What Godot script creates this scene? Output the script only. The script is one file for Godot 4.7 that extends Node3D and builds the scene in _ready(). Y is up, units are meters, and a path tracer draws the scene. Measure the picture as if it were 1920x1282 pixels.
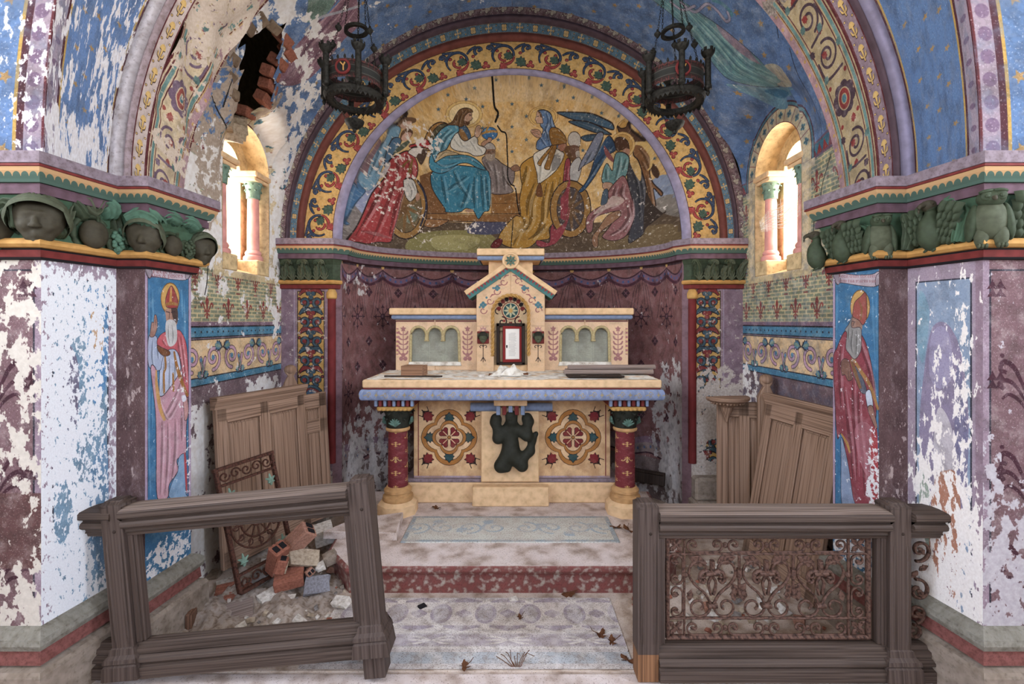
extends Node3D

func _ready() -> void:
	# camera: level, the lens shifted so that the horizon lies above the middle
	var cam := Camera3D.new()
	cam.name = "camera"
	cam.projection = Camera3D.PROJECTION_FRUSTUM
	cam.near = 0.05
	cam.far = 60.0
	cam.size = 0.05 * 1282.0 / FOC
	cam.frustum_offset = Vector2(0, -0.05 * (641.0 - HZN) / FOC)
	cam.position = Vector3(0, EYE, 0)
	add_child(cam)
	cam.current = true
	var env := Environment.new()
	env.background_mode = Environment.BG_SKY
	var sky := Sky.new()
	var sm := ProceduralSkyMaterial.new()
	sm.sky_top_color = Color(0.62, 0.74, 0.92)
	sm.sky_horizon_color = Color(0.9, 0.93, 0.97)
	sm.ground_horizon_color = Color(0.6, 0.62, 0.58)
	sm.ground_bottom_color = Color(0.35, 0.36, 0.3)
	sm.sky_energy_multiplier = 4.0
	sm.ground_energy_multiplier = 3.0
	sky.sky_material = sm
	env.sky = sky
	env.tonemap_mode = Environment.TONE_MAPPER_LINEAR
	env.tonemap_exposure = 0.79
	env.sdfgi_enabled = true
	env.ssao_enabled = true
	env.ssil_enabled = true
	var we := WorldEnvironment.new()
	we.name = "surroundings"
	we.environment = env
	add_child(we)
	# daylight through the windows of the nave behind the camera and of the chancel
	daylight("nave_daylight_left", Vector3(-3.5, 3.4, -0.55), Vector2(1.0, 2.6), Vector3(1, 0, 0), 13.0)
	daylight("nave_daylight_left_rear", Vector3(-3.5, 3.4, 2.1), Vector2(1.0, 2.6), Vector3(1, 0, 0), 13.0)
	daylight("nave_daylight_right", Vector3(3.5, 3.4, -0.55), Vector2(1.0, 2.6), Vector3(-1, 0, 0), 13.0)
	daylight("nave_daylight_right_rear", Vector3(3.5, 3.4, 2.1), Vector2(1.0, 2.6), Vector3(-1, 0, 0), 13.0)
	daylight("nave_daylight_back", Vector3(0, 3.9, 4.5), Vector2(1.6, 1.8), Vector3(0, 0, -1), 9.0)
	daylight("chancel_daylight_left", Vector3(-2.38, 2.66, -3.67), Vector2(0.34, 0.9), Vector3(1, 0, 0), 3.0)
	daylight("chancel_daylight_right", Vector3(2.38, 2.66, -3.67), Vector2(0.34, 0.9), Vector3(-1, 0, 0), 3.0)

	base_textures()
	materials()
	paint_setting()
	build_setting()
	build_piers()
	build_altar()
	build_rails()
	build_lamps()
	build_woodwork()
	build_rubble()

func daylight(called: String, at: Vector3, size: Vector2, way: Vector3, energy: float) -> void:
	var l := AreaLight3D.new()
	l.name = called
	l.area_size = size
	l.area_normalize_energy = true
	l.light_energy = energy
	l.light_color = Color(1.0, 0.985, 0.96)
	l.area_range = 14.0
	l.shadow_enabled = true
	add_child(l)
	l.look_at_from_position(at, at + way, Vector3.UP)

# ---------------------------------------------------------------- helpers: places, nodes
const EYE := 1.7
const FOC := 900.0
const HZN := 603.0
const SPR := 2.428          # springing of all the arches
const HW := 2.02            # half width of the chancel

func P(px: float, py: float, d: float) -> Vector3:
	return Vector3((px - 960.0) * d / FOC, EYE - (py - HZN) * d / FOC, -d)

var names := {}
var M := {}
var TX := {}

func numbered(called: String) -> String:
	var n: int = names.get(called, 0)
	names[called] = n + 1
	return called if n == 0 else "%s_%03d" % [called, n]

func tag(o: Node3D, label: String, category := "", group := "", kind := "") -> Node3D:
	if label: o.set_meta("label", label)
	if category: o.set_meta("category", category)
	if group: o.set_meta("group", group)
	if kind: o.set_meta("kind", kind)
	return o

func thing(called: String, label: String, category: String, at := Vector3.ZERO, group := "") -> Node3D:
	var o := Node3D.new()
	o.name = numbered(called)
	add_child(o)
	o.position = at
	return tag(o, label, category, group)

func obj(called: String, mb, mat: Material, parent: Node3D = null) -> MeshInstance3D:
	var o := MeshInstance3D.new()
	o.mesh = mb if mb is Mesh else mb.done()
	o.material_override = mat
	if parent:
		o.name = called
		parent.add_child(o, true)
	else:
		o.name = numbered(called)
		add_child(o)
	return o

func struct(called: String, mb, mat: Material, label := "", category := "") -> MeshInstance3D:
	var o := obj(called, mb, mat)
	tag(o, label, category, "", "structure")
	return o

func copy_of(o: Node3D, at: Vector3, label := "") -> Node3D:
	var c: Node3D = o.duplicate()
	c.name = numbered(str(o.name).trim_suffix("_000"))
	add_child(c)
	c.position = at
	if label: c.set_meta("label", label)
	return c

# ---------------------------------------------------------------- mesh builder
class MB:
	var st := SurfaceTool.new()
	var g := 1
	var X := Transform3D()
	var n := 0

	func _init() -> void:
		st.begin(Mesh.PRIMITIVE_TRIANGLES)
		st.set_smooth_group(-1)

	func smooth() -> void:
		g += 1
		st.set_smooth_group(g)

	func flat() -> void:
		st.set_smooth_group(-1)

	func v(p: Vector3, uv := Vector2.ZERO) -> void:
		st.set_uv(uv)
		st.add_vertex(X * p)
		n += 1

	func tri(a: Vector3, b: Vector3, c: Vector3, ua := Vector2.ZERO, ub := Vector2.ZERO, uc := Vector2.ZERO) -> void:
		v(a, ua); v(b, ub); v(c, uc)

	func quad(a: Vector3, b: Vector3, c: Vector3, d: Vector3, ua := Vector2(0, 0), ub := Vector2(1, 0), uc := Vector2(1, 1), ud := Vector2(0, 1)) -> void:
		tri(a, b, c, ua, ub, uc)
		tri(a, c, d, ua, uc, ud)

	# a triangle turned so that it faces away from o
	func otri(a: Vector3, b: Vector3, c: Vector3, o: Vector3) -> void:
		if (b - a).cross(c - a).dot((a + b + c) / 3.0 - o) > 0.0:
			tri(a, c, b, Vector2(a.x, a.y), Vector2(c.x, c.y), Vector2(b.x, b.y))
		else:
			tri(a, b, c, Vector2(a.x, a.y), Vector2(b.x, b.y), Vector2(c.x, c.y))

	func oquad(a: Vector3, b: Vector3, c: Vector3, d: Vector3, o: Vector3) -> void:
		otri(a, b, c, o)
		otri(a, c, d, o)

	func box(c: Vector3, s: Vector3, b := 0.004) -> void:
		flat()
		var h := s * 0.5
		b = minf(b, minf(h.x, minf(h.y, h.z)) * 0.6)
		var i := h - Vector3(b, b, b)
		for k in [-1.0, 1.0]:
			oquad(c + Vector3(k * h.x, -i.y, -i.z), c + Vector3(k * h.x, i.y, -i.z), c + Vector3(k * h.x, i.y, i.z), c + Vector3(k * h.x, -i.y, i.z), c)
			oquad(c + Vector3(-i.x, k * h.y, -i.z), c + Vector3(i.x, k * h.y, -i.z), c + Vector3(i.x, k * h.y, i.z), c + Vector3(-i.x, k * h.y, i.z), c)
			oquad(c + Vector3(-i.x, -i.y, k * h.z), c + Vector3(i.x, -i.y, k * h.z), c + Vector3(i.x, i.y, k * h.z), c + Vector3(-i.x, i.y, k * h.z), c)
			for l in [-1.0, 1.0]:
				oquad(c + Vector3(k * h.x, l * i.y, -i.z), c + Vector3(k * h.x, l * i.y, i.z), c + Vector3(k * i.x, l * h.y, i.z), c + Vector3(k * i.x, l * h.y, -i.z), c)
				oquad(c + Vector3(k * h.x, -i.y, l * i.z), c + Vector3(k * h.x, i.y, l * i.z), c + Vector3(k * i.x, i.y, l * h.z), c + Vector3(k * i.x, -i.y, l * h.z), c)
				oquad(c + Vector3(-i.x, k * h.y, l * i.z), c + Vector3(i.x, k * h.y, l * i.z), c + Vector3(i.x, k * i.y, l * h.z), c + Vector3(-i.x, k * i.y, l * h.z), c)
				for m in [-1.0, 1.0]:
					otri(c + Vector3(k * h.x, l * i.y, m * i.z), c + Vector3(k * i.x, l * h.y, m * i.z), c + Vector3(k * i.x, l * i.y, m * h.z), c)

	# rows of points; uvs alike, or none
	func surf(rows: Array, uvs := []) -> void:
		smooth()
		var bare := uvs.is_empty()
		for i in rows.size() - 1:
			var r = rows[i]
			var q = rows[i + 1]
			for j in r.size() - 1:
				if bare:
					quad(r[j], r[j + 1], q[j + 1], q[j])
				else:
					quad(r[j], r[j + 1], q[j + 1], q[j], uvs[i][j], uvs[i][j + 1], uvs[i + 1][j + 1], uvs[i + 1][j])

	# profile: (radius, height) from the bottom up; bends past 35 degrees stay sharp
	func lathe(pr: Array, seg := 24, base := Vector3.ZERO, arc := TAU, from := 0.0) -> void:
		smooth()
		for i in pr.size() - 1:
			if i > 0:
				var a: Vector2 = pr[i] - pr[i - 1]
				var b: Vector2 = pr[i + 1] - pr[i]
				if absf(a.angle_to(b)) > 0.6: smooth()
			for j in seg:
				var t0 := from + arc * j / seg
				var t1 := from + arc * (j + 1) / seg
				var p = pr[i]
				var q = pr[i + 1]
				quad(base + Vector3(p.x * cos(t0), p.y, p.x * sin(t0)), base + Vector3(p.x * cos(t1), p.y, p.x * sin(t1)), base + Vector3(q.x * cos(t1), q.y, q.x * sin(t1)), base + Vector3(q.x * cos(t0), q.y, q.x * sin(t0)),
					Vector2(float(j) / seg, -p.y), Vector2(float(j + 1) / seg, -p.y), Vector2(float(j + 1) / seg, -q.y), Vector2(float(j) / seg, -q.y))

	# radius may be a number or one per point; squash flattens along the third axis
	func tube(pts: Array, r, seg := 8, closed := false, squash := Vector2.ONE, upv := Vector3.UP) -> void:
		smooth()
		var m := pts.size()
		if m < 2: return
		var rings := []
		for i in m:
			var a: Vector3 = pts[(i - 1 + m) % m] if closed else pts[maxi(i - 1, 0)]
			var b: Vector3 = pts[(i + 1) % m] if closed else pts[mini(i + 1, m - 1)]
			var t := (b - a).normalized()
			var u := upv
			if absf(t.dot(u)) > 0.97: u = Vector3.RIGHT if absf(t.x) < 0.9 else Vector3.BACK
			var s := t.cross(u).normalized()
			u = s.cross(t).normalized()
			var rr: float = r[i] if r is Array else r
			var ring := []
			for k in seg + 1:
				var f := TAU * (k % seg) / seg
				ring.append(pts[i] + s * (cos(f) * rr * squash.x) + u * (sin(f) * rr * squash.y))
			rings.append(ring)
		if closed: rings.append(rings[0])
		surf(rings)
		if not closed:
			flat()
			for k in seg:
				tri(pts[0], rings[0][k], rings[0][k + 1])
				tri(pts[m - 1], rings[m - 1][k + 1], rings[m - 1][k])

	# a level path with mitred corners; profile points are (outwards, height); side is +1 or -1
	func sweep(path: Array, pr: Array, side := 1.0, ends := true) -> void:
		var m := path.size()
		var offs := []
		for i in m:
			var a: Vector3 = path[maxi(i - 1, 0)]
			var b: Vector3 = path[mini(i + 1, m - 1)]
			var c: Vector3 = path[i]
			var n0 := (c - a) if i > 0 else (b - c)
			var n1 := (b - c) if i < m - 1 else (c - a)
			n0 = Vector3(-n0.z, 0, n0.x).normalized() * side
			n1 = Vector3(-n1.z, 0, n1.x).normalized() * side
			var h := (n0 + n1)
			h = h / maxf(h.dot(n0), 0.3)
			offs.append(h)
		var dist := [0.0]
		for i in range(1, m):
			dist.append(dist[i - 1] + (path[i] - path[i - 1]).length())
		for k in pr.size() - 1:
			for i in m - 1:
				var straight: bool = true
				if i > 0 and i < m - 1:
					straight = (path[i] - path[i - 1]).normalized().dot((path[i + 1] - path[i]).normalized()) > 0.95
				if i == 0 or not straight: smooth()
				var p0: Vector3 = path[i] + offs[i] * pr[k].x + Vector3(0, pr[k].y, 0)
				var p1: Vector3 = path[i + 1] + offs[i + 1] * pr[k].x + Vector3(0, pr[k].y, 0)
				var q0: Vector3 = path[i] + offs[i] * pr[k + 1].x + Vector3(0, pr[k + 1].y, 0)
				var q1: Vector3 = path[i + 1] + offs[i + 1] * pr[k + 1].x + Vector3(0, pr[k + 1].y, 0)
				var v0 := float(k) / (pr.size() - 1)
				var v1 := float(k + 1) / (pr.size() - 1)
				quad(p0, p1, q1, q0, Vector2(dist[i], v0), Vector2(dist[i + 1], v0), Vector2(dist[i + 1], v1), Vector2(dist[i], v1))
		if ends:
			flat()
			for i in [0, m - 1]:
				for k in range(1, pr.size() - 1):
					tri(path[i] + offs[i] * pr[0].x + Vector3(0, pr[0].y, 0), path[i] + offs[i] * pr[k].x + Vector3(0, pr[k].y, 0), path[i] + offs[i] * pr[k + 1].x + Vector3(0, pr[k + 1].y, 0))

	# an outline in x, y pushed from z0 to z1, its front edge (z1) bevelled
	func prism(outline: PackedVector2Array, z0: float, z1: float, bevel := 0.0, uvs := Rect2(0, 0, 1, 1)) -> void:
		flat()
		if Geometry2D.is_polygon_clockwise(outline): outline.reverse()
		var ins := PackedVector2Array()
		var m := outline.size()
		for i in m:
			var e0 := (outline[i] - outline[(i - 1 + m) % m]).normalized()
			var e1 := (outline[(i + 1) % m] - outline[i]).normalized()
			var nn := Vector2(-e0.y, e0.x) + Vector2(-e1.y, e1.x)
			nn = nn / maxf(nn.dot(Vector2(-e0.y, e0.x)), 0.4)
			ins.append(outline[i] + nn * bevel)
		var ix := Geometry2D.triangulate_polygon(outline)
		for i in range(0, ix.size(), 3):
			var a := ix[i]; var b := ix[i + 1]; var c := ix[i + 2]
			if (outline[b] - outline[a]).cross(outline[c] - outline[a]) > 0.0:
				var t := b; b = c; c = t
			var f := func(q: Vector2) -> Vector2: return Vector2((q.x - uvs.position.x) / uvs.size.x, 1.0 - (q.y - uvs.position.y) / uvs.size.y)
			tri(Vector3(ins[a].x, ins[a].y, z1), Vector3(ins[b].x, ins[b].y, z1), Vector3(ins[c].x, ins[c].y, z1), f.call(ins[a]), f.call(ins[b]), f.call(ins[c]))
			tri(Vector3(outline[a].x, outline[a].y, z0), Vector3(outline[c].x, outline[c].y, z0), Vector3(outline[b].x, outline[b].y, z0))
		var zb := z1 - bevel if z1 > z0 else z1 + bevel
		for i in m:
			var j := (i + 1) % m
			quad(Vector3(outline[i].x, outline[i].y, z0), Vector3(outline[i].x, outline[i].y, zb), Vector3(outline[j].x, outline[j].y, zb), Vector3(outline[j].x, outline[j].y, z0))
			if bevel > 0.0:
				quad(Vector3(outline[i].x, outline[i].y, zb), Vector3(ins[i].x, ins[i].y, z1), Vector3(ins[j].x, ins[j].y, z1), Vector3(outline[j].x, outline[j].y, zb))

	func ball(c: Vector3, r: Vector3, nu := 12, nv := 8, b := Basis()) -> void:
		var rows := []
		for i in nv + 1:
			var t := PI * i / nv
			var row := []
			for j in nu + 1:
				var f := TAU * (j % nu) / nu
				row.append(c + b * Vector3(r.x * sin(t) * cos(f), r.y * cos(t), r.z * sin(t) * sin(f)))
			rows.append(row)
		surf(rows)

	func done() -> ArrayMesh:
		st.generate_normals()
		return st.commit()

# ---------------------------------------------------------------- painting with spans
class Canvas:
	var im: Image
	var w: int
	var h: int
	var x0: float
	var y0: float
	var kx: float
	var ky: float
	var ss := 2
	var T := Transform2D()
	var unit := 1.0           # of stroke widths, where a design is mapped
	var yup := false
	var mapf = null          # turns a point of a design into a point of the surface

	# covers x0..x1 by y0..y1 (y0 is the top row) with w by h pixels
	func _init(pw: int, ph: int, ax: float, ay: float, bx: float, by: float, bg: Color, s := 2) -> void:
		ss = s
		w = pw * ss
		h = ph * ss
		im = Image.create(w, h, false, Image.FORMAT_RGBA8)
		im.fill(bg)
		x0 = ax; y0 = ay
		kx = w / (bx - ax)
		ky = h / (by - ay)

	func to(p: Vector2) -> Vector2:
		p = T * p
		if mapf != null: p = mapf.call(p)
		return Vector2((p.x - x0) * kx, (p.y - y0) * ky)

	func fill_px(cs: Array, col: Color) -> void:
		var lo := h
		var hi := 0
		for c in cs:
			for p in c:
				lo = mini(lo, floori(p.y))
				hi = maxi(hi, ceili(p.y))
		lo = maxi(lo, 0)
		hi = mini(hi, h)
		if hi <= lo: return
		var rows := []
		for i in hi - lo: rows.append([])
		for c in cs:
			var m: int = c.size()
			for i in m:
				var a: Vector2 = c[i]
				var b: Vector2 = c[(i + 1) % m]
				if a.y > b.y:
					var t := a; a = b; b = t
				var ya := maxi(ceili(a.y - 0.5), lo)
				var yb := mini(ceili(b.y - 0.5), hi)
				if yb <= ya: continue
				var k := (b.x - a.x) / (b.y - a.y)
				var x := a.x + (ya + 0.5 - a.y) * k
				for y in range(ya, yb):
					rows[y - lo].append(x)
					x += k
		var solid: Image
		if col.a < 0.995:
			solid = Image.create(w, 1, false, Image.FORMAT_RGBA8)
			solid.fill(col)
		for y in rows.size():
			var r: Array = rows[y]
			if r.size() > 2: r.sort()
			elif r.size() == 2 and r[0] > r[1]: r.reverse()
			for i in range(0, r.size() - 1, 2):
				var a := maxi(roundi(r[i]), 0)
				var b := mini(roundi(r[i + 1]), w)
				if b > a:
					if solid: im.blend_rect(solid, Rect2i(0, 0, b - a, 1), Vector2i(a, y + lo))
					else: im.fill_rect(Rect2i(a, y + lo, b - a, 1), col)

	func poly(pts, col: Color) -> void:
		var q := PackedVector2Array()
		for p in pts: q.append(to(p))
		fill_px([q], col)

	func rect(ax: float, ay: float, bx: float, by: float, col: Color) -> void:
		poly([Vector2(ax, ay), Vector2(bx, ay), Vector2(bx, by), Vector2(ax, by)], col)

	# widths in units of the surface
	func stroke(pts, width: float, col: Color, closed := false) -> void:
		var q := PackedVector2Array()
		for p in pts: q.append(to(p))
		if q.size() < 2: return
		if closed: q.append(q[0])
		for c in Geometry2D.offset_polyline(q, maxf(width * unit * sqrt(absf(kx * ky)) * absf(T.get_scale().x) * 0.5, 0.6), Geometry2D.JOIN_ROUND, Geometry2D.END_ROUND):
			hold.append(c)
		fill_px(hold, col)
		hold.clear()
	var hold := []

	# a stroke whose width goes w0 .. wm .. w1
	func taper(pts, w0: float, wm: float, w1: float, col: Color) -> void:
		var l := []
		var r := []
		var m: int = pts.size()
		for i in m:
			var a: Vector2 = pts[maxi(i - 1, 0)]
			var b: Vector2 = pts[mini(i + 1, m - 1)]
			var nn := (b - a).normalized().orthogonal()
			var t := float(i) / (m - 1)
			var ww := lerpf(w0, wm, t * 2.0) if t < 0.5 else lerpf(wm, w1, t * 2.0 - 1.0)
			l.append(pts[i] + nn * ww * 0.5)
			r.append(pts[i] - nn * ww * 0.5)
		r.reverse()
		poly(l + r, col)

	func disc(c: Vector2, r: float, col: Color, ry := -1.0) -> void:
		var q := []
		for i in 20: q.append(c + Vector2(cos(TAU * i / 20) * r, sin(TAU * i / 20) * (r if ry < 0 else ry)))
		poly(q, col)

	func ring(c: Vector2, r: float, width: float, col: Color) -> void:
		var q := PackedVector2Array()
		var s := PackedVector2Array()
		for i in 40:
			var u := Vector2(cos(TAU * i / 40), sin(TAU * i / 40))
			q.append(to(c + u * (r + width * 0.5)))
			s.append(to(c + u * (r - width * 0.5)))
		fill_px([q, s], col)

	func nums(s: String) -> Array:
		var f := s.split_floats(" ", false)
		var q := []
		for i in range(0, f.size() - 1, 2): q.append(Vector2(f[i], f[i + 1]))
		return q

	static func curve(q: Array, closed: bool, n := 5) -> Array:
		var o := []
		var m := q.size()
		for i in (m if closed else m - 1):
			var a: Vector2 = q[(i - 1 + m) % m] if closed else q[maxi(i - 1, 0)]
			var b: Vector2 = q[i]
			var c: Vector2 = q[(i + 1) % m]
			var d: Vector2 = q[(i + 2) % m] if closed else q[mini(i + 2, m - 1)]
			for k in n: o.append(b.cubic_interpolate(c, a, d, float(k) / n))
		if not closed: o.append(q[m - 1])
		return o

	func sh(s: String, col: Color) -> void: poly(curve(nums(s), true), col)
	func pg(s: String, col: Color) -> void: poly(nums(s), col)
	func ln(s: String, width: float, col: Color) -> void: stroke(curve(nums(s), false), width, col)
	func tp(s: String, w0: float, wm: float, w1: float, col: Color) -> void: taper(curve(nums(s), false), w0, wm, w1, col)
	# a filled shape with a darker line round it
	func so(s: String, col: Color, width: float, line: Color) -> void:
		var q := curve(nums(s), true)
		poly(q, col)
		stroke(q, width, line, true)

	# ---- motifs, drawn at the origin of the transform at
	func at(p: Vector2, size := 1.0, turn := 0.0, flip := false) -> void:
		T = Transform2D(turn, p) * Transform2D(0.0, Vector2(-size if flip else size, -size if yup else size), 0.0, Vector2.ZERO)
	func home() -> void: T = Transform2D()

	func star(p: Vector2, r: float, col: Color, points := 5, inner := 0.42, turn := 0.0) -> void:
		var q := []
		for i in points * 2:
			var rr := r if i % 2 == 0 else r * inner
			q.append(p + Vector2(sin(TAU * i / (points * 2) + turn), -cos(TAU * i / (points * 2) + turn)) * rr)
		poly(q, col)

	func trefoil(p: Vector2, r: float, col: Color, lobes := 3, turn := 0.0) -> void:
		for i in lobes: disc(p + Vector2(sin(TAU * i / lobes + turn), -cos(TAU * i / lobes + turn)) * r * 0.55, r * 0.48, col)

	func cross(p: Vector2, r: float, col: Color, turn := 0.0) -> void:
		for i in 4:
			var u := Vector2.RIGHT.rotated(turn + i * PI / 2)
			var o := u.orthogonal()
			poly([p - o * r * 0.1, p + u * r - o * r * 0.13, p + u * r + o * r * 0.13, p + o * r * 0.1], col)
			poly([p + u * r * 0.62 - o * r * 0.34, p + u * r * 0.8 - o * r * 0.34, p + u * r * 0.8 + o * r * 0.34, p + u * r * 0.62 + o * r * 0.34], col)

	# a lily one unit high standing on the origin, y down
	func lily(col: Color) -> void:
		sh("0 -1 .11 -.78 .06 -.55 .04 -.36 -.04 -.36 -.06 -.55 -.11 -.78", col)
		for k in [-1.0, 1.0]:
			var q := []
			for p in nums(".05 -.36 .16 -.5 .22 -.68 .36 -.74 .46 -.64 .42 -.52 .34 -.5 .36 -.6 .3 -.64 .25 -.52 .18 -.4 .1 -.33"): q.append(Vector2(p.x * k, p.y))
			poly(q, col)
			poly([Vector2(.03 * k, -.26), Vector2(.16 * k, -.2), Vector2(.2 * k, -.08), Vector2(.1 * k, -.14)], col)
		poly([Vector2(-.2, -.36), Vector2(.2, -.36), Vector2(.2, -.3), Vector2(-.2, -.3)], col)
		poly([Vector2(-.04, -.3), Vector2(.04, -.3), Vector2(.07, 0), Vector2(-.07, 0)], col)

	# a spiral from the outside in; r0 at angle a0
	static func spiral(c: Vector2, r0: float, r1: float, a0: float, sweep: float) -> Array:
		var q := []
		var m := maxi(10, int(absf(sweep) * 5))
		for i in m + 1:
			var t := float(i) / m
			q.append(c + Vector2.from_angle(a0 + sweep * t) * lerpf(r0, r1, t))
		return q

	# a lobed leaf from the origin to (1, 0)
	func leaf(col: Color, vein := Color(0, 0, 0, 0)) -> void:
		pg("0 -.05 .18 -.2 .14 -.4 .36 -.3 .44 -.46 .6 -.3 .68 -.36 .8 -.16 1 0 .8 .16 .68 .36 .6 .3 .44 .46 .36 .3 .14 .4 .18 .2 0 .05", col)
		if vein.a > 0: taper([Vector2(0, 0), Vector2(.4, 0), Vector2(.8, 0)], .05, .04, .01, vein)

	func finish() -> Image:
		if ss > 1: im.resize(w / ss, h / ss, Image.INTERPOLATE_TRILINEAR if ss > 2 else Image.INTERPOLATE_BILINEAR)
		return im

# ---------------------------------------------------------------- textures and materials
func noise_bytes(w: int, h: int, sd: int, freq: float, octaves := 4) -> PackedByteArray:
	var n := FastNoiseLite.new()
	n.seed = sd
	n.noise_type = FastNoiseLite.TYPE_SIMPLEX_SMOOTH
	n.frequency = freq
	n.fractal_octaves = octaves
	n.fractal_gain = 0.66
	return n.get_image(w, h, false, false, true).get_data()

func noise_image(w: int, h: int, sd: int, freq: float, octaves := 4) -> Image:
	return Image.create_from_data(w, h, false, Image.FORMAT_L8, noise_bytes(w, h, sd, freq, octaves))

# paint that has come away: where noise and mask together pass thr, bare plaster shows
func wear(im: Image, sd: int, freq: float, thr: float, a: Color, b: Color, mask: Image = null, octaves := 6, fringe := 12.0, stretch := 1.0) -> void:
	var w := im.get_width()
	var h := im.get_height()
	var ni := noise_image(w, maxi(8, int(h / stretch)), sd, freq, octaves)
	if stretch != 1.0: ni.resize(w, h, Image.INTERPOLATE_CUBIC)
	var n := ni.get_data()
	var n2 := noise_bytes(w, h, sd + 7, freq * 3.0, 3)
	var d := im.get_data()
	var mk := PackedByteArray()
	if mask:
		mask.convert(Image.FORMAT_L8)
		if mask.get_width() != w or mask.get_height() != h: mask.resize(w, h, Image.INTERPOLATE_BILINEAR)
		mk = mask.get_data()
	var has := mask != null
	var ar := a.r * 255.0; var ag := a.g * 255.0; var ab := a.b * 255.0
	var dr := (b.r - a.r); var dg := (b.g - a.g); var db := (b.b - a.b)
	var o := 0
	for i in w * h:
		var t: float = n[i] - thr
		if has: t += mk[i] - 128.0
		if t > 0.0:
			var q: float = n2[i]
			var f := minf(t / fringe, 1.0)
			d[o] = int(lerpf(d[o], ar + dr * q, f))
			d[o + 1] = int(lerpf(d[o + 1], ag + dg * q, f))
			d[o + 2] = int(lerpf(d[o + 2], ab + db * q, f))
		o += 4
	im.set_data(w, h, false, Image.FORMAT_RGBA8, d)

# a tile of one colour whose alpha is noise, laid over a picture to make its tone uneven
var veils := {}
func veil(im: Image, col: Color, sd: int, freq: float, lo: float, hi: float, amount: float) -> void:
	var key := "%s %d %s %s %s %s" % [col, sd, freq, lo, hi, amount]
	var s := 512
	if not veils.has(key):
		var fn := FastNoiseLite.new()
		fn.seed = sd
		fn.noise_type = FastNoiseLite.TYPE_SIMPLEX_SMOOTH
		fn.frequency = freq
		fn.fractal_gain = 0.6
		var n := fn.get_seamless_image(s, s).get_data()
		var d := PackedByteArray()
		d.resize(s * s * 4)
		var r := int(col.r * 255); var g := int(col.g * 255); var b := int(col.b * 255)
		var o := 0
		for i in s * s:
			d[o] = r; d[o + 1] = g; d[o + 2] = b
			d[o + 3] = int(clampf((n[i] / 255.0 - lo) / (hi - lo), 0.0, 1.0) * amount * 255.0)
			o += 4
		veils[key] = Image.create_from_data(s, s, false, Image.FORMAT_RGBA8, d)
	for y in range(0, im.get_height(), s):
		for x in range(0, im.get_width(), s):
			im.blend_rect(veils[key], Rect2i(0, 0, s, s), Vector2i(x, y))

func age(im: Image, sd := 3, k := 1.0) -> void:
	veil(im, Color(0.12, 0.1, 0.09), sd, 0.012, 0.45, 0.9, 0.26 * k)
	veil(im, Color(0.88, 0.85, 0.82), sd + 1, 0.02, 0.5, 0.9, 0.26 * k)
	veil(im, Color(0.1, 0.08, 0.08), sd + 2, 0.12, 0.5, 0.85, 0.16 * k)
	veil(im, Color(0.9, 0.88, 0.86), sd + 3, 0.2, 0.72, 0.8, 0.4 * k)

# noise through a ramp of colours; a wide picture of few rows stretched makes grain
func ramp_image(w: int, h: int, sd: int, freq: float, octaves: int, cols: Array, sx := 1, sy := 1) -> Image:
	var fn := FastNoiseLite.new()
	fn.seed = sd
	fn.noise_type = FastNoiseLite.TYPE_SIMPLEX_SMOOTH
	fn.frequency = freq
	fn.fractal_octaves = octaves
	var n := fn.get_seamless_image(w / sx, h / sy)
	if sx > 1 or sy > 1: n.resize(w, h, Image.INTERPOLATE_CUBIC)
	var b := n.get_data()
	var lut := PackedByteArray()
	for i in 256:
		var t := i / 255.0 * (cols.size() - 1)
		var k := mini(int(t), cols.size() - 2)
		var c: Color = cols[k].lerp(cols[k + 1], t - k)
		lut.append(int(c.r * 255)); lut.append(int(c.g * 255)); lut.append(int(c.b * 255))
	var d := PackedByteArray()
	d.resize(w * h * 4)
	var o := 0
	for i in w * h:
		var q := b[i] * 3
		d[o] = lut[q]; d[o + 1] = lut[q + 1]; d[o + 2] = lut[q + 2]; d[o + 3] = 255
		o += 4
	return Image.create_from_data(w, h, false, Image.FORMAT_RGBA8, d)

func tex(im: Image) -> ImageTexture:
	return ImageTexture.create_from_image(im)

func painted(im: Image, rough := 0.85) -> StandardMaterial3D:
	var m := StandardMaterial3D.new()
	im.adjust_bcs(1.0, 1.0, 0.76)
	m.albedo_texture = tex(im)
	m.roughness = rough
	m.metallic_specular = 0.3
	m.texture_repeat = true
	return m

func plain(col: Color, rough := 0.8, which := "grime", scale := Vector3.ONE, metal := 0.0) -> StandardMaterial3D:
	var m := StandardMaterial3D.new()
	m.albedo_color = col
	m.roughness = rough
	m.metallic = metal
	m.metallic_specular = 0.35
	if which:
		m.albedo_texture = TX[which]
		m.uv1_triplanar = true
		m.uv1_scale = scale
		m.uv1_triplanar_sharpness = 4.0
	return m

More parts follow.
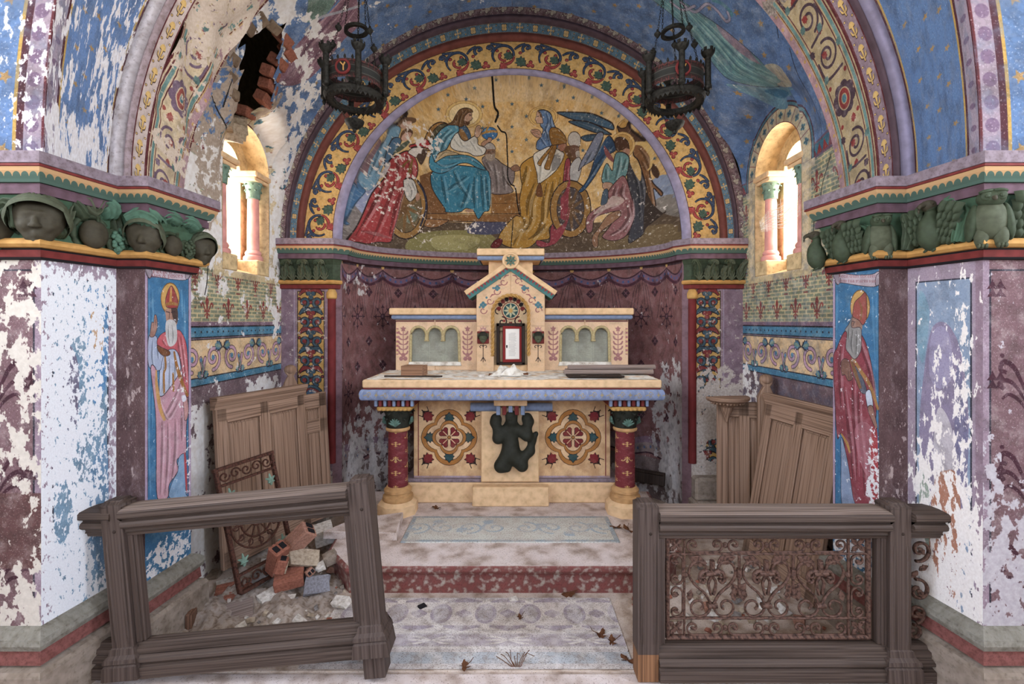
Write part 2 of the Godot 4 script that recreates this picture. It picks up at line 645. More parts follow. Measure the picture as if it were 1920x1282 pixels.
func base_textures() -> void:
	TX.grime = tex(ramp_image(512, 512, 11, 0.012, 6, [Color(.8, .78, .76), Color(.88, .87, .86), Color(.94, .94, .93), Color(1, 1, 1), Color(1, 1, 1)]))
	var w := ramp_image(512, 512, 5, 0.03, 4, [Color(.5, .47, .45), Color(.74, .72, .7), Color(.88, .86, .85), Color(.97, .97, .97), Color(.86, .86, .87)], 12, 1)
	TX.wood = tex(w)
	TX.woodv = tex(ramp_image(512, 512, 6, 0.03, 4, [Color(.5, .47, .45), Color(.74, .72, .7), Color(.88, .86, .85), Color(.97, .97, .97), Color(.86, .86, .87)], 1, 12))
	TX.soft = tex(ramp_image(512, 512, 91, 0.02, 5, [Color(.86, .84, .82), Color(.93, .92, .91), Color(.97, .965, .96), Color(1, 1, 1), Color(1, 1, 1)]))
	TX.marble = tex(ramp_image(512, 512, 23, 0.02, 6, [Color(.36, .17, .16), Color(.47, .27, .25), Color(.42, .25, .23), Color(.58, .51, .47), Color(.62, .6, .55)]))
	var du := ramp_image(512, 512, 41, 0.01, 6, [Color(.68, .64, .6), Color(.84, .81, .78), Color(.95, .94, .93), Color(1, 1, 1), Color(.93, .92, .9)])
	veil(du, Color(.36, .3, .26), 43, 0.16, 0.68, 0.85, 0.55)
	TX.dust = tex(du)
	TX.rust = tex(ramp_image(256, 256, 53, 0.04, 5, [Color(.35, .3, .28), Color(.6, .55, .52), Color(.9, .82, .78), Color(1, .95, .92), Color(.75, .72, .72)]))
	var pa := ramp_image(512, 512, 61, 0.02, 5, [Color(.72, .69, .66), Color(.83, .81, .79), Color(.9, .89, .88), Color(.96, .95, .94), Color(1, 1, 1)])
	veil(pa, Color(.4, .35, .31), 63, 0.05, 0.62, 0.9, 0.3)
	TX.plaster = tex(pa)
# ---------------------------------------------------------------- plain materials
func materials() -> void:
	M.floor = plain(Color(.76, .70, .65), .9, "dust", Vector3.ONE * 1.1)
	M.paleslab = plain(Color(.82, .77, .75), .75, "dust", Vector3.ONE * 0.9)
	M.marble = plain(Color(1, 1, 1), .55, "marble", Vector3(1.6, 1.6, 1.6))
	M.reveal = plain(Color(.86, .76, .58), .85, "plaster")
	M.pinkshaft = plain(Color(.84, .6, .57), .7, "grime")
	M.verdigris = plain(Color(.46, .56, .50), .7, "grime", Vector3.ONE * 3)
	M.cream = plain(Color(.87, .74, .58), .8, "soft", Vector3.ONE * 1.3)
	M.iron = plain(Color(.17, .18, .17), .6, "rust", Vector3.ONE * 5, 0.4)
	M.rustiron = plain(Color(.34, .23, .19), .75, "rust", Vector3.ONE * 5, 0.2)
	M.greyiron = plain(Color(.40, .325, .295), .65, "rust", Vector3.ONE * 5, 0.3)
	M.mauve = plain(Color(.50, .40, .43), .85, "plaster")
	M.redpaint = plain(Color(.42, .15, .15), .7, "grime")
	M.gold = plain(Color(.74, .58, .34), .7, "grime", Vector3.ONE * 2)
	M.dirty = plain(Color(.60, .55, .50), .9, "plaster", Vector3.ONE * 1.5)
	M.purple = plain(Color(.30, .235, .265), .75, "grime", Vector3.ONE * 1.5)
	M.brown = plain(Color(.40, .22, .19), .75, "grime", Vector3.ONE * 1.5)
	M.lilac = plain(Color(.56, .53, .62), .8, "grime", Vector3.ONE * 1.5)
	M.wornroll = plain(Color(.62, .56, .58), .85, "plaster", Vector3.ONE * 2)
	M.wornlilac = plain(Color(.78, .76, .78), .85, "plaster", Vector3.ONE * 1.5)
	M.navewall = plain(Color(.78, .75, .72), .9, "")
	M.stone = plain(Color(.52, .45, .38), .9, "plaster")
	M.glass = plain(Color(.9, .95, .95, .08), .05, "")
	M.glass.transparency = BaseMaterial3D.TRANSPARENCY_ALPHA
	M.carve = plain(Color(.24, .28, .21), .7, "grime", Vector3.ONE * 4)
	M.carvedark = plain(Color(.25, .23, .18), .7, "grime", Vector3.ONE * 4)
	M.carvelight = plain(Color(.31, .33, .26), .75, "grime", Vector3.ONE * 4)
	M.carveground = plain(Color(.27, .37, .29), .8, "grime", Vector3.ONE * 2)
	M.ochre = plain(Color(.74, .56, .32), .75, "grime", Vector3.ONE * 2)
	M.redband = plain(Color(.44, .18, .17), .75, "grime", Vector3.ONE * 2)
	M.basemould = plain(Color(.55, .54, .50), .85, "plaster", Vector3.ONE * 2)
	M.dirtyplinth = plain(Color(.60, .55, .50), .9, "plaster", Vector3.ONE * 1.2)
	M.black = plain(Color(.10, .09, .10), .8, "")
	M.lilacgrey = plain(Color(.55, .50, .54), .85, "plaster", Vector3.ONE * 2)
	M.purplefillet = plain(Color(.38, .29, .33), .8, "grime", Vector3.ONE * 2)
	M.blueroll = plain(Color(.49, .55, .66), .7, "soft", Vector3.ONE * 2)
	M.wood = plain(Color(.50, .38, .31), .7, "woodv", Vector3(5, 0.6, 5))       # grain upright
	M.woodx = plain(Color(.50, .38, .31), .7, "wood", Vector3(0.6, 6, 6))      # grain along x
	M.rail = plain(Color(.33, .28, .255), .65, "woodv", Vector3(5, 0.6, 5))
	M.railx = plain(Color(.34, .29, .26), .65, "wood", Vector3(0.6, 6, 6))
	M.oak = plain(Color(.60, .49, .41), .75, "woodv", Vector3(5, 0.5, 5))
	M.oakx = plain(Color(.62, .51, .43), .75, "wood", Vector3(0.5, 6, 6))
	M.rawwood = plain(Color(.55, .40, .28), .75, "woodv", Vector3(5, 0.6, 5))
	M.brick = plain(Color(.63, .41, .34), .9, "plaster", Vector3.ONE * 4)
	M.brickpale = plain(Color(.69, .52, .45), .9, "plaster", Vector3.ONE * 4)
	M.mortar = plain(Color(.72, .66, .58), .95, "plaster", Vector3.ONE * 3)
	M.chalk = plain(Color(.86, .84, .81), .95, "plaster", Vector3.ONE * 3)
	M.blueflake = plain(Color(.54, .54, .57), .9, "plaster", Vector3.ONE * 5)
	M.greystone = plain(Color(.55, .53, .52), .95, "plaster", Vector3.ONE * 3)
	M.leafdry = plain(Color(.38, .24, .15), .8, "grime", Vector3.ONE * 9)
	M.darkwood = plain(Color(.2, .15, .12), .6, "woodv", Vector3(5, 0.6, 5))
	M.white = plain(Color(.9, .89, .86), .85, "dust", Vector3.ONE * 2)
	M.paper = plain(Color(.76, .76, .68), .85, "dust", Vector3.ONE * 2)
	M.niche = plain(Color(.72, .66, .50), .8, "grime", Vector3.ONE * 6)
	M.tealband = plain(Color(.30, .48, .47), .8, "grime", Vector3.ONE * 3)
	M.redtooth = plain(Color(.55, .24, .26), .8, "")
	M.boxwood = plain(Color(.62, .48, .38), .8, "wood", Vector3(0.8, 7, 7))
	M.greywood = plain(Color(.62, .56, .53), .75, "wood", Vector3(0.6, 7, 7))
	M.dustfilm = plain(Color(.53, .47, .43), .95, "wood", Vector3(0.6, 6, 6))
	M.greenleaf = plain(Color(.31, .43, .36), .7, "grime", Vector3.ONE * 3)
	M.heap = plain(Color(.66, .61, .57), .95, "dust", Vector3.ONE * 5)
	M.redfoot = plain(Color(.52, .33, .31), .9, "plaster", Vector3.ONE * 3)
# ---------------------------------------------------------------- the setting
func smoothf(a: float, b: float, x: float) -> float:
	var t := clampf((x - a) / (b - a), 0.0, 1.0)
	return t * t * (3.0 - 2.0 * t)

const WZ := 3.67     # depth of the middle of the chancel windows
const WY := 2.88     # springing of their arches

# wall and barrel vault of the chancel: d is depth, s runs up the wall and round the vault
func vault_at(side: float, d: float, s: float) -> Vector3:
	if s <= SPR: return Vector3(side * HW, s, -d)
	var a := (s - SPR) / HW
	var y := SPR + HW * sin(a)
	var x := HW * cos(a)
	var r := Vector2(d - WZ, maxf(y - WY, 0.0)).length()
	x = lerpf(x, HW, 1.0 - (smoothf(0.45, 0.72, r) if side > 0.0 else smoothf(0.33, 0.46, r)))
	return Vector3(side * x, y, -d)

func s_of(y: float) -> float:
	return y if y <= SPR else SPR + HW * asin(clampf((y - SPR) / HW, -1.0, 1.0))

func window_top(d: float, half := 0.32) -> float:
	var q := half * half - (d - WZ) * (d - WZ)
	return WY + sqrt(maxf(q, 0.0))

const VMAX := 5.6
const VD0 := 2.70
const VD1 := 4.2

# edges of the hole broken through the left vault, at depth d
func hole(d: float) -> Vector2:
	if d < 3.04 or d > 3.6: return Vector2(3.42, 3.42)
	var j := 0.03 * sin(d * 71.0) + 0.02 * sin(d * 173.0)
	var lo: float = lerpf(3.56, 3.06, smoothf(3.04, 3.44, d)) if d < 3.46 else lerpf(3.06, 3.3, (d - 3.46) / 0.14)
	var hi: float = lerpf(3.6, 3.8, smoothf(3.04, 3.24, d)) if d < 3.28 else lerpf(3.8, 3.34, (d - 3.28) / 0.32)
	return Vector2(lo + j, maxf(hi - j, lo + j))

func chancel_wall(side: float, broken: bool) -> MB:
	var b := MB.new()
	var ds := []
	var d := VD0
	while d < VD1 - 0.001:
		ds.append(d)
		d += 0.02
	ds.append(VD1)
	for e in [WZ - 0.32, WZ + 0.32, WZ - 0.3199, WZ + 0.3199, WZ - 0.315, WZ + 0.315, WZ - 0.305, WZ + 0.305]: ds.append(e)
	ds.sort()
	var strips := [[[], []], [[], []], [[], []]]
	for dd in ds:
		var within: bool = absf(dd - WZ) < 0.32
		var lo := 2.07 if within else 2.5
		var hi := s_of(window_top(dd)) if within else 2.5
		var hl := hole(dd) if broken else Vector2(3.7, 3.7)
		hl.x = maxf(hl.x, hi)
		hl.y = maxf(hl.y, hl.x)
		for k in 3:
			var s0: float = [0.0, hi, hl.y][k]
			var s1: float = [lo, hl.x, VMAX][k]
			var m: int = [24, 14, 30][k]
			var row := []
			var uv := []
			for i in m + 1:
				var s := lerpf(s0, s1, float(i) / m)
				var p := vault_at(side, dd, s)
				if broken:   # the broken rim and the swollen plaster near it
					var q := Vector2(dd - 3.3, s - 3.45).length()
					p.x += side * -0.03 * sin(dd * 23.0 + s * 17.0) * smoothf(0.6, 0.3, q) * .6
				row.append(p)
				uv.append(Vector2((dd - VD0) / (VD1 - VD0), 1.0 - s / VMAX))
			strips[k][0].append(row)
			strips[k][1].append(uv)
	for k in 3: b.surf(strips[k][0], strips[k][1])
	return b

# ring of a window opening in the plane x: half width, sill, springing
func window_ring(side: float, x: float, half: float, sill: float, cz: float) -> Array:
	var r := [Vector3(side * x, sill, -(cz - half)), Vector3(side * x, (sill + WY) * 0.5, -(cz - half))]
	for i in 17:
		var a := PI - PI * i / 16.0
		r.append(Vector3(side * x, WY + half * sin(a), -(cz + half * cos(a))))
	r.append(Vector3(side * x, (sill + WY) * 0.5, -(cz + half)))
	r.append(Vector3(side * x, sill, -(cz + half)))
	r.append(r[0])
	return r

func window_of(side: float, n: int, label: String) -> void:
	var w := thing("window_%d" % n, label, "window")
	w.set_meta("kind", "structure")
	var b := MB.new()
	var r0 := window_ring(side, HW, 0.32, 2.07, WZ)
	var r1 := window_ring(side, 2.19, 0.315, 2.12, WZ)
	var r2 := window_ring(side, 2.19, 0.2, 2.2, WZ)
	var r3 := window_ring(side, 2.62, 0.2, 2.22, WZ)
	b.surf([r0, r1]); b.surf([r1, r2]); b.surf([r2, r3])
	obj("reveal", b, M.reveal, w)
	for k in [-1.0, 1.0]:
		var at := Vector3(side * 2.10, 0, -(WZ + k * 0.225))
		var c := MB.new()
		c.lathe([Vector2(0.0, 2.27), Vector2(0.046, 2.27), Vector2(0.045, 2.5), Vector2(0.042, 2.69), Vector2(0, 2.69)], 20, at)
		var col := obj("colonnette", c, M.pinkshaft, w)
		var e := MB.new()
		e.box(at + Vector3(0, 2.13, 0), Vector3(0.17, 0.12, 0.17), 0.008)
		obj("pedestal", e, M.reveal, w)
		e = MB.new()
		e.lathe([Vector2(0, 2.19), Vector2(0.07, 2.19), Vector2(0.075, 2.205), Vector2(0.07, 2.225), Vector2(0.056, 2.235), Vector2(0.062, 2.25), Vector2(0.056, 2.265), Vector2(0.047, 2.275)], 20, at)
		obj("base_ring", e, M.pinkshaft, w)
		e = MB.new()
		leaf_capital(e, at + Vector3(0, 2.69, 0), 0.045, 0.13)
		obj("leaf_capital", e, M.verdigris, w)
		e = MB.new()
		e.box(at + Vector3(side * 0.03, 2.835, 0), Vector3(0.2, 0.03, 0.2), 0.006)
		e.box(at + Vector3(side * 0.03, 2.87, 0), Vector3(0.24, 0.045, 0.23), 0.01)
		obj("impost", e, M.cream, w)
	b = MB.new()
	var pane := window_ring(side, 2.5, 0.21, 2.2, WZ)
	var mid := Vector3(side * 2.5, 2.7, -WZ)
	for i in pane.size() - 1: b.tri(mid, pane[i], pane[i + 1])
	obj("pane", b, M.glass, w)
	b = MB.new()
	for y in [2.45, 2.72, 2.95]: b.box(Vector3(side * 2.49, y, -WZ), Vector3(0.012, 0.01, 0.4), 0.002)
	b.box(Vector3(side * 2.49, 2.62, -WZ), Vector3(0.012, 0.86, 0.01), 0.002)
	obj("glazing_bar", b, M.iron, w)

# acanthus bell: two rows of curling leaves round a flaring bell
func leaf_capital(b: MB, at: Vector3, r: float, h: float, leaves := 8) -> void:
	b.lathe([Vector2(r * 1.05, 0), Vector2(r * 1.15, h * 0.03), Vector2(r, h * 0.08), Vector2(r * 1.05, h * 0.5), Vector2(r * 1.5, h * 0.92), Vector2(r * 1.5, h)], 20, at)
	for row in 2:
		for i in leaves:
			var a := TAU * (i + 0.5 * row) / leaves
			var u := Vector3(cos(a), 0, sin(a))
			var t := Vector3(-u.z, 0, u.x)
			var rows := []
			for k in 7:
				var f := k / 6.0
				var hh := h * (0.06 + (0.5 if row == 0 else 0.84) * sin(f * 1.75) )
				var out := r * (1.08 + (0.25 if row == 0 else 0.5) * f * f + (0.35 if k >= 5 else 0.0) * (f - 0.6))
				if k == 6: hh -= h * 0.1
				var wd := r * 0.36 * sin(PI * (0.18 + 0.74 * f)) * (1.0 if k % 2 == 0 else 1.25)
				rows.append([at + u * (out - 0.1 * r) + t * wd + Vector3(0, hh - 0.02 * h, 0), at + u * (out + 0.05 * r) + t * wd * 0.5 + Vector3(0, hh, 0), at + u * out + Vector3(0, hh, 0), at + u * (out + 0.05 * r) - t * wd * 0.5 + Vector3(0, hh, 0), at + u * (out - 0.1 * r) - t * wd + Vector3(0, hh - 0.02 * h, 0)])
			b.surf(rows)

# a band between two half ellipses, each (half width, height, depth); u runs along, v across from the outside in
func arch_band(o: Vector3, i: Vector3, cy0: float, cy1: float, a0: float, a1: float, across := 1, bulge := 0.0, seg := 72) -> MB:
	var b := MB.new()
	var rows := []
	var uvs := []
	for k in seg + 1:
		var t := lerpf(a0, a1, float(k) / seg)
		var p := Vector3(o.x * cos(t), cy0 + o.y * sin(t), -o.z)
		var q := Vector3(i.x * cos(t), cy1 + i.y * sin(t), -i.z)
		var row := []
		var uv := []
		for j in across + 1:
			var f := float(j) / across
			var c := p.lerp(q, f)
			if bulge != 0.0: c += Vector3(-cos(t) * 0.3, -sin(t) * 0.3, 1).normalized() * bulge * sin(PI * f)
			row.append(c)
			uv.append(Vector2(float(k) / seg, f))
		rows.append(row)
		uvs.append(uv)
	b.surf(rows, uvs)
	return b

func plane(a: Vector3, b: Vector3, c: Vector3, d: Vector3) -> MB:   # bottom left, bottom right, top right, top left of the picture it carries
	var m := MB.new()
	m.quad(d, c, b, a)
	return m

func build_setting() -> void:
	# floors and steps
	var b := MB.new()
	b.box(Vector3(0, -0.1, -3.8), Vector3(4.3, 0.2, 2.928), 0.002)
	struct("floor", b, M.floor, "dusty chancel floor of worn stone strewn with plaster crumbs", "floor")
	b = MB.new()
	b.box(Vector3(0, -0.105, -1.9), Vector3(7.0, 0.2, 0.87), 0.012)
	struct("floor_threshold", b, M.paleslab, "pinkish stone threshold slab under the communion rail", "floor")
	b = MB.new()
	b.box(Vector3(0, -0.35, 1.6), Vector3(7.4, 0.3, 6.2), 0.0)
	struct("floor_nave", b, M.floor, "nave floor in front of the chancel step", "floor")
	chancel_step()
	# chancel walls with the painted vault
	var wl := struct("wall_left", chancel_wall(-1.0, true), M.wall_l, "left chancel wall and blue starred vault with flaking paint, a broken hole and painted frieze", "wall")
	struct("wall_right", chancel_wall(1.0, false), M.wall_r, "right chancel wall with painted brick pattern, lilies and frieze under starry blue vault with teal robed angel", "wall")
	window_of(-1.0, 1, "small round-arched window in the damaged left chancel wall beside pink colonnettes")
	window_of(1.0, 2, "small round-arched window in the brick-patterned right chancel wall behind cobwebs")
	# end wall: pilasters, arch bands
	for k in [-1.0, 1.0]:
		var side := "left" if k < 0 else "right"
		var a := Vector3(k * 2.03, 0, -4.2)
		var c := Vector3(k * 1.57, 0, -4.2)
		var e := Vector3(k * 1.512, 0, -4.27)
		var up := Vector3(0, 2.36, 0)
		struct("wall_apse_%s" % side, plane(a, c, c + up, a + up) if k < 0 else plane(c, a, a + up, c + up), M["pil_l"] if k < 0 else M["pil_r"], "%s pilaster of the apse arch with a painted scroll panel on gold" % side, "pilaster")
		struct("wall_apse_jamb_%s" % side, plane(c, e, e + up, c + up), M.mauve, "mauve jamb between the %s pilaster and the curved apse wall" % side, "wall")
		b = MB.new()
		b.lathe([Vector2(0.036, 0.46), Vector2(0.036, 1.9), Vector2(0.0, 1.9)], 16, Vector3(k * 1.585, 0, -4.22))
		var st := tag(obj("colonnette", b, M.redpaint), "slim dark red %s colonnette at the edge of the apse" % side, "column")
		b = MB.new()
		b.lathe([Vector2(0.038, 1.9), Vector2(0.045, 1.91), Vector2(0.045, 1.95), Vector2(0.03, 1.985), Vector2(0, 1.99)], 16, Vector3(k * 1.585, 0, -4.22))
		obj("cap", b, M.gold, st)
		b = MB.new()
		b.box(Vector3(k * 1.8, 0.26, -4.17), Vector3(0.46, 0.2, 0.14), 0.02)
		b.box(Vector3(k * 1.8, 0.08, -4.15), Vector3(0.5, 0.18, 0.2), 0.02)
		struct("baseboard_apse_%s" % side, b, M.dirty, "crumbling stone base of the %s apse pilaster" % side, "plinth")
	var bands := [
		[Vector3(2.06, 2.06, 4.19), Vector3(1.98, 1.955, 4.185), "band_trefoil", 1, 0.0, "outer pinkish arch band with pale trefoils over the apse"],
		[Vector3(1.98, 1.955, 4.185), Vector3(1.955, 1.905, 4.22), "purple", 6, 0.03, "dark purple roll moulding of the apse arch"],
		[Vector3(1.955, 1.905, 4.22), Vector3(1.895, 1.815, 4.22), "band_cross", 1, 0.0, "blue arch band with golden crosses over the apse"],
		[Vector3(1.895, 1.815, 4.22), Vector3(1.843, 1.755, 4.25), "brown", 6, 0.025, "brown roll moulding inside the blue arch band"],
		[Vector3(1.843, 1.755, 4.25), Vector3(1.587, 1.512, 4.25), "band_scroll", 1, 0.0, "broad gold arch band with blue and red scrollwork framing the mural"],
		[Vector3(1.587, 1.512, 4.25), Vector3(1.512, 1.47, 4.29), "lilac", 5, 0.02, "lilac moulding round the edge of the mural"]]
	var n := 1
	for q in bands:
		struct("trim_%d" % n, arch_band(q[0], q[1], SPR, SPR, PI, 0.0, q[3], q[4]), M[q[2]], q[5], "arch band")
		n += 1
	# curved apse wall and half dome
	b = MB.new()
	var rows := []
	var uvs := []
	for i in 3:
		var r := []
		var u := []
		for k in 65:
			var t := PI * k / 64.0
			r.append(Vector3(-1.512 * cos(t), [2.36, 1.2, 0.0][i], -4.27 - 0.84 * sin(t)))
			u.append(Vector2(k / 64.0, i * 0.5))
		rows.append(r)
		uvs.append(u)
	b.surf(rows, uvs)
	struct("wall_apse", b, M.drape, "curved purple apse wall painted as hanging drapery with dark ornaments", "wall")
	b = MB.new()
	rows = []
	uvs = []
	for i in 41:
		var f := PI * 0.5 * i / 40.0
		var r := []
		var u := []
		for k in 81:
			var t := PI * k / 80.0
			var p := Vector3(-1.512 * cos(t) * cos(f), SPR - 0.02 + 1.49 * sin(t) * cos(f), -4.28 - 0.84 * sin(f))
			r.append(p)
			u.append(Vector2((p.x + 1.53) / 3.06, 1.0 - (p.y - 2.40) / 1.53))
		rows.append(r)
		uvs.append(u)
	b.surf(rows, uvs)
	tag(obj("apse_mural", b, M.mural), "half-dome mural of robed figures and a chariot on a gold ground", "mural")
	# broken hole: masonry behind it
	hole_masonry(wl)
	# inner chancel arch: soffit, face, roll
	for k in [-1.0, 1.0]:
		var a0 := 0.0 if k > 0 else PI
		var side := "left" if k < 0 else "right"
		struct("trim_%d" % n, soffit(k), M["soffit_l"] if k < 0 else M["soffit_r"], "underside of the %s half of the chancel arch painted with scrolls and rosettes" % side, "arch")
		struct("trim_%d" % (n + 1), arch_band(Vector3(1.873, 1.873, 2.45), Vector3(1.946, 1.946, 2.45), 2.39, 2.425, a0, PI * 0.5), M["lilies_l"] if k < 0 else M["lilies_r"], "lilac face of the %s chancel arch with golden lilies" % side, "arch")
		struct("trim_%d" % (n + 2), arch_band(Vector3(1.946, 1.946, 2.45), Vector3(1.99, 1.99, 2.46), 2.425, 2.43, a0, PI * 0.5, 6, 0.035), M.purple if k > 0 else M.wornroll, "dark roll moulding on the %s of the chancel arch" % side, "moulding")
		struct("trim_%d" % (n + 3), arch_band(Vector3(1.99, 1.99, 2.46), Vector3(2.058, 2.058, 2.45), 2.43, 2.44, a0, PI * 0.5, 6, 0.02), M.lilac if k > 0 else M.wornlilac, "lilac hollow moulding on the %s of the chancel arch" % side, "moulding")
		n += 4
		# outer order: blue web, and the front of the nave wall
		struct("ceiling_web_%s" % side, web(k), M["web_l"] if k < 0 else M["web_r"], ("blue starred vault web with flaking paint above the left pier" if k < 0 else "blue starred vault web above the right pier"), "vault")
		struct("wall_front_%s" % side, front_wall(k), M["front_l"] if k < 0 else M["front_r"], "blue starred nave wall beside the %s of the chancel arch" % side, "wall")
	nave()

func soffit(k: float) -> MB:
	var b := MB.new()
	var rows := []
	var uvs := []
	var m := 60
	for i in m + 1:
		var t := PI * 0.5 * i / m
		var row := []
		var uv := []
		for j in 9:
			var f := j / 8.0
			var r := lerpf(1.873, 1.897, f)
			var cy := lerpf(2.39, 2.267, f)
			if k < 0.0 and i > 8:   # slipped and swollen blocks of the left arch
				r += 0.018 * sin(i * 0.7 + j * 0.9) + (0.05 if i > 30 and i < 37 and j > 2 else 0.0) - (0.035 if i > 21 and i <= 30 and j < 6 else 0.0)
			row.append(Vector3(k * r * cos(t), cy + r * sin(t), -lerpf(2.45, 2.76, f)))
			uv.append(Vector2(f, 1.0 - t / (PI * 0.5)))
		rows.append(row)
		uvs.append(uv)
	b.surf(rows, uvs)
	# its back edge, up to the vault
	rows = []
	for i in m + 1:
		var t := PI * 0.5 * i / m
		rows.append([Vector3(k * 1.897 * cos(t), 2.267 + 1.897 * sin(t), -2.76), Vector3(k * 2.1 * cos(t), 2.267 + 2.25 * sin(t), -2.76)])
	b.surf(rows, [])
	return b

# x of the outer arch edge at height y, at the front of the nave wall
func outer_x(y: float) -> float:
	var q := clampf((y - 2.43) / 2.98, 0.0, 1.0)
	return 2.05 * sqrt(1.0 - q * q)

func web(k: float) -> MB:
	var b := MB.new()
	var rows := []
	var uvs := []
	for i in 49:
		var t := PI * 0.5 * i / 48.0
		var p := Vector3(k * 2.05 * cos(t), 2.41 + 2.98 * sin(t), -2.1)
		var q := Vector3(k * 2.058 * cos(t), 2.43 + 2.058 * sin(t), -2.45)
		# the inner edge is paired with the outer one by height
		var row := []
		var uv := []
		for j in 9:
			var f := j / 8.0
			row.append(p.lerp(q, f))
			uv.append(Vector2(f, 1.0 - (p.y - 2.41) / 3.0))
		rows.append(row)
		uvs.append(uv)
	b.surf(rows, uvs)
	return b

func front_wall(k: float) -> MB:
	var b := MB.new()
	var rows := []
	var uvs := []
	for i in 49:
		var t := PI * 0.5 * i / 48.0
		var p := Vector3(k * 2.05 * cos(t), 2.41 + 2.98 * sin(t), -2.1)
		var row := []
		var uv := []
		for j in 5:
			var x := lerpf(absf(p.x), 3.7, j / 4.0)
			row.append(Vector3(k * x, p.y, -2.1))
			uv.append(Vector2((x - absf(p.x)) / 1.65, 1.0 - (p.y - 2.41) / 3.0))
		rows.append(row)
		uvs.append(uv)
	b.surf(rows, uvs)
	b.quad(Vector3(0, 5.39, -2.1), Vector3(k * 3.7, 5.39, -2.1), Vector3(k * 3.7, 6.3, -2.1), Vector3(0, 6.3, -2.1))
	return b

func nave() -> void:
	for k in [-1.0, 1.0]:
		var b := MB.new()
		b.box(Vector3(k * 3.8, 0.9, 1.25), Vector3(0.4, 2.4, 6.9), 0.0)
		b.box(Vector3(k * 3.8, 5.5, 1.25), Vector3(0.4, 1.6, 6.9), 0.0)
		for z in [-1.62, 0.775, 3.65]: b.box(Vector3(k * 3.8, 3.4, z), Vector3(0.4, 2.6, [1.14, 1.65, 2.1][[-1.62, 0.775, 3.65].find(z)]), 0.0)
		struct("wall_nave_%s" % ("left" if k < 0 else "right"), b, M.navewall, "nave side wall with tall windows", "wall")
		# outside of the chancel
		b = MB.new()
		b.box(Vector3(k * 2.75, 1.0, -3.9), Vector3(0.3, 2.4, 3.6), 0.0)
		b.box(Vector3(k * 2.75, 4.25, -3.9), Vector3(0.3, 2.3, 3.6), 0.0)
		b.box(Vector3(k * 2.75, 2.65, -2.785), Vector3(0.3, 0.9, 1.37), 0.0)
		b.box(Vector3(k * 2.75, 2.65, -4.785), Vector3(0.3, 0.9, 1.83), 0.0)
		struct("wall_outer_%s" % ("left" if k < 0 else "right"), b, M.stone, "outer masonry of the chancel", "wall")
	var b := MB.new()
	b.box(Vector3(0, 1.1, 4.8), Vector3(8.0, 2.6, 0.4), 0.0)
	b.box(Vector3(0, 5.55, 4.8), Vector3(8.0, 1.5, 0.4), 0.0)
	for k in [-1.0, 1.0]: b.box(Vector3(k * 2.4, 3.6, 4.8), Vector3(3.2, 2.4, 0.4), 0.0)
	struct("wall_nave_back", b, M.navewall, "nave back wall with a wide window", "wall")
	b = MB.new()
	b.box(Vector3(0, 6.45, 1.4), Vector3(8.2, 0.3, 7.2), 0.0)
	struct("ceiling_nave", b, M.navewall, "plain nave ceiling", "ceiling")
	b = MB.new()
	b.box(Vector3(0, 5.45, -3.95), Vector3(5.8, 0.25, 3.7), 0.0)
	struct("ceiling_roof", b, M.stone, "roof over the chancel vault", "ceiling")
	b = MB.new()
	b.box(Vector3(0, 2.6, -5.75), Vector3(5.8, 5.7, 0.3), 0.0)
	struct("wall_outer_back", b, M.stone, "outer masonry behind the apse", "wall")

func chancel_step() -> void:
	var b := MB.new()
	# riser and tread with a rounded nose, the left end cut off slantwise
	var path := [Vector3(-1.3, 0, -4.3), Vector3(-1.2, 0, -3.22), Vector3(-1.02, 0, -3.01), Vector3(.92, 0, -3.01), Vector3(1.10, 0, -3.22), Vector3(1.2, 0, -4.3)]
	b.sweep(path, [Vector2(0, 0), Vector2(0, 0.115), Vector2(0.008, 0.13), Vector2(0.025, 0.135), Vector2(0.032, 0.15), Vector2(0.03, 0.17), Vector2(0.018, 0.18), Vector2(-0.02, 0.181)], 1.0, false)
	struct("trim_step", b, M.marble, "red and grey marble riser of the altar step", "step")
	b = MB.new()
	var o := PackedVector2Array([Vector2(-1.3, -4.3), Vector2(-1.21, -3.22), Vector2(-1.02, -2.99), Vector2(.92, -2.99), Vector2(1.11, -3.22), Vector2(1.2, -4.3)])
	b.X = Transform3D(Basis(Vector3.RIGHT, Vector3(0, 0, 1), Vector3(0, 1, 0)), Vector3.ZERO)
	b.prism(o, 0.158, 0.181, 0.0)
	struct("floor_step", b, M.paleslab, "pale dusty stone tread of the altar step", "step")

# a place on the left vault under a pixel, pushed outwards
func on_vault(px: float, py: float, out: float) -> Vector3:
	var q := wall_px(Vector2(px, py))
	var p := vault_at(-1.0, q.x, q.y)
	var n := Vector3(p.x, p.y - SPR, 0).normalized() if q.y > SPR else Vector3(-1, 0, 0)
	return p + n * out

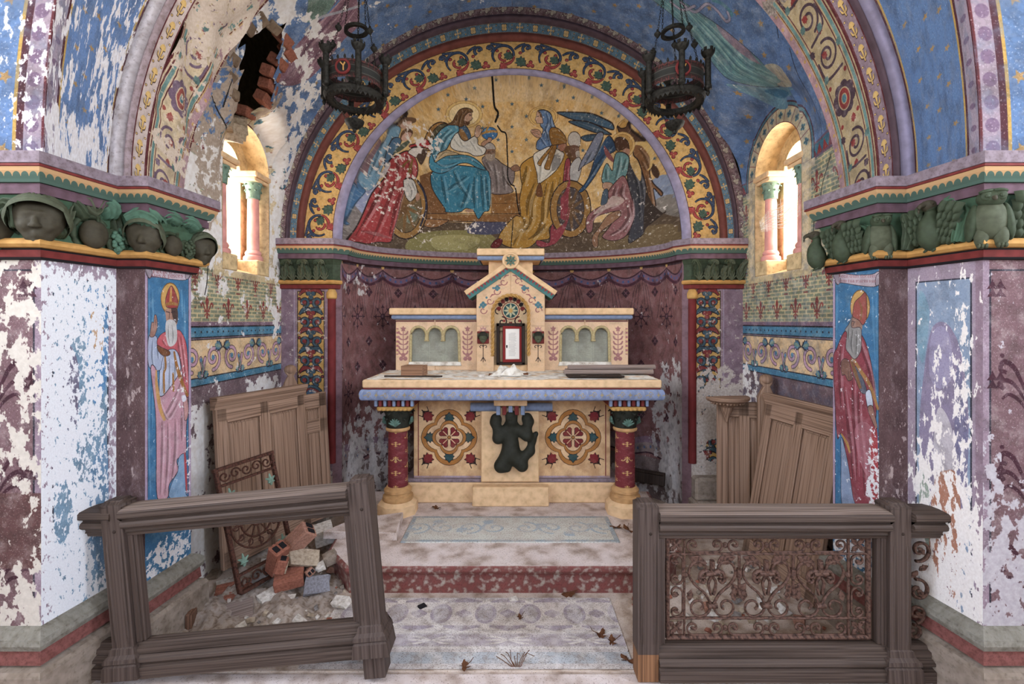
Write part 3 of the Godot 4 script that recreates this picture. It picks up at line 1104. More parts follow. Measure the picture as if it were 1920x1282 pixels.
func hole_masonry(wall: Node3D) -> void:
	var rng := RandomNumberGenerator.new()
	rng.seed = 8
	var put := func(p: Vector3, s: Vector3, mat: Material, tilt: float, called := "brick") -> void:
		var b := MB.new()
		var a := atan2(p.y - SPR, -p.x)
		b.X = Transform3D(Basis(Vector3.BACK, -a + tilt) * Basis(Vector3.RIGHT, rng.randf_range(-.12, .12)), p)
		b.box(Vector3.ZERO, s, .008)
		obj(called, b, mat, wall)
	# torn edge of hollow bricks on the right, seen end on
	for q in [[530, 78, .0], [538, 104, -.02], [520, 122, .0], [506, 142, .01], [502, 166, .0], [494, 190, .02], [490, 214, .03]]:
		put.call(on_vault(q[0] + 9, q[1], .038), Vector3(.09, .075, .13), M.brick, rng.randf_range(-.3, .3))
	for q in [[438, 110], [432, 142], [438, 178], [470, 52], [492, 36], [516, 52]]:
		put.call(on_vault(q[0], q[1], .03), Vector3(.08, .07, .12), M.stone, rng.randf_range(-.3, .3), "stone")
	# courses of brick deeper in, and the rough lump over the window
	for r in 5:
		for k in 3: put.call(on_vault(455 + k * 20 + (r % 2) * 8, 92 + r * 15, .34), Vector3(.08, .07, .13), M.stone, rng.randf_range(-.05, .05))
	for q in [[462, 236, .05], [478, 246, .03], [470, 252, .02], [488, 236, .03]]:
		var b := chunk(rng, Vector3(.07, .06, .08))
		b.X = Transform3D()
		var o := obj("stone", b, M.mortar, wall)
		o.position = on_vault(q[0], q[1], q[2])
		o.rotation = Vector3(q[0], q[1], 0)
# ---------------------------------------------------------------- stepped piers with carved capitals
func pier_path(k: float) -> Array:
	return [Vector3(k * 3.7, 0, -2.1), Vector3(k * 2.06, 0, -2.1), Vector3(k * 2.02, 0, -2.45), Vector3(k * 1.873, 0, -2.45), Vector3(k * 1.846, 0, -2.76), Vector3(k * 2.1, 0, -2.76)]

func build_piers() -> void:
	for k in [-1.0, 1.0]:
		var s := "left" if k < 0 else "right"
		var path := pier_path(k)
		var nm := [["wall_pier_front_%s" % s, "pier"], ["wall_pier_jamb_%s" % s, "jamb"], ["wall_pier_strip_%s" % s, "strip"], ["saint_panel", "saint"], ["wall_pier_back_%s" % s, ""]]
		for i in 5:
			var a: Vector3 = path[i]
			var b: Vector3 = path[i + 1]
			var up := Vector3(0, 2.0, 0)
			var lo := Vector3.ZERO
			if nm[i][1] == "saint": lo = Vector3(0, 0.36, 0)
			var mat: Material = M[nm[i][1] + ("_l" if k < 0 else "_r")] if nm[i][1] else M.mauve
			var q := MB.new()
			var ua: float = 1.64 / 0.5 if i == 0 else 0.0
			var ub: float = 0.0 if i == 0 else 1.0
			if k < 0: q.quad(a + up, b + up, b + lo, a + lo, Vector2(ua, 0), Vector2(ub, 0), Vector2(ub, 1), Vector2(ua, 1))
			else: q.quad(b + up, a + up, a + lo, b + lo, Vector2(ub, 0), Vector2(ua, 0), Vector2(ua, 1), Vector2(ub, 1))
			if nm[i][1] == "saint":
				tag(obj("saint_panel", q, mat), "painted bishop on blue, %s" % ("right hand raised in blessing, on the left pier" if k < 0 else "long grey beard and dark red cope, on the right pier"), "mural")
				struct("wall_pier_foot_%s" % s, plane(a, b, b + lo, a + lo), M.dirty, "flaking foot of the %s bishop pier" % s, "wall")
			else:
				var lab: String = {"pier": "%s front pier face", "jamb": "%s pier jamb with peeling plaster and faded paint", "strip": "dark mauve strip beside the %s bishop panel", "": "%s pier back"}[nm[i][1]] % s
				struct(nm[i][0], q, mat, lab, "wall")
		capital(k, path)
		# foot: rounded moulding, red band, plinth
		var b := MB.new()
		b.sweep(path, [Vector2(0, 0.37), Vector2(0.02, 0.36), Vector2(0.045, 0.335), Vector2(0.05, 0.31), Vector2(0.04, 0.285), Vector2(0.0, 0.28)], -k)
		struct("baseboard_%s" % s, b, M.basemould, "worn greenish rounded moulding at the foot of the %s pier" % s, "baseboard")
		b = MB.new()
		b.sweep(path, [Vector2(0, 0.285), Vector2(0.03, 0.28), Vector2(0.035, 0.22), Vector2(0.0, 0.215)], -k)
		struct("baseboard_red_%s" % s, b, M.redfoot, "red painted band at the foot of the %s pier" % s, "baseboard")
		b = MB.new()
		b.sweep(path, [Vector2(0, 0.215), Vector2(0.05, 0.2), Vector2(0.06, 0.18), Vector2(0.06, -0.2), Vector2(0, -0.2)], -k)
		struct("baseboard_plinth_%s" % s, b, M.dirtyplinth, "stained stone plinth of the %s pier" % s, "baseboard")
	apse_cornice()

func cornice_parts(w: Node3D, path: Array, side: float) -> void:
	var b := MB.new()
	b.sweep(path, [Vector2(-0.05, 2.43), Vector2(0.098, 2.415), Vector2(0.1, 2.41), Vector2(0.1, 2.365), Vector2(0.09, 2.362)], side)
	obj("slab", b, M.lilacgrey, w)
	b = MB.new()
	b.sweep(path, [Vector2(0.09, 2.364), Vector2(0.098, 2.362), Vector2(0.098, 2.352), Vector2(0.09, 2.35)], side)
	obj("red_fillet", b, M.redband, w)
	b = MB.new()
	b.sweep(path, [Vector2(0.093, 2.352), Vector2(0.09, 2.335), Vector2(0.082, 2.32), Vector2(0.072, 2.305), Vector2(0.066, 2.292), Vector2(0.055, 2.29)], side)
	obj("scalloped_hollow", b, M.scallop, w)
	b = MB.new()
	b.sweep(path, [Vector2(0.055, 2.29), Vector2(0.055, 2.282), Vector2(0.06, 2.28), Vector2(0.06, 2.245), Vector2(0.0, 2.24)], side)
	obj("mauve_fillet", b, M.purplefillet, w)

func capital(k: float, path: Array) -> void:
	var side := -k
	var w := thing("pier_capital", "green carved capital and painted cornice of the left pier with human heads and grapes" if k < 0 else "green carved capital and painted cornice of the right pier with owls and birds", "capital")
	cornice_parts(w, path, side)
	var b := MB.new()
	b.sweep(path, [Vector2(0.05, 2.25), Vector2(0.025, 2.2), Vector2(0.015, 2.1), Vector2(0.03, 2.05)], side, false)
	obj("ground", b, M.carveground, w)
	b = MB.new()
	b.sweep(path, [Vector2(0.02, 2.06), Vector2(0.045, 2.058), Vector2(0.062, 2.046), Vector2(0.062, 2.032), Vector2(0.05, 2.02), Vector2(0.02, 2.018)], side)
	obj("ochre_roll", b, M.ochre, w)
	b = MB.new()
	b.sweep(path, [Vector2(0.015, 2.02), Vector2(0.028, 2.018), Vector2(0.028, 2.01), Vector2(0.015, 2.009)], side)
	b.sweep(path, [Vector2(0.0, 1.982), Vector2(0.024, 1.98), Vector2(0.018, 1.972), Vector2(0.0, 1.97)], side)
	obj("black_line", b, M.black, w)
	b = MB.new()
	b.sweep(path, [Vector2(0.02, 2.012), Vector2(0.03, 2.01), Vector2(0.022, 1.98), Vector2(0.0, 1.98)], side)
	obj("red_band", b, M.redband, w)
	if k < 0: heads_and_fruit(w)
	else: owls_and_birds(w)

func yawed(deg: float, roll := 0.0, pitch := 0.0) -> Basis:
	return Basis(Vector3.UP, deg_to_rad(deg)) * Basis(Vector3.RIGHT, deg_to_rad(pitch)) * Basis(Vector3.BACK, deg_to_rad(roll))

# a carved face looking along +z of bs; r is half width, half height, half depth
func face(b: MB, c: Vector3, bs: Basis, r: Vector3) -> void:
	var bones := []
	for q in [[-.25, .3, -.15, .25, .3, -.15, .62, .62], [-.16, -.05, -.05, .16, -.05, -.05, .6, .6], [-.1, -.5, .05, .1, -.5, .05, .4, .4], [0, -.76, .3, 0, -.8, .3, .17, .17], [0, .24, .5, 0, -.16, .78, .08, .13]]:
		bones.append([c + bs * (Vector3(q[0], q[1], q[2]) * r), c + bs * (Vector3(q[3], q[4], q[5]) * r), q[6] * r.y, q[7] * r.y])
	for k in [-1.0, 1.0]:
		for q in [[.34, -.24, .4, .38, -.2, .4, .17, .17], [.1, .34, .56, .5, .28, .34, .09, .08], [.12, -.2, .68, .12, -.2, .68, .08, .08], [0, -.44, .52, .2, -.42, .44, .075, .05], [0, -.57, .50, .15, -.55, .44, .075, .05], [.68, .05, -.1, .7, -.1, -.1, .13, .1]]:
			bones.append([c + bs * (Vector3(q[0] * k, q[1], q[2]) * r), c + bs * (Vector3(q[3] * k, q[4], q[5]) * r), q[6] * r.y, q[7] * r.y])
	blended(bones, r.y * .065, r.y * .1, b)
	for k in [-1.0, 1.0]: b.ball(c + bs * (Vector3(.28 * k, .12, .44) * r), Vector3(.13, .08, .11) * r.y, 12, 8, bs)

# waved hair over the upper head
func hair(b: MB, c: Vector3, bs: Basis, r: Vector3, fringe := 0.34) -> void:
	var rows := []
	for i in 17:
		var row := []
		for j in 49:
			var f := TAU * (j % 48) / 48.0
			var front := cos(f)
			var t := (PI * 0.5 - fringe * maxf(front, 0.0) + 0.5 * maxf(-front, 0.0)) * i / 16.0
			if front < 0.4 and front > -0.6: t *= 1.25
			var wv := 1.0 + 0.035 * sin(f * 13.0 + sin(i * 0.8) * 1.5) * sin(PI * minf(i / 12.0, 1.0)) + (0.06 * sin(PI * clampf((i - 11) / 5.0, 0.0, 1.0)))
			row.append(c + bs * Vector3(sin(t) * sin(f) * r.x * wv, cos(t) * r.y * wv, sin(t) * cos(f) * r.z * wv))
		rows.append(row)
	b.surf(rows)

# a bent, ribbed sheet with scalloped lower edge: spine points, widths, and the way the sheet faces
func ribbed(b: MB, spine: Array, wd: Array, out: Vector3, ribs := 3.0, depth := 0.012, curl := 0.02) -> void:
	var rows := []
	var m := spine.size()
	for i in m:
		var t: Vector3 = (spine[mini(i + 1, m - 1)] - spine[maxi(i - 1, 0)]).normalized()
		var s := t.cross(out).normalized()
		var row := []
		for j in 15:
			var f := j / 14.0 * 2.0 - 1.0
			var wob := 1.0 + 0.14 * sin(i * 2.4) * absf(f)
			row.append(spine[i] + s * f * wd[i] * wob + out * (depth * cos(f * PI * ribs) + curl * (1.0 - f * f)))
		rows.append(row)
	b.surf(rows)
	var back := []
	for row in rows: back.append([row[0], row[0] - out * 0.03])
	b.surf(back)
	back = []
	for row in rows: back.append([row[14], row[14] - out * 0.03])
	b.surf(back)

func spine_of(pts: Array, n := 4) -> Array:
	var o := []
	var m := pts.size()
	for i in m - 1:
		for k in n:
			o.append(pts[i].cubic_interpolate(pts[i + 1], pts[maxi(i - 1, 0)], pts[mini(i + 2, m - 1)], float(k) / n))
	o.append(pts[m - 1])
	return o

func leaf_on(w: Node3D, px: Array, d0: float, d1: float, width: float, out: Vector3, mat: Material, called := "carved_leaf", ribs := 3.0) -> void:
	var pts := []
	for i in px.size(): pts.append(P(px[i].x, px[i].y, lerpf(d0, d1, float(i) / (px.size() - 1))))
	var sp := spine_of(pts)
	var wd := []
	for i in sp.size():
		var f := float(i) / (sp.size() - 1)
		wd.append(width * (0.35 + 0.75 * sin(PI * (0.12 + 0.76 * f))))
	var b := MB.new()
	ribbed(b, sp, wd, out.normalized(), ribs)
	obj(called, b, mat, w)

func heads_and_fruit(w: Node3D) -> void:
	var heads := [[Vector3(-2.045, 2.13, -2.075), 34.0, Vector3(.1, .105, .1), .98], [Vector3(-1.855, 2.12, -2.425), 22.0, Vector3(.08, .098, .085), .9], [Vector3(-1.80, 2.115, -2.79), 62.0, Vector3(.07, .09, .075), 1.0]]
	for h in heads:
		var bs := yawed(h[1], 0.0, 4.0)
		var b := MB.new()
		face(b, h[0], bs, h[2])
		var f := obj("carved_head", b, M.carvedark, w)
		b = MB.new()
		hair(b, h[0] + Vector3(0, 0.012, 0), bs, h[2] * 1.06, 0.66)
		obj("carved_hair", b, M.carvelight, f)
	# fruit, straps and grapes on the jambs
	for q in [[Vector3(-1.985, 2.115, -2.28), .062], [Vector3(-1.81, 2.105, -2.565), .05], [Vector3(-2.2, 2.12, -2.06), .075]]:
		var b := MB.new()
		var turn := Basis(Vector3.UP, 1.35)
		b.ball(q[0], Vector3(q[1], q[1] * 1.1, q[1] * .6), 20, 14, turn)
		var a := obj("carved_apple", b, M.carvedark, w)
		b = MB.new()
		b.tube([q[0] + Vector3(.02, q[1] * 1.0, 0), q[0] + Vector3(.03, q[1] * 1.3, .01)], .008, 6)
		obj("stalk", b, M.carve, a)
		# a leafy curl round the apple
		b = MB.new()
		var ring := []
		for i in 21:
			var t := 0.6 + 4.6 * i / 20.0
			ring.append(q[0] + turn * Vector3(cos(t) * q[1] * 1.25, sin(t) * q[1] * 1.35, -.02))
		b.tube(ring, q[1] * .2, 8)
		obj("carved_tendril", b, M.carve, w)
	for q in [[Vector3(-1.965, 2.1, -2.4), .05], [Vector3(-1.795, 2.1, -2.665), .04]]:
		var b := MB.new()
		var rng := RandomNumberGenerator.new()
		rng.seed = 5
		for i in 34:
			var y := -1.0 + 2.0 * i / 33.0
			var wd := sqrt(maxf(1.0 - y * y, 0.05)) * (1.0 if y > 0 else 0.85)
			var a := rng.randf_range(-1.4, 1.4)
			b.ball(q[0] + Vector3(cos(a) * q[1] * .62 * wd, y * q[1] * 1.15, sin(a) * q[1] * .8 * wd), Vector3.ONE * q[1] * .26, 8, 6)
		obj("carved_grapes", b, M.greenleaf if q[1] > .045 else M.carve, w)
		b = MB.new()
		b.ball(q[0] + Vector3(-.02, 0, 0), Vector3(q[1] * .4, q[1] * 1.35, q[1] * 1.05), 16, 10)
		obj("carved_pod", b, M.carve, w)
	for q in [[Vector3(-1.985, 2.13, -2.345), .06], [Vector3(-1.81, 2.115, -2.615), .05]]:
		var b := MB.new()
		b.box(q[0], Vector3(.03, .05, q[1]), .006)
		obj("carved_strap", b, M.carve, w)
	var out := Vector3(1, .3, .35)
	leaf_on(w, [Vector2(122, 432), Vector2(128, 396), Vector2(143, 376), Vector2(163, 377), Vector2(176, 398), Vector2(190, 380)], 2.16, 2.33, .03, out, M.carvelight)
	leaf_on(w, [Vector2(138, 380), Vector2(150, 392), Vector2(158, 403), Vector2(163, 408)], 2.2, 2.26, .022, out, M.carve)
	leaf_on(w, [Vector2(190, 384), Vector2(205, 384), Vector2(212, 398), Vector2(207, 413)], 2.34, 2.38, .04, out, M.greenleaf)
	leaf_on(w, [Vector2(215, 395), Vector2(222, 425), Vector2(226, 458)], 2.42, 2.42, .03, out, M.carve)
	leaf_on(w, [Vector2(96, 440), Vector2(108, 428), Vector2(118, 440), Vector2(112, 450)], 2.12, 2.16, .022, out, M.carve)
	leaf_on(w, [Vector2(300, 412), Vector2(315, 404), Vector2(330, 410), Vector2(338, 416)], 2.5, 2.62, .03, out, M.greenleaf)
	leaf_on(w, [Vector2(336, 420), Vector2(350, 414), Vector2(362, 418), Vector2(372, 430)], 2.63, 2.72, .03, out, M.greenleaf)
	leaf_on(w, [Vector2(232, 428), Vector2(238, 446), Vector2(244, 462)], 2.42, 2.42, .035, Vector3(.2, .2, 1), M.carve)
	leaf_on(w, [Vector2(236, 414), Vector2(262, 402), Vector2(285, 408), Vector2(300, 420)], 2.38, 2.42, .045, Vector3(.4, .7, 1), M.greenleaf)
	leaf_on(w, [Vector2(0, 400), Vector2(16, 384), Vector2(30, 396), Vector2(34, 430)], 2.02, 2.04, .035, Vector3(0, .2, 1), M.carve)

# feathers in overlapping rows on a wing
func wing(b: MB, root: Vector3, tip: Vector3, wd: float, out: Vector3) -> void:
	var ax := tip - root
	var s := ax.cross(out).normalized()
	for row in 5:
		var f := row / 5.0
		var n := 3 + (row % 2)
		for i in n:
			var g := (i + 0.5) / n * 2.0 - 1.0
			var a := root + ax * f + s * g * wd * (1.0 - 0.35 * f) + out * (0.03 - 0.012 * row * 0.5)
			var e := a + ax * 0.36
			var fw := wd / n * 1.15
			var rows := []
			for k in 6:
				var t := k / 5.0
				var hw := fw * sqrt(maxf(1.0 - pow(t, 3.0), 0.0)) + 0.001
				var c := a.lerp(e, t) + out * (0.016 * sin(t * 2.2))
				rows.append([c - s * hw - out * 0.012, c - s * hw * 0.5 + out * 0.004, c + out * 0.009, c + s * hw * 0.5 + out * 0.004, c + s * hw - out * 0.012])
			b.surf(rows)

func owl(w: Node3D, c: Vector3, yaw: float, k: float) -> void:
	var bs := yawed(yaw)
	var b := MB.new()
	b.ball(c + bs * Vector3(0, .0, 0) * k, Vector3(.075, .1, .065) * k, 22, 16)
	for l in [-1.0, 1.0]:
		b.ball(c + bs * Vector3(l * .036, -.085, .02) * k, Vector3(.03, .06, .03) * k, 12, 8)
		for t in 3: b.ball(c + bs * Vector3(l * .036 + (t - 1) * .014, -.13, .035) * k, Vector3(.008, .014, .018) * k, 8, 6, bs)
	var o := obj("carved_owl", b, M.carvelight, w)
	b = MB.new()
	var h := c + bs * Vector3(0, .105, .018) * k
	b.ball(h, Vector3(.056, .048, .052) * k, 22, 14, bs)
	for l in [-1.0, 1.0]:
		b.ball(h + bs * Vector3(l * .026, .006, .04) * k, Vector3(.024, .024, .012) * k, 14, 8, bs)
		b.ball(h + bs * Vector3(l * .026, .004, .052) * k, Vector3(.01, .01, .006) * k, 8, 6, bs)
		b.ball(h + bs * Vector3(l * .026, .03, .032) * k, Vector3(.03, .011, .022) * k, 10, 6, bs * Basis(Vector3.BACK, -l * .15))
		b.ball(c + bs * Vector3(l * .066, -.01, -.005) * k, Vector3(.024, .095, .05) * k, 12, 10, bs * Basis(Vector3.BACK, l * .12))
	obj("head", b, M.carve, o)
	b = MB.new()
	b.X = Transform3D(bs * Basis(Vector3.RIGHT, 2.3), h + bs * Vector3(0, -.004, .05) * k)
	b.lathe([Vector2(0.012 * k, 0), Vector2(.008 * k, .016 * k), Vector2(0, .03 * k)], 8)
	obj("beak", b, M.carvedark, o)

func bird(w: Node3D, c: Vector3, yaw: float, k: float) -> void:
	var bs := yawed(yaw)
	var b := MB.new()
	b.tube(spine_of([c + bs * Vector3(.0, -.12, 0) * k, c + bs * Vector3(0, -.05, .01) * k, c + bs * Vector3(0, .03, .02) * k, c + bs * Vector3(0, .085, .012) * k, c + bs * Vector3(0, .115, .022) * k]), [.012 * k, .03 * k, .046 * k, .056 * k, .06 * k, .06 * k, .058 * k, .054 * k, .048 * k, .04 * k, .032 * k, .028 * k, .026 * k, .026 * k, .03 * k, .034 * k, .03 * k], 14)
	for l in [-1.0, 1.0]: b.tube([c + bs * Vector3(l * .02, -.07, .0) * k, c + bs * Vector3(l * .022, -.11, .01) * k, c + bs * Vector3(l * .022, -.125, .03) * k], [.014 * k, .008 * k, .006 * k], 8)
	var o := obj("carved_bird", b, M.carve, w)
	b = MB.new()
	var h := c + bs * Vector3(0, .12, .025) * k
	b.ball(h, Vector3(.034, .032, .04) * k, 14, 10, bs)
	b.tube(spine_of([h + bs * Vector3(0, .004, .03) * k, h + bs * Vector3(0, -.008, .06) * k, h + bs * Vector3(0, -.045, .066) * k]), [.02 * k, .017 * k, .014 * k, .013 * k, .011 * k, .009 * k, .007 * k, .004 * k, .002 * k], 8)
	for l in [-1.0, 1.0]: b.ball(h + bs * Vector3(l * .028, .006, .014) * k, Vector3.ONE * .008 * k, 8, 6)
	obj("head", b, M.carvedark, o)

func owls_and_birds(w: Node3D) -> void:
	owl(w, Vector3(2.05, 2.135, -2.06), -30.0, .86)
	owl(w, Vector3(1.862, 2.125, -2.43), -24.0, .78)
	bird(w, Vector3(1.99, 2.14, -2.27), -80.0, .88)
	bird(w, Vector3(1.80, 2.12, -2.6), -80.0, .84)
	bird(w, Vector3(1.77, 2.10, -2.77), -110.0, .82)
	var out := Vector3(-1, .2, .3).normalized()
	for q in [[Vector3(2.0, 2.235, -2.16), Vector3(2.0, 2.08, -2.21)], [Vector3(1.98, 2.235, -2.36), Vector3(1.985, 2.09, -2.32)], [Vector3(1.8, 2.22, -2.53), Vector3(1.82, 2.08, -2.52)], [Vector3(1.79, 2.21, -2.69), Vector3(1.81, 2.07, -2.66)]]:
		var b := MB.new()
		wing(b, q[0], q[1], .048, out)
		obj("carved_wing", b, M.carve, w)
	for q in [[Vector3(2.2, 2.235, -2.05), Vector3(2.17, 2.08, -2.07)], [Vector3(2.36, 2.235, -2.05), Vector3(2.4, 2.08, -2.07)]]:
		var b := MB.new()
		wing(b, q[0], q[1], .07, Vector3(0, .2, 1).normalized())
		obj("carved_wing", b, M.carve, w)
	leaf_on(w, [Vector2(1778, 380), Vector2(1795, 376), Vector2(1806, 400), Vector2(1796, 455)], 2.19, 2.14, .035, out, M.carveground)
	leaf_on(w, [Vector2(1700, 405), Vector2(1706, 430), Vector2(1700, 470)], 2.36, 2.38, .03, out, M.carve)
	leaf_on(w, [Vector2(1620, 425), Vector2(1632, 440), Vector2(1626, 482)], 2.48, 2.5, .035, out, M.carveground)

# the small pilasters and the cornice that follows the apse
func apse_cornice() -> void:
	var path := [Vector3(-2.02, 0, -4.2), Vector3(-1.57, 0, -4.2), Vector3(-1.512, 0, -4.27)]
	for k in range(1, 48):
		var t := PI * k / 48.0
		path.append(Vector3(-1.512 * cos(t), 0, -4.27 - 0.84 * sin(t)))
	path.append_array([Vector3(1.512, 0, -4.27), Vector3(1.57, 0, -4.2), Vector3(2.02, 0, -4.2)])
	var w := thing("cornice", "painted cornice with green scallops running round the apse under the mural", "cornice")
	cornice_parts(w, path, 1.0)
	for k in [-1.0, 1.0]:
		var p := [Vector3(-2.02, 0, -4.2), Vector3(-1.57, 0, -4.2), Vector3(-1.53, 0, -4.25)]
		if k > 0: p = [Vector3(1.53, 0, -4.25), Vector3(1.57, 0, -4.2), Vector3(2.02, 0, -4.2)]
		var c := thing("apse_capital", "carved leaf capital of the %s apse pilaster" % ("left" if k < 0 else "right"), "capital")
		var b := MB.new()
		b.sweep(p, [Vector2(0.05, 2.25), Vector2(0.02, 2.2), Vector2(0.015, 2.1), Vector2(0.03, 2.05)], 1.0, false)
		obj("ground", b, M.carve, c)
		b = MB.new()
		b.sweep(p, [Vector2(0.02, 2.065), Vector2(0.045, 2.06), Vector2(0.055, 2.045), Vector2(0.045, 2.03), Vector2(0.02, 2.025)], 1.0)
		obj("ochre_roll", b, M.ochre, c)
		b = MB.new()
		b.sweep(p, [Vector2(0.0, 2.026), Vector2(0.025, 2.022), Vector2(0.02, 1.99), Vector2(0.0, 1.985)], 1.0)
		obj("red_band", b, M.redband, c)
		for i in 6:
			var x: float = lerpf(-1.97, -1.62, i / 5.0) * -k
			var curl := 1.0 if i % 2 == 0 else -1.0
			b = MB.new()
			var z := -4.165
			ribbed(b, spine_of([Vector3(x, 2.07, z), Vector3(x + .01 * curl, 2.12, z + .01), Vector3(x + .02 * curl, 2.17, z + .03), Vector3(x + .05 * curl, 2.215, z + .05), Vector3(x + .075 * curl, 2.19, z + .06)]), [.02, .024, .03, .034, .036, .036, .036, .034, .032, .03, .028, .026, .024, .02, .016, .012, .006], Vector3(0, .3, 1).normalized(), 2.0, .008, .012)
			obj("carved_leaf", b, M.carvelight if i % 2 == 0 else M.carve, c)
			b = MB.new()
			for f in 5:
				var a := lerpf(-1.0, 1.0, f / 4.0)
				b.tube([Vector3(x, 2.06, z + .01), Vector3(x + sin(a) * .03, 2.06 + cos(a) * .05, z + .02), Vector3(x + sin(a) * .045, 2.06 + cos(a) * .075, z + .026)], [.008, .007, .003], 6)
			obj("carved_palmette", b, M.carvelight, c)
# ---------------------------------------------------------------- the painted walls
const GOLD := Color(.80, .61, .30)
const BLUE := Color(.33, .46, .66)
const DKRED := Color(.36, .12, .13)
const RED := Color(.62, .20, .19)
const LILAC := Color(.64, .56, .64)
const TEAL := Color(.27, .46, .52)
const NAVY := Color(.17, .25, .37)
const LINE := Color(.16, .12, .13)
const CHALK := Color(.90, .89, .88)
const CHALK2 := Color(.80, .76, .72)
const PEACH := Color(.88, .72, .50)

func mask_of(w: int, h: int, x0: float, y0: float, x1: float, y1: float, base: int, spots: Array) -> Image:
	# spots: [x, y, rx, ry, value], soft ellipses of more or less wear
	var d := PackedByteArray()
	d.resize(w * h)
	var o := 0
	for j in h:
		var y := lerpf(y0, y1, (j + 0.5) / h)
		for i in w:
			var x := lerpf(x0, x1, (i + 0.5) / w)
			var t := float(base)
			for s in spots:
				var q: float = pow((x - s[0]) / s[2], 2.0) + pow((y - s[1]) / s[3], 2.0)
				if q < 1.0: t = lerpf(t, s[4], 1.0 - q * q)
			d[o] = int(clampf(t, 0.0, 255.0))
			o += 1
	return Image.create_from_data(w, h, false, Image.FORMAT_L8, d)

func starry(c: Canvas, x0: float, x1: float, y0: float, y1: float, step: float, r: float, sd: int, col := Color(.66, .50, .28)) -> void:
	var rng := RandomNumberGenerator.new()
	rng.seed = sd
	var row := 0
	var y := y0
	while y < y1:
		var x := x0 + (step * 0.5 if row % 2 else 0.0)
		while x < x1:
			c.star(Vector2(x + rng.randf_range(-.02, .02), y + rng.randf_range(-.02, .02)), r, col, 5, 0.42, rng.randf() * 1.0 + (PI if c.ky < 0 else 0.0))
			x += step
		y += step * 0.62
		row += 1

# a pixel of the photograph to depth and height along the chancel wall
func wall_px(p: Vector2) -> Vector2:
	var dx := (p.x - 960.0) / FOC
	var dy := -(p.y - HZN) / FOC
	var t := HW / absf(dx)
	if EYE + dy * t <= SPR: return Vector2(t, EYE + dy * t)
	var a := dx * dx + dy * dy
	var b := 2.0 * dy * (EYE - SPR)
	t = (-b + sqrt(b * b - 4.0 * a * (pow(EYE - SPR, 2.0) - HW * HW))) / (2.0 * a)
	return Vector2(t, SPR + HW * atan2(EYE + dy * t - SPR, absf(dx * t)))

func frieze(c: Canvas, d0: float, d1: float) -> void:
	c.rect(d0, 1.70, d1, 1.66, Color(.50, .38, .45))
	c.rect(d0, 1.665, d1, 1.597, Color(.25, .50, .63))
	c.rect(d0, 1.672, d1, 1.662, LINE)
	c.rect(d0, 1.60, d1, 1.592, LINE)
	c.rect(d0, 1.592, d1, 1.58, LILAC)
	c.rect(d0, 1.583, d1, 1.335, PEACH)
	c.rect(d0, 1.588, d1, 1.58, LINE)
	c.rect(d0, 1.338, d1, 1.285, Color(.25, .50, .63))
	c.rect(d0, 1.34, d1, 1.333, LINE)
	c.rect(d0, 1.288, d1, 1.282, LINE)
	c.rect(d0, 1.282, d1, 1.02, Color(.46, .36, .38))
	var x := d0
	while x < d1:
		c.disc(Vector2(x, 1.632), .007, LINE)
		x += .06
	x = d0 - 0.1
	var pink := Color(.76, .56, .64)
	var i := 0
	while x < d1 + .2:
		c.at(Vector2(x, 1.46), 1.0, 0.0, i % 2 == 1)
		# a scroll with a stem, its leaves blue and green
		for w in [[.030, LINE], [.022, pink]]:
			c.stroke(Canvas.spiral(Vector2(0, 0), .085, .02, PI * .5, TAU * 1.25), w[0], w[1])
			c.stroke(Canvas.curve([Vector2(.085, .0), Vector2(.1, .05), Vector2(.115, .11)], false), w[0], w[1])
		for q in [[Vector2(-.02, -.085), .075, 2.9], [Vector2(.06, .085), .055, .9]]:
			var keep := c.T
			for w in 2:
				c.T = keep * Transform2D(q[2], q[0]) * Transform2D(0.0, Vector2.ONE * q[1] * (1.0 if w == 1 else 1.22), 0.0, Vector2.ZERO)
				c.leaf(Color(.24, .46, .60) if w == 1 else LINE)
			c.T = keep * Transform2D(q[2], q[0]) * Transform2D(0.0, Vector2(q[1], q[1] * .45), 0.0, Vector2.ZERO)
			c.leaf(Color(.45, .58, .50))
			c.T = keep
		c.disc(Vector2(.0, .0), .018, Color(.30, .52, .66))
		c.home()
		x += .215
		i += 1
	x = d0
	while x < d1 + .2:
		for w in [[.014, LINE], [.01, Color(.45, .58, .50)]]:
			c.stroke([Vector2(x, 1.36), Vector2(x + .01, 1.40), Vector2(x - .01, 1.44)], w[0], w[1])
		c.disc(Vector2(x - .01, 1.45), .014, Color(.30, .52, .66))
		x += .43

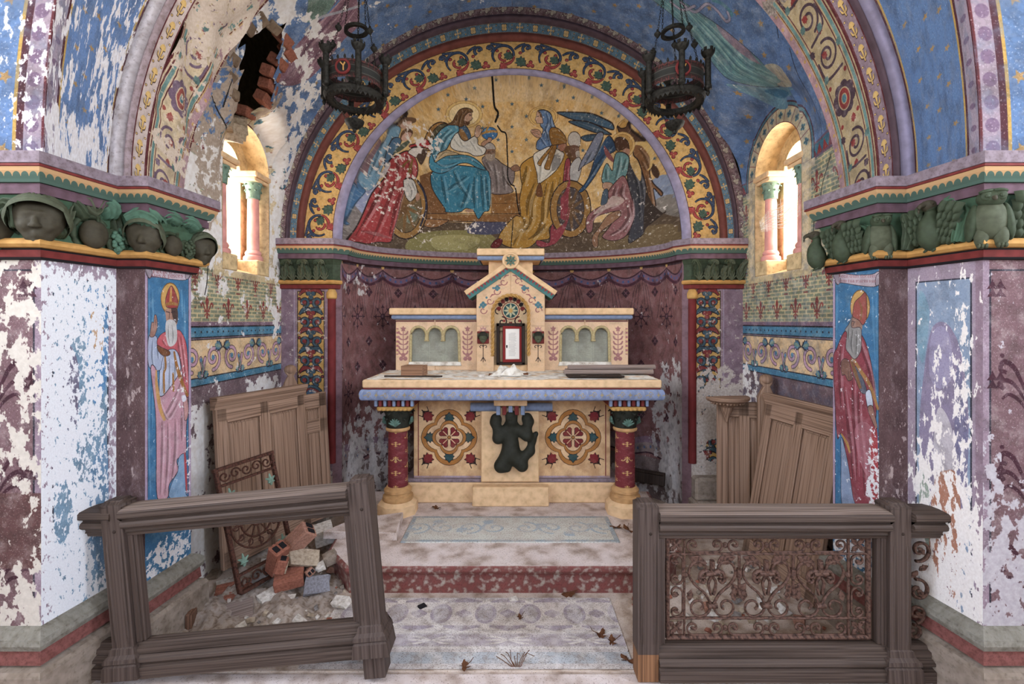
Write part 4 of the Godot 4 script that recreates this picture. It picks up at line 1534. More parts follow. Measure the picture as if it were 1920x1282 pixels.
func bricks_and_lilies(c: Canvas, d0: float, d1: float, y0: float, y1: float) -> void:
	c.rect(d0, y1, d1, y0, Color(.80, .71, .50))
	var y := y0
	var row := 0
	var rng := RandomNumberGenerator.new()
	rng.seed = 77
	while y < y1:
		var x := d0 - (.043 if row % 2 else 0.0)
		while x < d1:
			var q := rng.randf_range(-.035, .035)
			c.rect(x, y + .0225, x + .074, y + .004, Color(.52 + q, .55 + q, .43 + q))
			x += .086
		y += .0275
		row += 1
	row = 0
	y = y0 + .02
	while y < y1 - .1:
		var x := d0 + (.12 if row % 2 else 0.0)
		while x < d1:
			c.at(Vector2(x, y), .15)
			c.lily(Color(.55, .20, .18))
			c.home()
			c.disc(Vector2(x + .12, y + .07), .006, Color(.55, .20, .18))
			c.rect(x - .025, y - .022, x + .025, y - .03, Color(.55, .20, .18))
			x += .24
		y += .21
		row += 1
	# the frame of triangles below the vault
	var s0 := s_of(2.80)
	var s1 := s_of(2.885)
	c.rect(d0, s1 + .012, d1, s0 - .012, Color(.42, .30, .38))
	c.rect(d0, s1 - .004, d1, s0 + .004, Color(.20, .42, .50))
	var x := d0
	while x < d1:
		c.poly([Vector2(x, s0 + .004), Vector2(x + .08, s0 + .004), Vector2(x + .04, s1 - .012)], Color(.58, .20, .20))
		x += .08

func window_frame_paint(c: Canvas) -> void:
	for q in [[.468, Color(.32, .16, .20)], [.457, TEAL], [.437, Color(.32, .16, .20)], [.43, Color(.80, .72, .55)], [.325, Color(.55, .25, .25)], [.312, Color(.82, .72, .54)]]:
		var pts := []
		for i in 33:
			var a := PI * i / 32.0
			pts.append(Vector2(WZ + cos(a) * q[0], s_of(WY + sin(a) * q[0])))
		pts.append(Vector2(WZ - q[0], s_of(WY - 0.08)))
		pts.append(Vector2(WZ + q[0], s_of(WY - 0.08)))
		c.poly(pts, q[1])
	for i in 10:
		var a := PI * (i + 0.5) / 10.0
		var p := Vector2(WZ + cos(a) * .378, s_of(WY + sin(a) * .378))
		for k in 4: c.disc(p + Vector2.from_angle(a + k * PI / 2) * .017, .012, TEAL)
		c.star(p, .03, Color(.2, .3, .36), 4, .2, a)
		a = PI * i / 10.0
		c.stroke([Vector2(WZ + cos(a) * .325, s_of(WY + sin(a) * .325)), Vector2(WZ + cos(a) * .43, s_of(WY + sin(a) * .43))], .006, Color(.55, .25, .25))
	# jambs of plain cream and the sill below
	c.rect(WZ - .47, WY - .08, WZ + .47, WY - .13, Color(.80, .72, .58))
	c.rect(WZ - .43, WY - .13, WZ + .43, 2.02, Color(.80, .70, .50))
	c.rect(WZ - .40, WY - .13, WZ + .40, 2.06, Color(.84, .74, .56))

func paint_wall_right() -> Image:
	var c := Canvas.new(512, 1912, VD0, VMAX, VD1, 0.0, BLUE)
	c.yup = true
	starry(c, VD0, VD1, 2.9, VMAX, .27, .028, 5)
	c.rect(VD0, 1.7, VD1, 0, Color(.46, .36, .38))
	bricks_and_lilies(c, VD0, VD1, 1.70, 2.80)
	frieze(c, VD0, VD1)
	window_frame_paint(c)
	# the robed angel flying up to the left
	c.mapf = wall_px
	c.unit = .0045
	c.T = Transform2D(0.0, Vector2.ONE / 2.67, 0.0, Vector2(1280, 0))
	var g := Color(.36, .56, .58)
	c.sh("-170 -60 -60 -30 20 20 90 70 170 120 260 190 330 250 390 310 420 370 408 410 360 435 290 432 230 400 170 340 110 260 40 170 -60 70 -150 0", g)
	c.sh("170 120 260 190 330 250 380 320 390 330 340 300 270 250 200 180", Color(.55, .46, .52))
	for s in ["-100 -40 0 40 100 140 200 250 290 350 350 420", "-40 10 60 120 150 220 240 330 310 420", "40 60 140 150 230 240 320 330 400 390", "-120 0 -20 90 80 200 170 310 250 400"]:
		c.tp(s, 2, 9, 3, Color(.28, .45, .49))
		c.T.origin += Vector2(5, -3)
		c.tp(s, 2, 11, 3, Color(.50, .68, .66))
		c.T.origin -= Vector2(5, -3)
	c.ln("-150 0 -60 70 40 170 110 260 170 340 230 400 290 432 360 435 408 410 420 370 390 310 330 250 260 190 170 120 20 20", 3, Color(.20, .24, .28))
	c.sh("400 330 440 318 480 330 497 370 488 410 460 430 420 440 380 432 372 420 412 405 415 370", Color(.66, .64, .56))
	c.sh("210 420 290 436 380 436 450 440 430 470 380 490 400 540 350 545 290 520 250 470", Color(.38, .56, .64))
	c.sh("300 455 350 445 400 460 380 485 340 490", Color(.22, .44, .58))
	for q in ["-10 10 60 60 120 20 170 50 215 105 235 95 225 60", "-60 10 0 50 60 30"]:
		c.ln(q, 15, Color(.30, .30, .38))
		c.ln(q, 11, Color(.62, .58, .66))
	c.ln("150 0 200 20 240 60 245 75", 16, Color(.28, .50, .56))
	# cracks through the plaster
	c.ln("535 240 560 330 600 430 640 530 670 620 675 700", 3, Color(.12, .11, .13))
	c.ln("470 120 480 190", 3, Color(.12, .11, .13))
	c.ln("740 770 700 900 690 980", 4, Color(.14, .11, .10))
	c.ln("660 1060 655 1200 665 1300", 5, Color(.14, .11, .10))
	c.mapf = null
	c.home()
	var im := c.finish()
	age(im, 71)
	veil(im, Color(.22, .30, .44), 75, .03, .4, .8, .3)
	wear(im, 81, .02, 214, CHALK, CHALK2, mask_of(64, 240, VD0, VMAX, VD1, 0, 112, [[3.45, .45, 1.1, .72, 252], [4.1, 1.15, .3, .24, 235], [3.2, 1.06, .4, .1, 175]]))
	return im

func paint_wall_left() -> Image:
	var c := Canvas.new(512, 1912, VD0, VMAX, VD1, 0.0, BLUE)
	c.yup = true
	starry(c, VD0, VD1, 2.9, VMAX, .27, .026, 9)
	c.rect(VD0, 1.7, VD1, 0, Color(.46, .36, .38))
	bricks_and_lilies(c, VD0, VD1, 1.70, 2.80)
	frieze(c, VD0, VD1)
	window_frame_paint(c)
	c.mapf = wall_px
	c.unit = .0045
	# pink robed angel, from the 640 x 480 corner at 2.67
	c.T = Transform2D(0.0, Vector2.ONE / 2.67, 0.0, Vector2(0, 0))
	c.sh("1760 -60 1660 60 1560 140 1480 230 1440 330 1400 400 1440 430 1540 400 1640 300 1720 200 1800 110", Color(.52, .36, .42))
	for s in ["1740 0 1640 120 1540 230 1450 370", "1770 40 1680 160 1590 270 1490 390", "1700 -10 1600 100 1510 200"]:
		c.tp(s, 3, 12, 3, Color(.40, .26, .34))
		c.T.origin += Vector2(4, 4)
		c.tp(s, 3, 12, 3, Color(.66, .50, .54))
		c.T.origin -= Vector2(4, 4)
	c.sh("1560 -40 1680 -40 1660 40 1600 90 1530 110 1540 40", Color(.40, .52, .46))
	c.ln("1530 150 1600 90 1700 60 1800 30", 14, Color(.62, .62, .66))
	c.mapf = null
	c.home()
	var im := c.finish()
	age(im, 171)
	var m := mask_of(64, 240, VD0, VMAX, VD1, 0, 126, [
		[3.9, 3.3, .32, .75, 225], [4.05, 2.9, .2, .6, 232], [3.5, 3.9, .5, .35, 178], [3.1, 3.9, .22, .5, 215], [2.8, 3.6, .25, .9, 235],
		[3.75, 3.75, .3, .3, 190], [4.1, 2.3, .2, .8, 228], [3.1, 2.35, .52, .62, 245], [3.35, 2.6, .5, .5, 250], [3.2, 1.9, .3, .2, 170], [3.0, .5, 1.4, .80, 255], [3.9, 1.12, .4, .2, 240], [3.7, 1.95, .4, .14, 150]])
	wear(im, 181, .016, 190, CHALK, CHALK2, m)
	# bare brown masonry between the window and the hole
	var m2 := mask_of(64, 240, VD0, VMAX, VD1, 0, 40, [[3.22, 3.05, .26, .6, 255], [3.2, 2.7, .2, .5, 225], [3.6, 3.35, .18, .25, 200], [2.95, 3.2, .22, .7, 215]])
	wear(im, 191, .03, 195, Color(.58, .49, .42), Color(.72, .64, .56), m2)
	var cr := Canvas.new(512, 1912, VD0, VMAX, VD1, 0.0, Color(0, 0, 0, 0), 1)
	cr.mapf = wall_px
	cr.unit = .0045
	for q in ["400 180 412 210 425 240 432 255", "398 480 390 500 388 530 384 552", "418 200 424 170 436 140"]: cr.ln(q, 2.0, Color(.16, .13, .12))
	im.blend_rect(cr.im, Rect2i(0, 0, 512, 1912), Vector2i.ZERO)
	return im

# ---- bands of the apse arch, one repeat each: x along, y from the outer edge to the inner
func tile_scroll() -> Image:
	var c := Canvas.new(640, 412, 0, 0, 1.55, 1, GOLD)
	for y in [.0, .975]: c.rect(0, y, 1.55, y + .025, Color(.36, .22, .14))
	for o in [-1.55, 0.0, 1.55]:
		for k in 2:
			var a := LINE if k == 0 else NAVY
			var e := .035 if k == 0 else 0.0
			var rd := Color(.25, .07, .08) if k == 0 else RED
			# blue scroll from the outer edge round to the leaf
			c.taper(Canvas.spiral(Vector2(o + .50, .50), .37, .34, 2.5, 3.9), .03 + e, .085 + e, .05 + e, a)
			c.taper(Canvas.spiral(Vector2(o + .05, .22), .15, .05, 1.2, -4.6), .07 + e, .06 + e, .04 + e, a)
			c.taper(Canvas.spiral(Vector2(o + 1.28, .24), .18, .06, 2.2, 4.4), .07 + e, .06 + e, .04 + e, a)
			c.disc(Vector2(o + .06, .22), .05 + e * .5, a)
			c.disc(Vector2(o + 1.28, .24), .05 + e * .5, a)
			c.taper(Canvas.curve([Vector2(o + .10, .06), Vector2(o + .32, .10), Vector2(o + .5, .13)], false), .05 + e, .07 + e, .04 + e, a)
			# red return
			c.taper(Canvas.spiral(Vector2(o + .50, .52), .36, .30, .1, 1.9), .03 + e, .09 + e, .07 + e, rd)
			c.taper(Canvas.spiral(Vector2(o + .50, .50), .22, .1, 1.2, 3.0), .06 + e, .06 + e, .02 + e, rd)
			c.disc(Vector2(o + .38, .52), .045 + e * .5, rd)
			c.disc(Vector2(o + .66, .36), .042 + e * .5, rd)
			c.disc(Vector2(o + .30, .33), .042 + e * .5, rd)
			c.disc(Vector2(o + 1.05, .42), .045 + e * .5, rd)
			c.at(Vector2(o + .60, .82), .30 + e, 2.6)
			c.leaf(rd)
			c.at(Vector2(o + .50, .47), .34 + e * 1.4, .35)
			c.leaf(a if k == 0 else Color(.22, .32, .26))
			c.at(Vector2(o + .92, .62), .42 + e, .65)
			c.leaf(a if k == 0 else Color(.22, .32, .26))
			c.home()
			c.trefoil(Vector2(o + 1.42, .82), .13 + e * .7, rd)
			c.taper(Canvas.curve([Vector2(o + .86, .3), Vector2(o + 1.02, .16), Vector2(o + 1.2, .08)], false), .03 + e, .07 + e, .05 + e, a)
	var im := c.finish()
	age(im, 15, .8)
	return im

func tile_cross() -> Image:
	var c := Canvas.new(512, 128, 0, 0, 4, 1, Color(.30, .45, .53))
	for y in [0.0, .93]: c.rect(0, y, 4, y + .07, Color(.45, .36, .32))
	for k in 2:
		var col := LINE if k == 0 else Color(.82, .66, .38)
		var e := .06 if k == 0 else 0.0
		c.cross(Vector2(1, .5), .46 + e, col)
		c.trefoil(Vector2(3, .5), .36 + e, col, 4, .78)
		for x in [0.0, 2.0, 4.0]:
			for y in [.28, .72]: c.disc(Vector2(x, y), .06 + e * .5, col)
	var im := c.finish()
	age(im, 25, 1.0)
	return im

func tile_trefoil() -> Image:
	var c := Canvas.new(512, 128, 0, 0, 4, 1, Color(.46, .33, .34))
	for k in 2:
		var col := LINE if k == 0 else Color(.72, .66, .55)
		var e := .04 if k == 0 else 0.0
		for x in [1.0, 3.0]:
			c.trefoil(Vector2(x, .5), .36 + e, col, 3, 1.57)
			c.taper([Vector2(x - .2, .5), Vector2(x - .5, .6), Vector2(x - .75, .4)], .05 + e, .12 + e, .04 + e, col)
			c.disc(Vector2(x - .8, .68), .08 + e, col)
	var im := c.finish()
	age(im, 35, 1.6)
	wear(im, 36, .03, 190, Color(.75, .70, .66), Color(.60, .52, .50))
	return im

func arabesque(c: Canvas, x0: float, x1: float, y0: float, y1: float) -> void:
	c.rect(x0, y1, x1, y0, Color(.24, .20, .14))
	c.rect(x0 + .008, y1 - .008, x1 - .008, y0 + .008, Color(.74, .55, .24))
	var mid := (x0 + x1) * .5
	var w := (x1 - x0) * .5
	var y := y1 - .1
	var i := 0
	while y > y0 + .02:
		for k in 2:
			var e := .012 if k == 0 else 0.0
			var bl := LINE if k == 0 else Color(.19, .30, .36)
			var rd := LINE if k == 0 else Color(.50, .16, .15)
			for s in [-1.0, 1.0]:
				var q := Canvas.spiral(Vector2(mid + s * w * .48, y), w * .36, w * .14, -PI * .5, -s * TAU * .92)
				c.stroke(q, .018 + e, bl)
				c.disc(Vector2(mid + s * w * .48, y), w * .15 + e * .5, rd)
				c.taper(Canvas.curve([Vector2(mid, y + .10), Vector2(mid + s * w * .5, y + .105), Vector2(mid + s * w * .86, y + .06)], false), .014 + e, .035 + e, .006 + e, rd if i % 2 == 0 else bl)
				c.taper(Canvas.curve([Vector2(mid, y - .05), Vector2(mid + s * w * .4, y - .07), Vector2(mid + s * w * .8, y - .10)], false), .012 + e, .03 + e, .006 + e, bl)
				c.disc(Vector2(mid + s * w * .84, y + .03), .009 + e * .5, rd)
			c.trefoil(Vector2(mid, y + .065), .04 + e * .7, bl if i % 2 == 0 else rd, 3)
			c.disc(Vector2(mid, y), .012 + e * .5, rd)
		i += 1
		y -= .17
		if i == 5:
			for q in [[.105, LINE], [.1, Color(.45, .15, .14)], [.078, LINE], [.073, Color(.74, .55, .24)]]: c.disc(Vector2(mid, y + .0), q[0], q[1])
			c.trefoil(Vector2(mid, y), .085, Color(.19, .33, .46), 4, .0)
			c.disc(Vector2(mid, y), .016, Color(.5, .16, .15))
			y -= .20

func paint_pilaster(k: float) -> Image:
	var x0 := -2.03 if k < 0 else 1.57
	var c := Canvas.new(256, 1312, x0, 2.36, x0 + .46, 0, Color(.50, .39, .44))
	c.yup = true
	var a := -1.880 if k < 0 else 1.587
	var b := -1.640 if k < 0 else 1.827
	c.rect(a - .03, 2.0, b + .03, .42, LILAC.darkened(.12))
	c.rect(a - .02, 1.99, b + .02, .43, Color(.52, .41, .46))
	arabesque(c, a, b, .46, 1.97)
	var im := c.finish()
	age(im, 45, .8)
	var m := mask_of(32, 160, x0, 2.36, x0 + .46, 0, 110, [[x0 + .23, 0.1, .5, .36, 250]]) if k < 0 else mask_of(32, 160, x0, 2.36, x0 + .46, 0, 110, [[x0 + .23, .55, .7, .82, 255], [x0 + .2, .57, .1, .12, 100], [x0 + .23, 0.1, .5, .3, 250]])
	wear(im, 48, .02, 170, Color(.60, .54, .49), Color(.78, .72, .67), m)
	return im

func paint_drape() -> Image:
	# arc length across, height up
	var c := Canvas.new(1400, 760, 0, 2.36, 4.3, 0, Color(.50, .31, .30))
	c.yup = true
	var dk := Color(.24, .13, .17)
	c.rect(0, 2.36, 4.3, 2.22, Color(.26, .17, .20))
	var n := 11
	for i in n:
		var x0 := 4.3 * i / n
		var x1 := 4.3 * (i + 1) / n
		var m := (x0 + x1) * .5
		var q := []
		var r := []
		for j in 13:
			var f := j / 12.0
			var x := lerpf(x0, x1, f)
			var y := 2.20 - .07 * sin(PI * f)
			q.append(Vector2(x, y))
			r.append(Vector2(x, y - .075))
		r.reverse()
		c.poly(q + r, Color(.44, .30, .38))
		r.reverse()
		c.stroke(q, .014, dk)
		c.stroke(r, .03, Color(.34, .15, .20))
		c.stroke(r, .008, dk)
		for j in range(1, 12, 2): c.disc((q[j] + r[j]) * .5, .013, Color(.25, .32, .52))
		for j in [-3, -2, -1, 1, 2, 3]: c.stroke([Vector2(x0, 2.19), Vector2(x0 + j * .03, 2.02), Vector2(x0 + j * .055, 1.86 - absf(j) * .05)], .005, dk)
		c.disc(Vector2(x0, 2.23), .02, Color(.78, .60, .30))
		# hanging ornaments: lozenges and eight-armed stars
		for row in 6:
			var y := 1.98 - row * .24
			c.at(Vector2(x0 if row % 2 else m, y), 1.0)
			if row % 3 == 1:
				for t in 8:
					var u := Vector2.from_angle(TAU * t / 8)
					c.stroke([u * .02, u * .1], .009, dk)
					c.star(u * .1, .03, dk, 3, .35, u.angle() + PI / 2)
				c.disc(Vector2.ZERO, .03, dk)
				c.disc(Vector2.ZERO, .014, Color(.42, .26, .31))
			else:
				for t in 4: c.star(Vector2.from_angle(TAU * t / 4) * .027, .026, dk, 4, .6)
				c.disc(Vector2.ZERO, .011, Color(.42, .26, .31))
			c.home()
	# hem
	for q in [[.56, .06, Color(.50, .38, .44)], [.50, .10, Color(.56, .47, .45)], [.41, .015, dk]]:
		var pts := []
		for i in 61: pts.append(Vector2(4.3 * i / 60, q[0] + .02 * sin(i * .9)))
		for i in range(60, -1, -1): pts.append(Vector2(4.3 * i / 60, q[0] - q[1] + .02 * sin(i * .9)))
		c.poly(pts, q[2])
	for i in 50: c.disc(Vector2(.04 + .088 * i, .46 + .02 * sin(i * 1.23 * .9)), .014, Color(.30, .36, .52))
	c.rect(0, .38, 4.3, 0, Color(.44, .36, .34))
	var im := c.finish()
	age(im, 55, .6)
	var m := mask_of(140, 76, 0, 2.36, 4.3, 0, 100, [[.5, .45, .75, .5, 205], [.25, .1, .6, .4, 232], [4.1, .6, .5, .85, 240], [3.95, 1.0, .2, .3, 200], [.35, 2.1, .4, .2, 150], [2.1, .1, 2.5, .2, 190]])
	wear(im, 58, .016, 172, Color(.66, .62, .60), Color(.78, .75, .73), m)
	veil(im, Color(.08, .06, .06), 59, .02, .56, .9, .3)
	return im

# ---- inner arch
func paint_soffit(k: float) -> Image:
	var gr := Color(.66, .57, .40) if k > 0 else Color(.78, .68, .52)
	var c := Canvas.new(224, 1900, 0, 2.95, .31, 0, gr)
	c.yup = true
	var dk := Color(.27, .19, .23) if k > 0 else Color(.42, .32, .40)
	var rd := Color(.54, .17, .16) if k > 0 else Color(.60, .26, .22)
	var tl := Color(.36, .52, .50)
	c.rect(.0, 2.95, .012, 0, DKRED)
	c.rect(.02, 2.95, .028, 0, DKRED)
	c.rect(.032, 2.95, .05, 0, tl)
	c.rect(.058, 2.95, .064, 0, DKRED)
	c.rect(.222, 2.95, .228, 0, DKRED)
	c.rect(.236, 2.95, .254, 0, tl)
	c.rect(.258, 2.95, .266, 0, DKRED)
	c.rect(.266, 2.95, .31, 0, Color(.64, .48, .50))
	c.rect(.262, 2.95, .268, 0, Color(.74, .58, .30))
	for i in 40: c.disc(Vector2(.288 + (.006 if i % 2 else -.006), .03 + i * .075), .009, Color(.74, .56, .28))
	var s := 0.0
	var i := 0
	while s < 2.95:
		if i % 5 == 2:
			var p := Vector2(.143, s + .14)
			for t in 8: c.disc(p + Vector2.from_angle(TAU * (t + .5) / 8) * .055, .03, dk)
			for q in [[.062, .074, dk], [.046, .056, gr], [.04, .05, rd], [.022, .026, gr], [.016, .02, TEAL]]: c.disc(p, q[0], q[2], q[1])
			for t in 4: c.disc(p + Vector2((-1 if t % 2 else 1) * .066, (-1 if t < 2 else 1) * .11), .011, rd)
			s += .28
		else:
			var f := 1.0 if i % 2 else -1.0
			var p := Vector2(.143, s + .11)
			c.stroke(Canvas.spiral(p, .075, .012, PI * .5 * f, f * TAU * 1.7), .013, dk)
			c.stroke(Canvas.curve([Vector2(.143 - f * .06, s), p + Vector2(f * .06, -.09), p + Vector2(f * .072, .01)], false), .013, dk)
			for q in [[Vector2(.07 * f, .06), 1.0, dk], [Vector2(-.075 * f, -.02), 2.6, tl.darkened(.2)], [Vector2(.05 * f, -.075), -.6, tl.darkened(.2)], [Vector2(-.02 * f, .105), 1.8, rd], [Vector2(.0, .0), .8, rd]]:
				c.at(p + q[0], .045, q[1])
				c.leaf(q[2])
				c.home()
			s += .22
		i += 1
	var im := c.finish()
	age(im, 65, .9)
	if k < 0:
		var m := mask_of(32, 250, 0, 2.95, .31, 0, 112, [[.24, .5, .12, .3, 165], [.15, 1.02, .3, .22, 238], [.2, 1.25, .2, .28, 235], [.06, .75, .12, .12, 205], [.2, .3, .3, .06, 215], [.2, 1.7, .3, .2, 220]])
		wear(im, 68, .02, 185, Color(.72, .63, .54), Color(.82, .74, .66), m)
	else:
		var m := mask_of(32, 250, 0, 2.95, .31, 0, 100, [[.15, 1.32, .3, .12, 245]])
		wear(im, 68, .02, 200, Color(.30, .26, .24), Color(.70, .64, .58), m)
	return im

func tile_lilies(k: float) -> Image:
	var bg := Color(.50, .40, .44) if k > 0 else Color(.70, .62, .58)
	var c := Canvas.new(128, 192, 0, 0, 2.2, 1.5, bg)    # x along from the spring, y outwards to inwards
	c.rect(0, 0, 2.2, .12, DKRED)
	c.rect(0, 1.38, 2.2, 1.5, DKRED)
	for q in [[1.16, Color(.30, .20, .14)], [1.0, Color(.80, .63, .32)]]:
		var e: float = (q[0] - 1.0) * .5
		c.T = Transform2D(PI * .5, Vector2(.3 - e, .75)) * Transform2D(0.0, Vector2.ONE * 1.35, 0.0, Vector2.ZERO)
		c.T = Transform2D(PI * .5, Vector2(.2 - e, .75))
		c.taper([Vector2(0, 0), Vector2(0, -.5), Vector2(0, -1.1)], .10 + e, .14 + e, .2 + e, q[1])
		c.sh("-.3 -1.1 -.2 -1.4 0 -1.52 .2 -1.4 .3 -1.1 .1 -1.02 -.1 -1.02", q[1])
		for s in [-1.0, 1.0]:
			c.taper(Canvas.curve([Vector2(0, -.3), Vector2(.22 * s, -.45), Vector2(.3 * s, -.8)], false), .05 + e, .16 + e, .05 + e, q[1])
		c.home()
		c.disc(Vector2(2.05, .3), .08 + e * .5, q[1])
		c.disc(Vector2(2.05, 1.2), .08 + e * .5, q[1])
	var im := c.finish()
	age(im, 85, .8)
	return im

func paint_web(k: float, front: bool) -> Image:
	var c := Canvas.new(512, 1024, 0, 3.0, 1.65 if front else .36, 0, BLUE.darkened(.05) if k > 0 else BLUE)
	c.yup = true
	var wd := 1.65 if front else .36
	if front:
		starry(c, .2, 1.65, .05, 3.0, .26, .035, 13)
		c.rect(0, 3, .135, 0, Color(.56, .48, .53))
		c.rect(.0, 3, .012, 0, DKRED)
		for i in 30: c.disc(Vector2(.055, .05 + i * .1), .032, Color(.44, .34, .44))
		c.rect(.09, 3, .122, 0, Color(.30, .14, .17))
		c.rect(.122, 3, .138, 0, Color(.72, .56, .24))
	else:
		starry(c, .12, .34, .05, 3.0, .15, .018, 23)
		c.rect(0, 3, .062, 0, Color(.58, .51, .57))
		c.rect(.0, 3, .006, 0, DKRED)
		for i in 30: c.disc(Vector2(.03, .05 + i * .1), .014, Color(.44, .34, .44))
		c.rect(.054, 3, .064, 0, Color(.30, .14, .17))
		c.rect(.064, 3, .072, 0, Color(.72, .56, .24))
		c.rect(.342, 3, .352, 0, Color(.72, .56, .24))
		c.rect(.35, 3, .36, 0, Color(.32, .15, .17))
	var im := c.finish()
	age(im, 95)
	veil(im, Color(.20, .28, .42), 96, .02, .4, .8, .35)
	if k < 0:
		var m := mask_of(64, 128, 0, 3.0, wd, 0, 116, [[.03, 1.2, .16, 2.2, 178], [.3, .7, .12, 1.2, 205], [.16, .12, .22, .2, 232], [.2, 1.3, .2, .6, 170]]) if not front else mask_of(64, 128, 0, 3.0, wd, 0, 150, [[.06, 1.2, .12, 3.0, 168], [.3, .3, .16, .5, 150]])
		wear(im, 98, .022 if not front else .05, 196, Color(.84, .84, .86), Color(.72, .68, .66), m, 5, 10.0, 1.6)
	return im

# ---- pier faces
func big_lily(c: Canvas, p: Vector2, h: float, col: Color) -> void:
	c.at(p, h)
	c.sh("0 -.5 .05 -.36 .06 -.2 .03 -.02 -.03 -.02 -.06 -.2 -.05 -.36", col)
	c.rect(-.012, .0, .012, .42, col)
	for s in [-1.0, 1.0]:
		c.taper(Canvas.curve([Vector2(.03 * s, .2), Vector2(.1 * s, .02), Vector2(.2 * s, -.16), Vector2(.32 * s, -.22), Vector2(.36 * s, -.12), Vector2(.28 * s, -.08)], false), .03, .07, .05, col)
		c.taper(Canvas.curve([Vector2(.03 * s, .3), Vector2(.16 * s, .1), Vector2(.28 * s, .02), Vector2(.38 * s, .06), Vector2(.32 * s, .14)], false), .03, .06, .04, col)
		c.taper(Canvas.curve([Vector2(.03 * s, .4), Vector2(.14 * s, .26), Vector2(.26 * s, .2), Vector2(.34 * s, .26)], false), .03, .05, .03, col)
		c.disc(Vector2(.34 * s, -.3), .03, col)
		c.disc(Vector2(.06 * s, .06), .02, col)
	c.home()

func paint_pier(k: float) -> Image:
	var c := Canvas.new(256, 1024, 0, 2.0, .5, 0, Color(.45, .32, .33))   # x from the corner outwards
	c.yup = true
	c.rect(0, 2.0, .028, 0, Color(.54, .44, .50))
	c.rect(.028, 1.93, .036, 0, Color(.17, .16, .20))
	c.rect(.028, 1.93, .5, 1.922, Color(.17, .16, .20))
	for i in 5: big_lily(c, Vector2(.2, 1.45 - i * .4), .34, Color(.27, .13, .17))
	for i in 6:
		c.at(Vector2(.06, 1.84 - i * .4), 1.0)
		for t in 4: c.star(Vector2.from_angle(TAU * (t + .5) / 4) * .025, .03, Color(.27, .13, .17), 3, .4)
		c.home()
	c.rect(0, .95 if k < 0 else -1.0, .5, .62 if k < 0 else -1.1, Color(.38, .24, .23))
	var im := c.finish()
	age(im, 105)
	if k < 0:
		wear(im, 108, .02, 150, Color(.80, .76, .70), Color(.72, .68, .62), mask_of(32, 64, 0, 2.0, .5, 0, 158, [[.13, .8, .14, .2, 92], [.05, 1.4, .1, .5, 165], [.15, 1.3, .06, .3, 128], [.1, 1.8, .3, .14, 150], [.2, .3, .5, .3, 178]]), 5, 10.0, 1.5)
	else:
		wear(im, 108, .02, 190, Color(.72, .70, .71), Color(.62, .58, .60), mask_of(32, 64, 0, 2.0, .5, 0, 112, [[.1, .35, .6, .75, 235], [.02, .9, .08, .4, 200]]), 5, 10.0, 1.3)
	return im

func paint_jamb(k: float) -> Image:
	# x from the camera inwards
	var c := Canvas.new(256, 1200, 0, 2.0, .352, 0, Color(.60, .52, .58))
	c.yup = true
	c.rect(0, 2, .03, 0, Color(.56, .45, .51))
	c.rect(.045, 1.9, .31, .3, Color(.20, .20, .26))
	c.rect(.052, 1.893, .303, .3, Color(.42, .56, .66) if k < 0 else Color(.50, .58, .68))
	if k > 0:
		# a faded winged figure in grey and orange
		c.sh(".06 1.3 .09 1.55 .13 1.66 .18 1.7 .23 1.66 .26 1.5 .29 1.2 .28 .9 .26 .6 .1 .6 .07 .9", Color(.52, .47, .58))
		c.sh(".13 1.45 .14 1.62 .18 1.68 .23 1.63 .24 1.45 .19 1.38", Color(.58, .54, .66))
		c.sh(".06 1.1 .08 1.4 .11 1.5 .12 1.2 .1 .9", Color(.44, .42, .55))
		c.sh(".12 1.1 .15 1.25 .2 1.28 .22 1.05 .2 .75 .13 .7", Color(.72, .68, .70))
		c.sh(".1 .95 .16 1.0 .22 .9 .24 .5 .1 .45", Color(.70, .45, .34))
		c.sh(".24 .9 .28 1.0 .295 .7 .29 .4 .25 .4", Color(.60, .66, .58))
		c.sh(".24 1.75 .29 1.85 .3 1.6 .27 1.5", Color(.45, .60, .68))
	else:
		c.sh(".2 1.85 .3 1.8 .3 1.4 .24 1.3 .2 1.5", Color(.30, .52, .72))
		c.sh(".2 .9 .3 1.1 .3 .5 .22 .55", Color(.36, .52, .66))
		c.sh(".09 1.6 .16 1.5 .15 1.2 .1 1.25", Color(.42, .40, .50))
		c.sh(".22 1.75 .28 1.7 .28 1.55 .24 1.55", Color(.75, .58, .40))
	var im := c.finish()
	age(im, 115, .7)
	if k < 0:
		var m := mask_of(32, 110, 0, 2.0, .352, 0, 206, [[.1, 1.0, .12, 1.2, 225], [.31, 1.3, .05, .5, 140], [.3, .8, .05, .3, 146], [.2, 1.97, .2, .06, 120], [.16, 1.45, .05, .25, 150], [.09, .82, .05, .16, 118], [.23, 1.05, .1, .14, 150], [.27, .62, .06, .25, 130]])
		wear(im, 118, .05, 152, Color(.88, .89, .90), Color(.81, .81, .82), m, 5, 10.0, 1.7)
	else:
		var m := mask_of(32, 110, 0, 2.0, .352, 0, 112, [[.21, .35, .3, .55, 250], [.09, 1.35, .05, .65, 188], [.2, 1.1, .05, .6, 170], [.24, .85, .12, .4, 200], [.1, .8, .06, .35, 196], [.04, .5, .1, .5, 245]])
		wear(im, 119, .03, 170, Color(.93, .91, .88), Color(.86, .82, .78), m, 5, 10.0, 2.2)
		wear(im, 121, .03, 205, Color(.44, .30, .33), Color(.52, .36, .38), mask_of(16, 32, 0, 2.0, .352, 0, 60, [[.15, .55, .14, .4, 135]]))
	return im

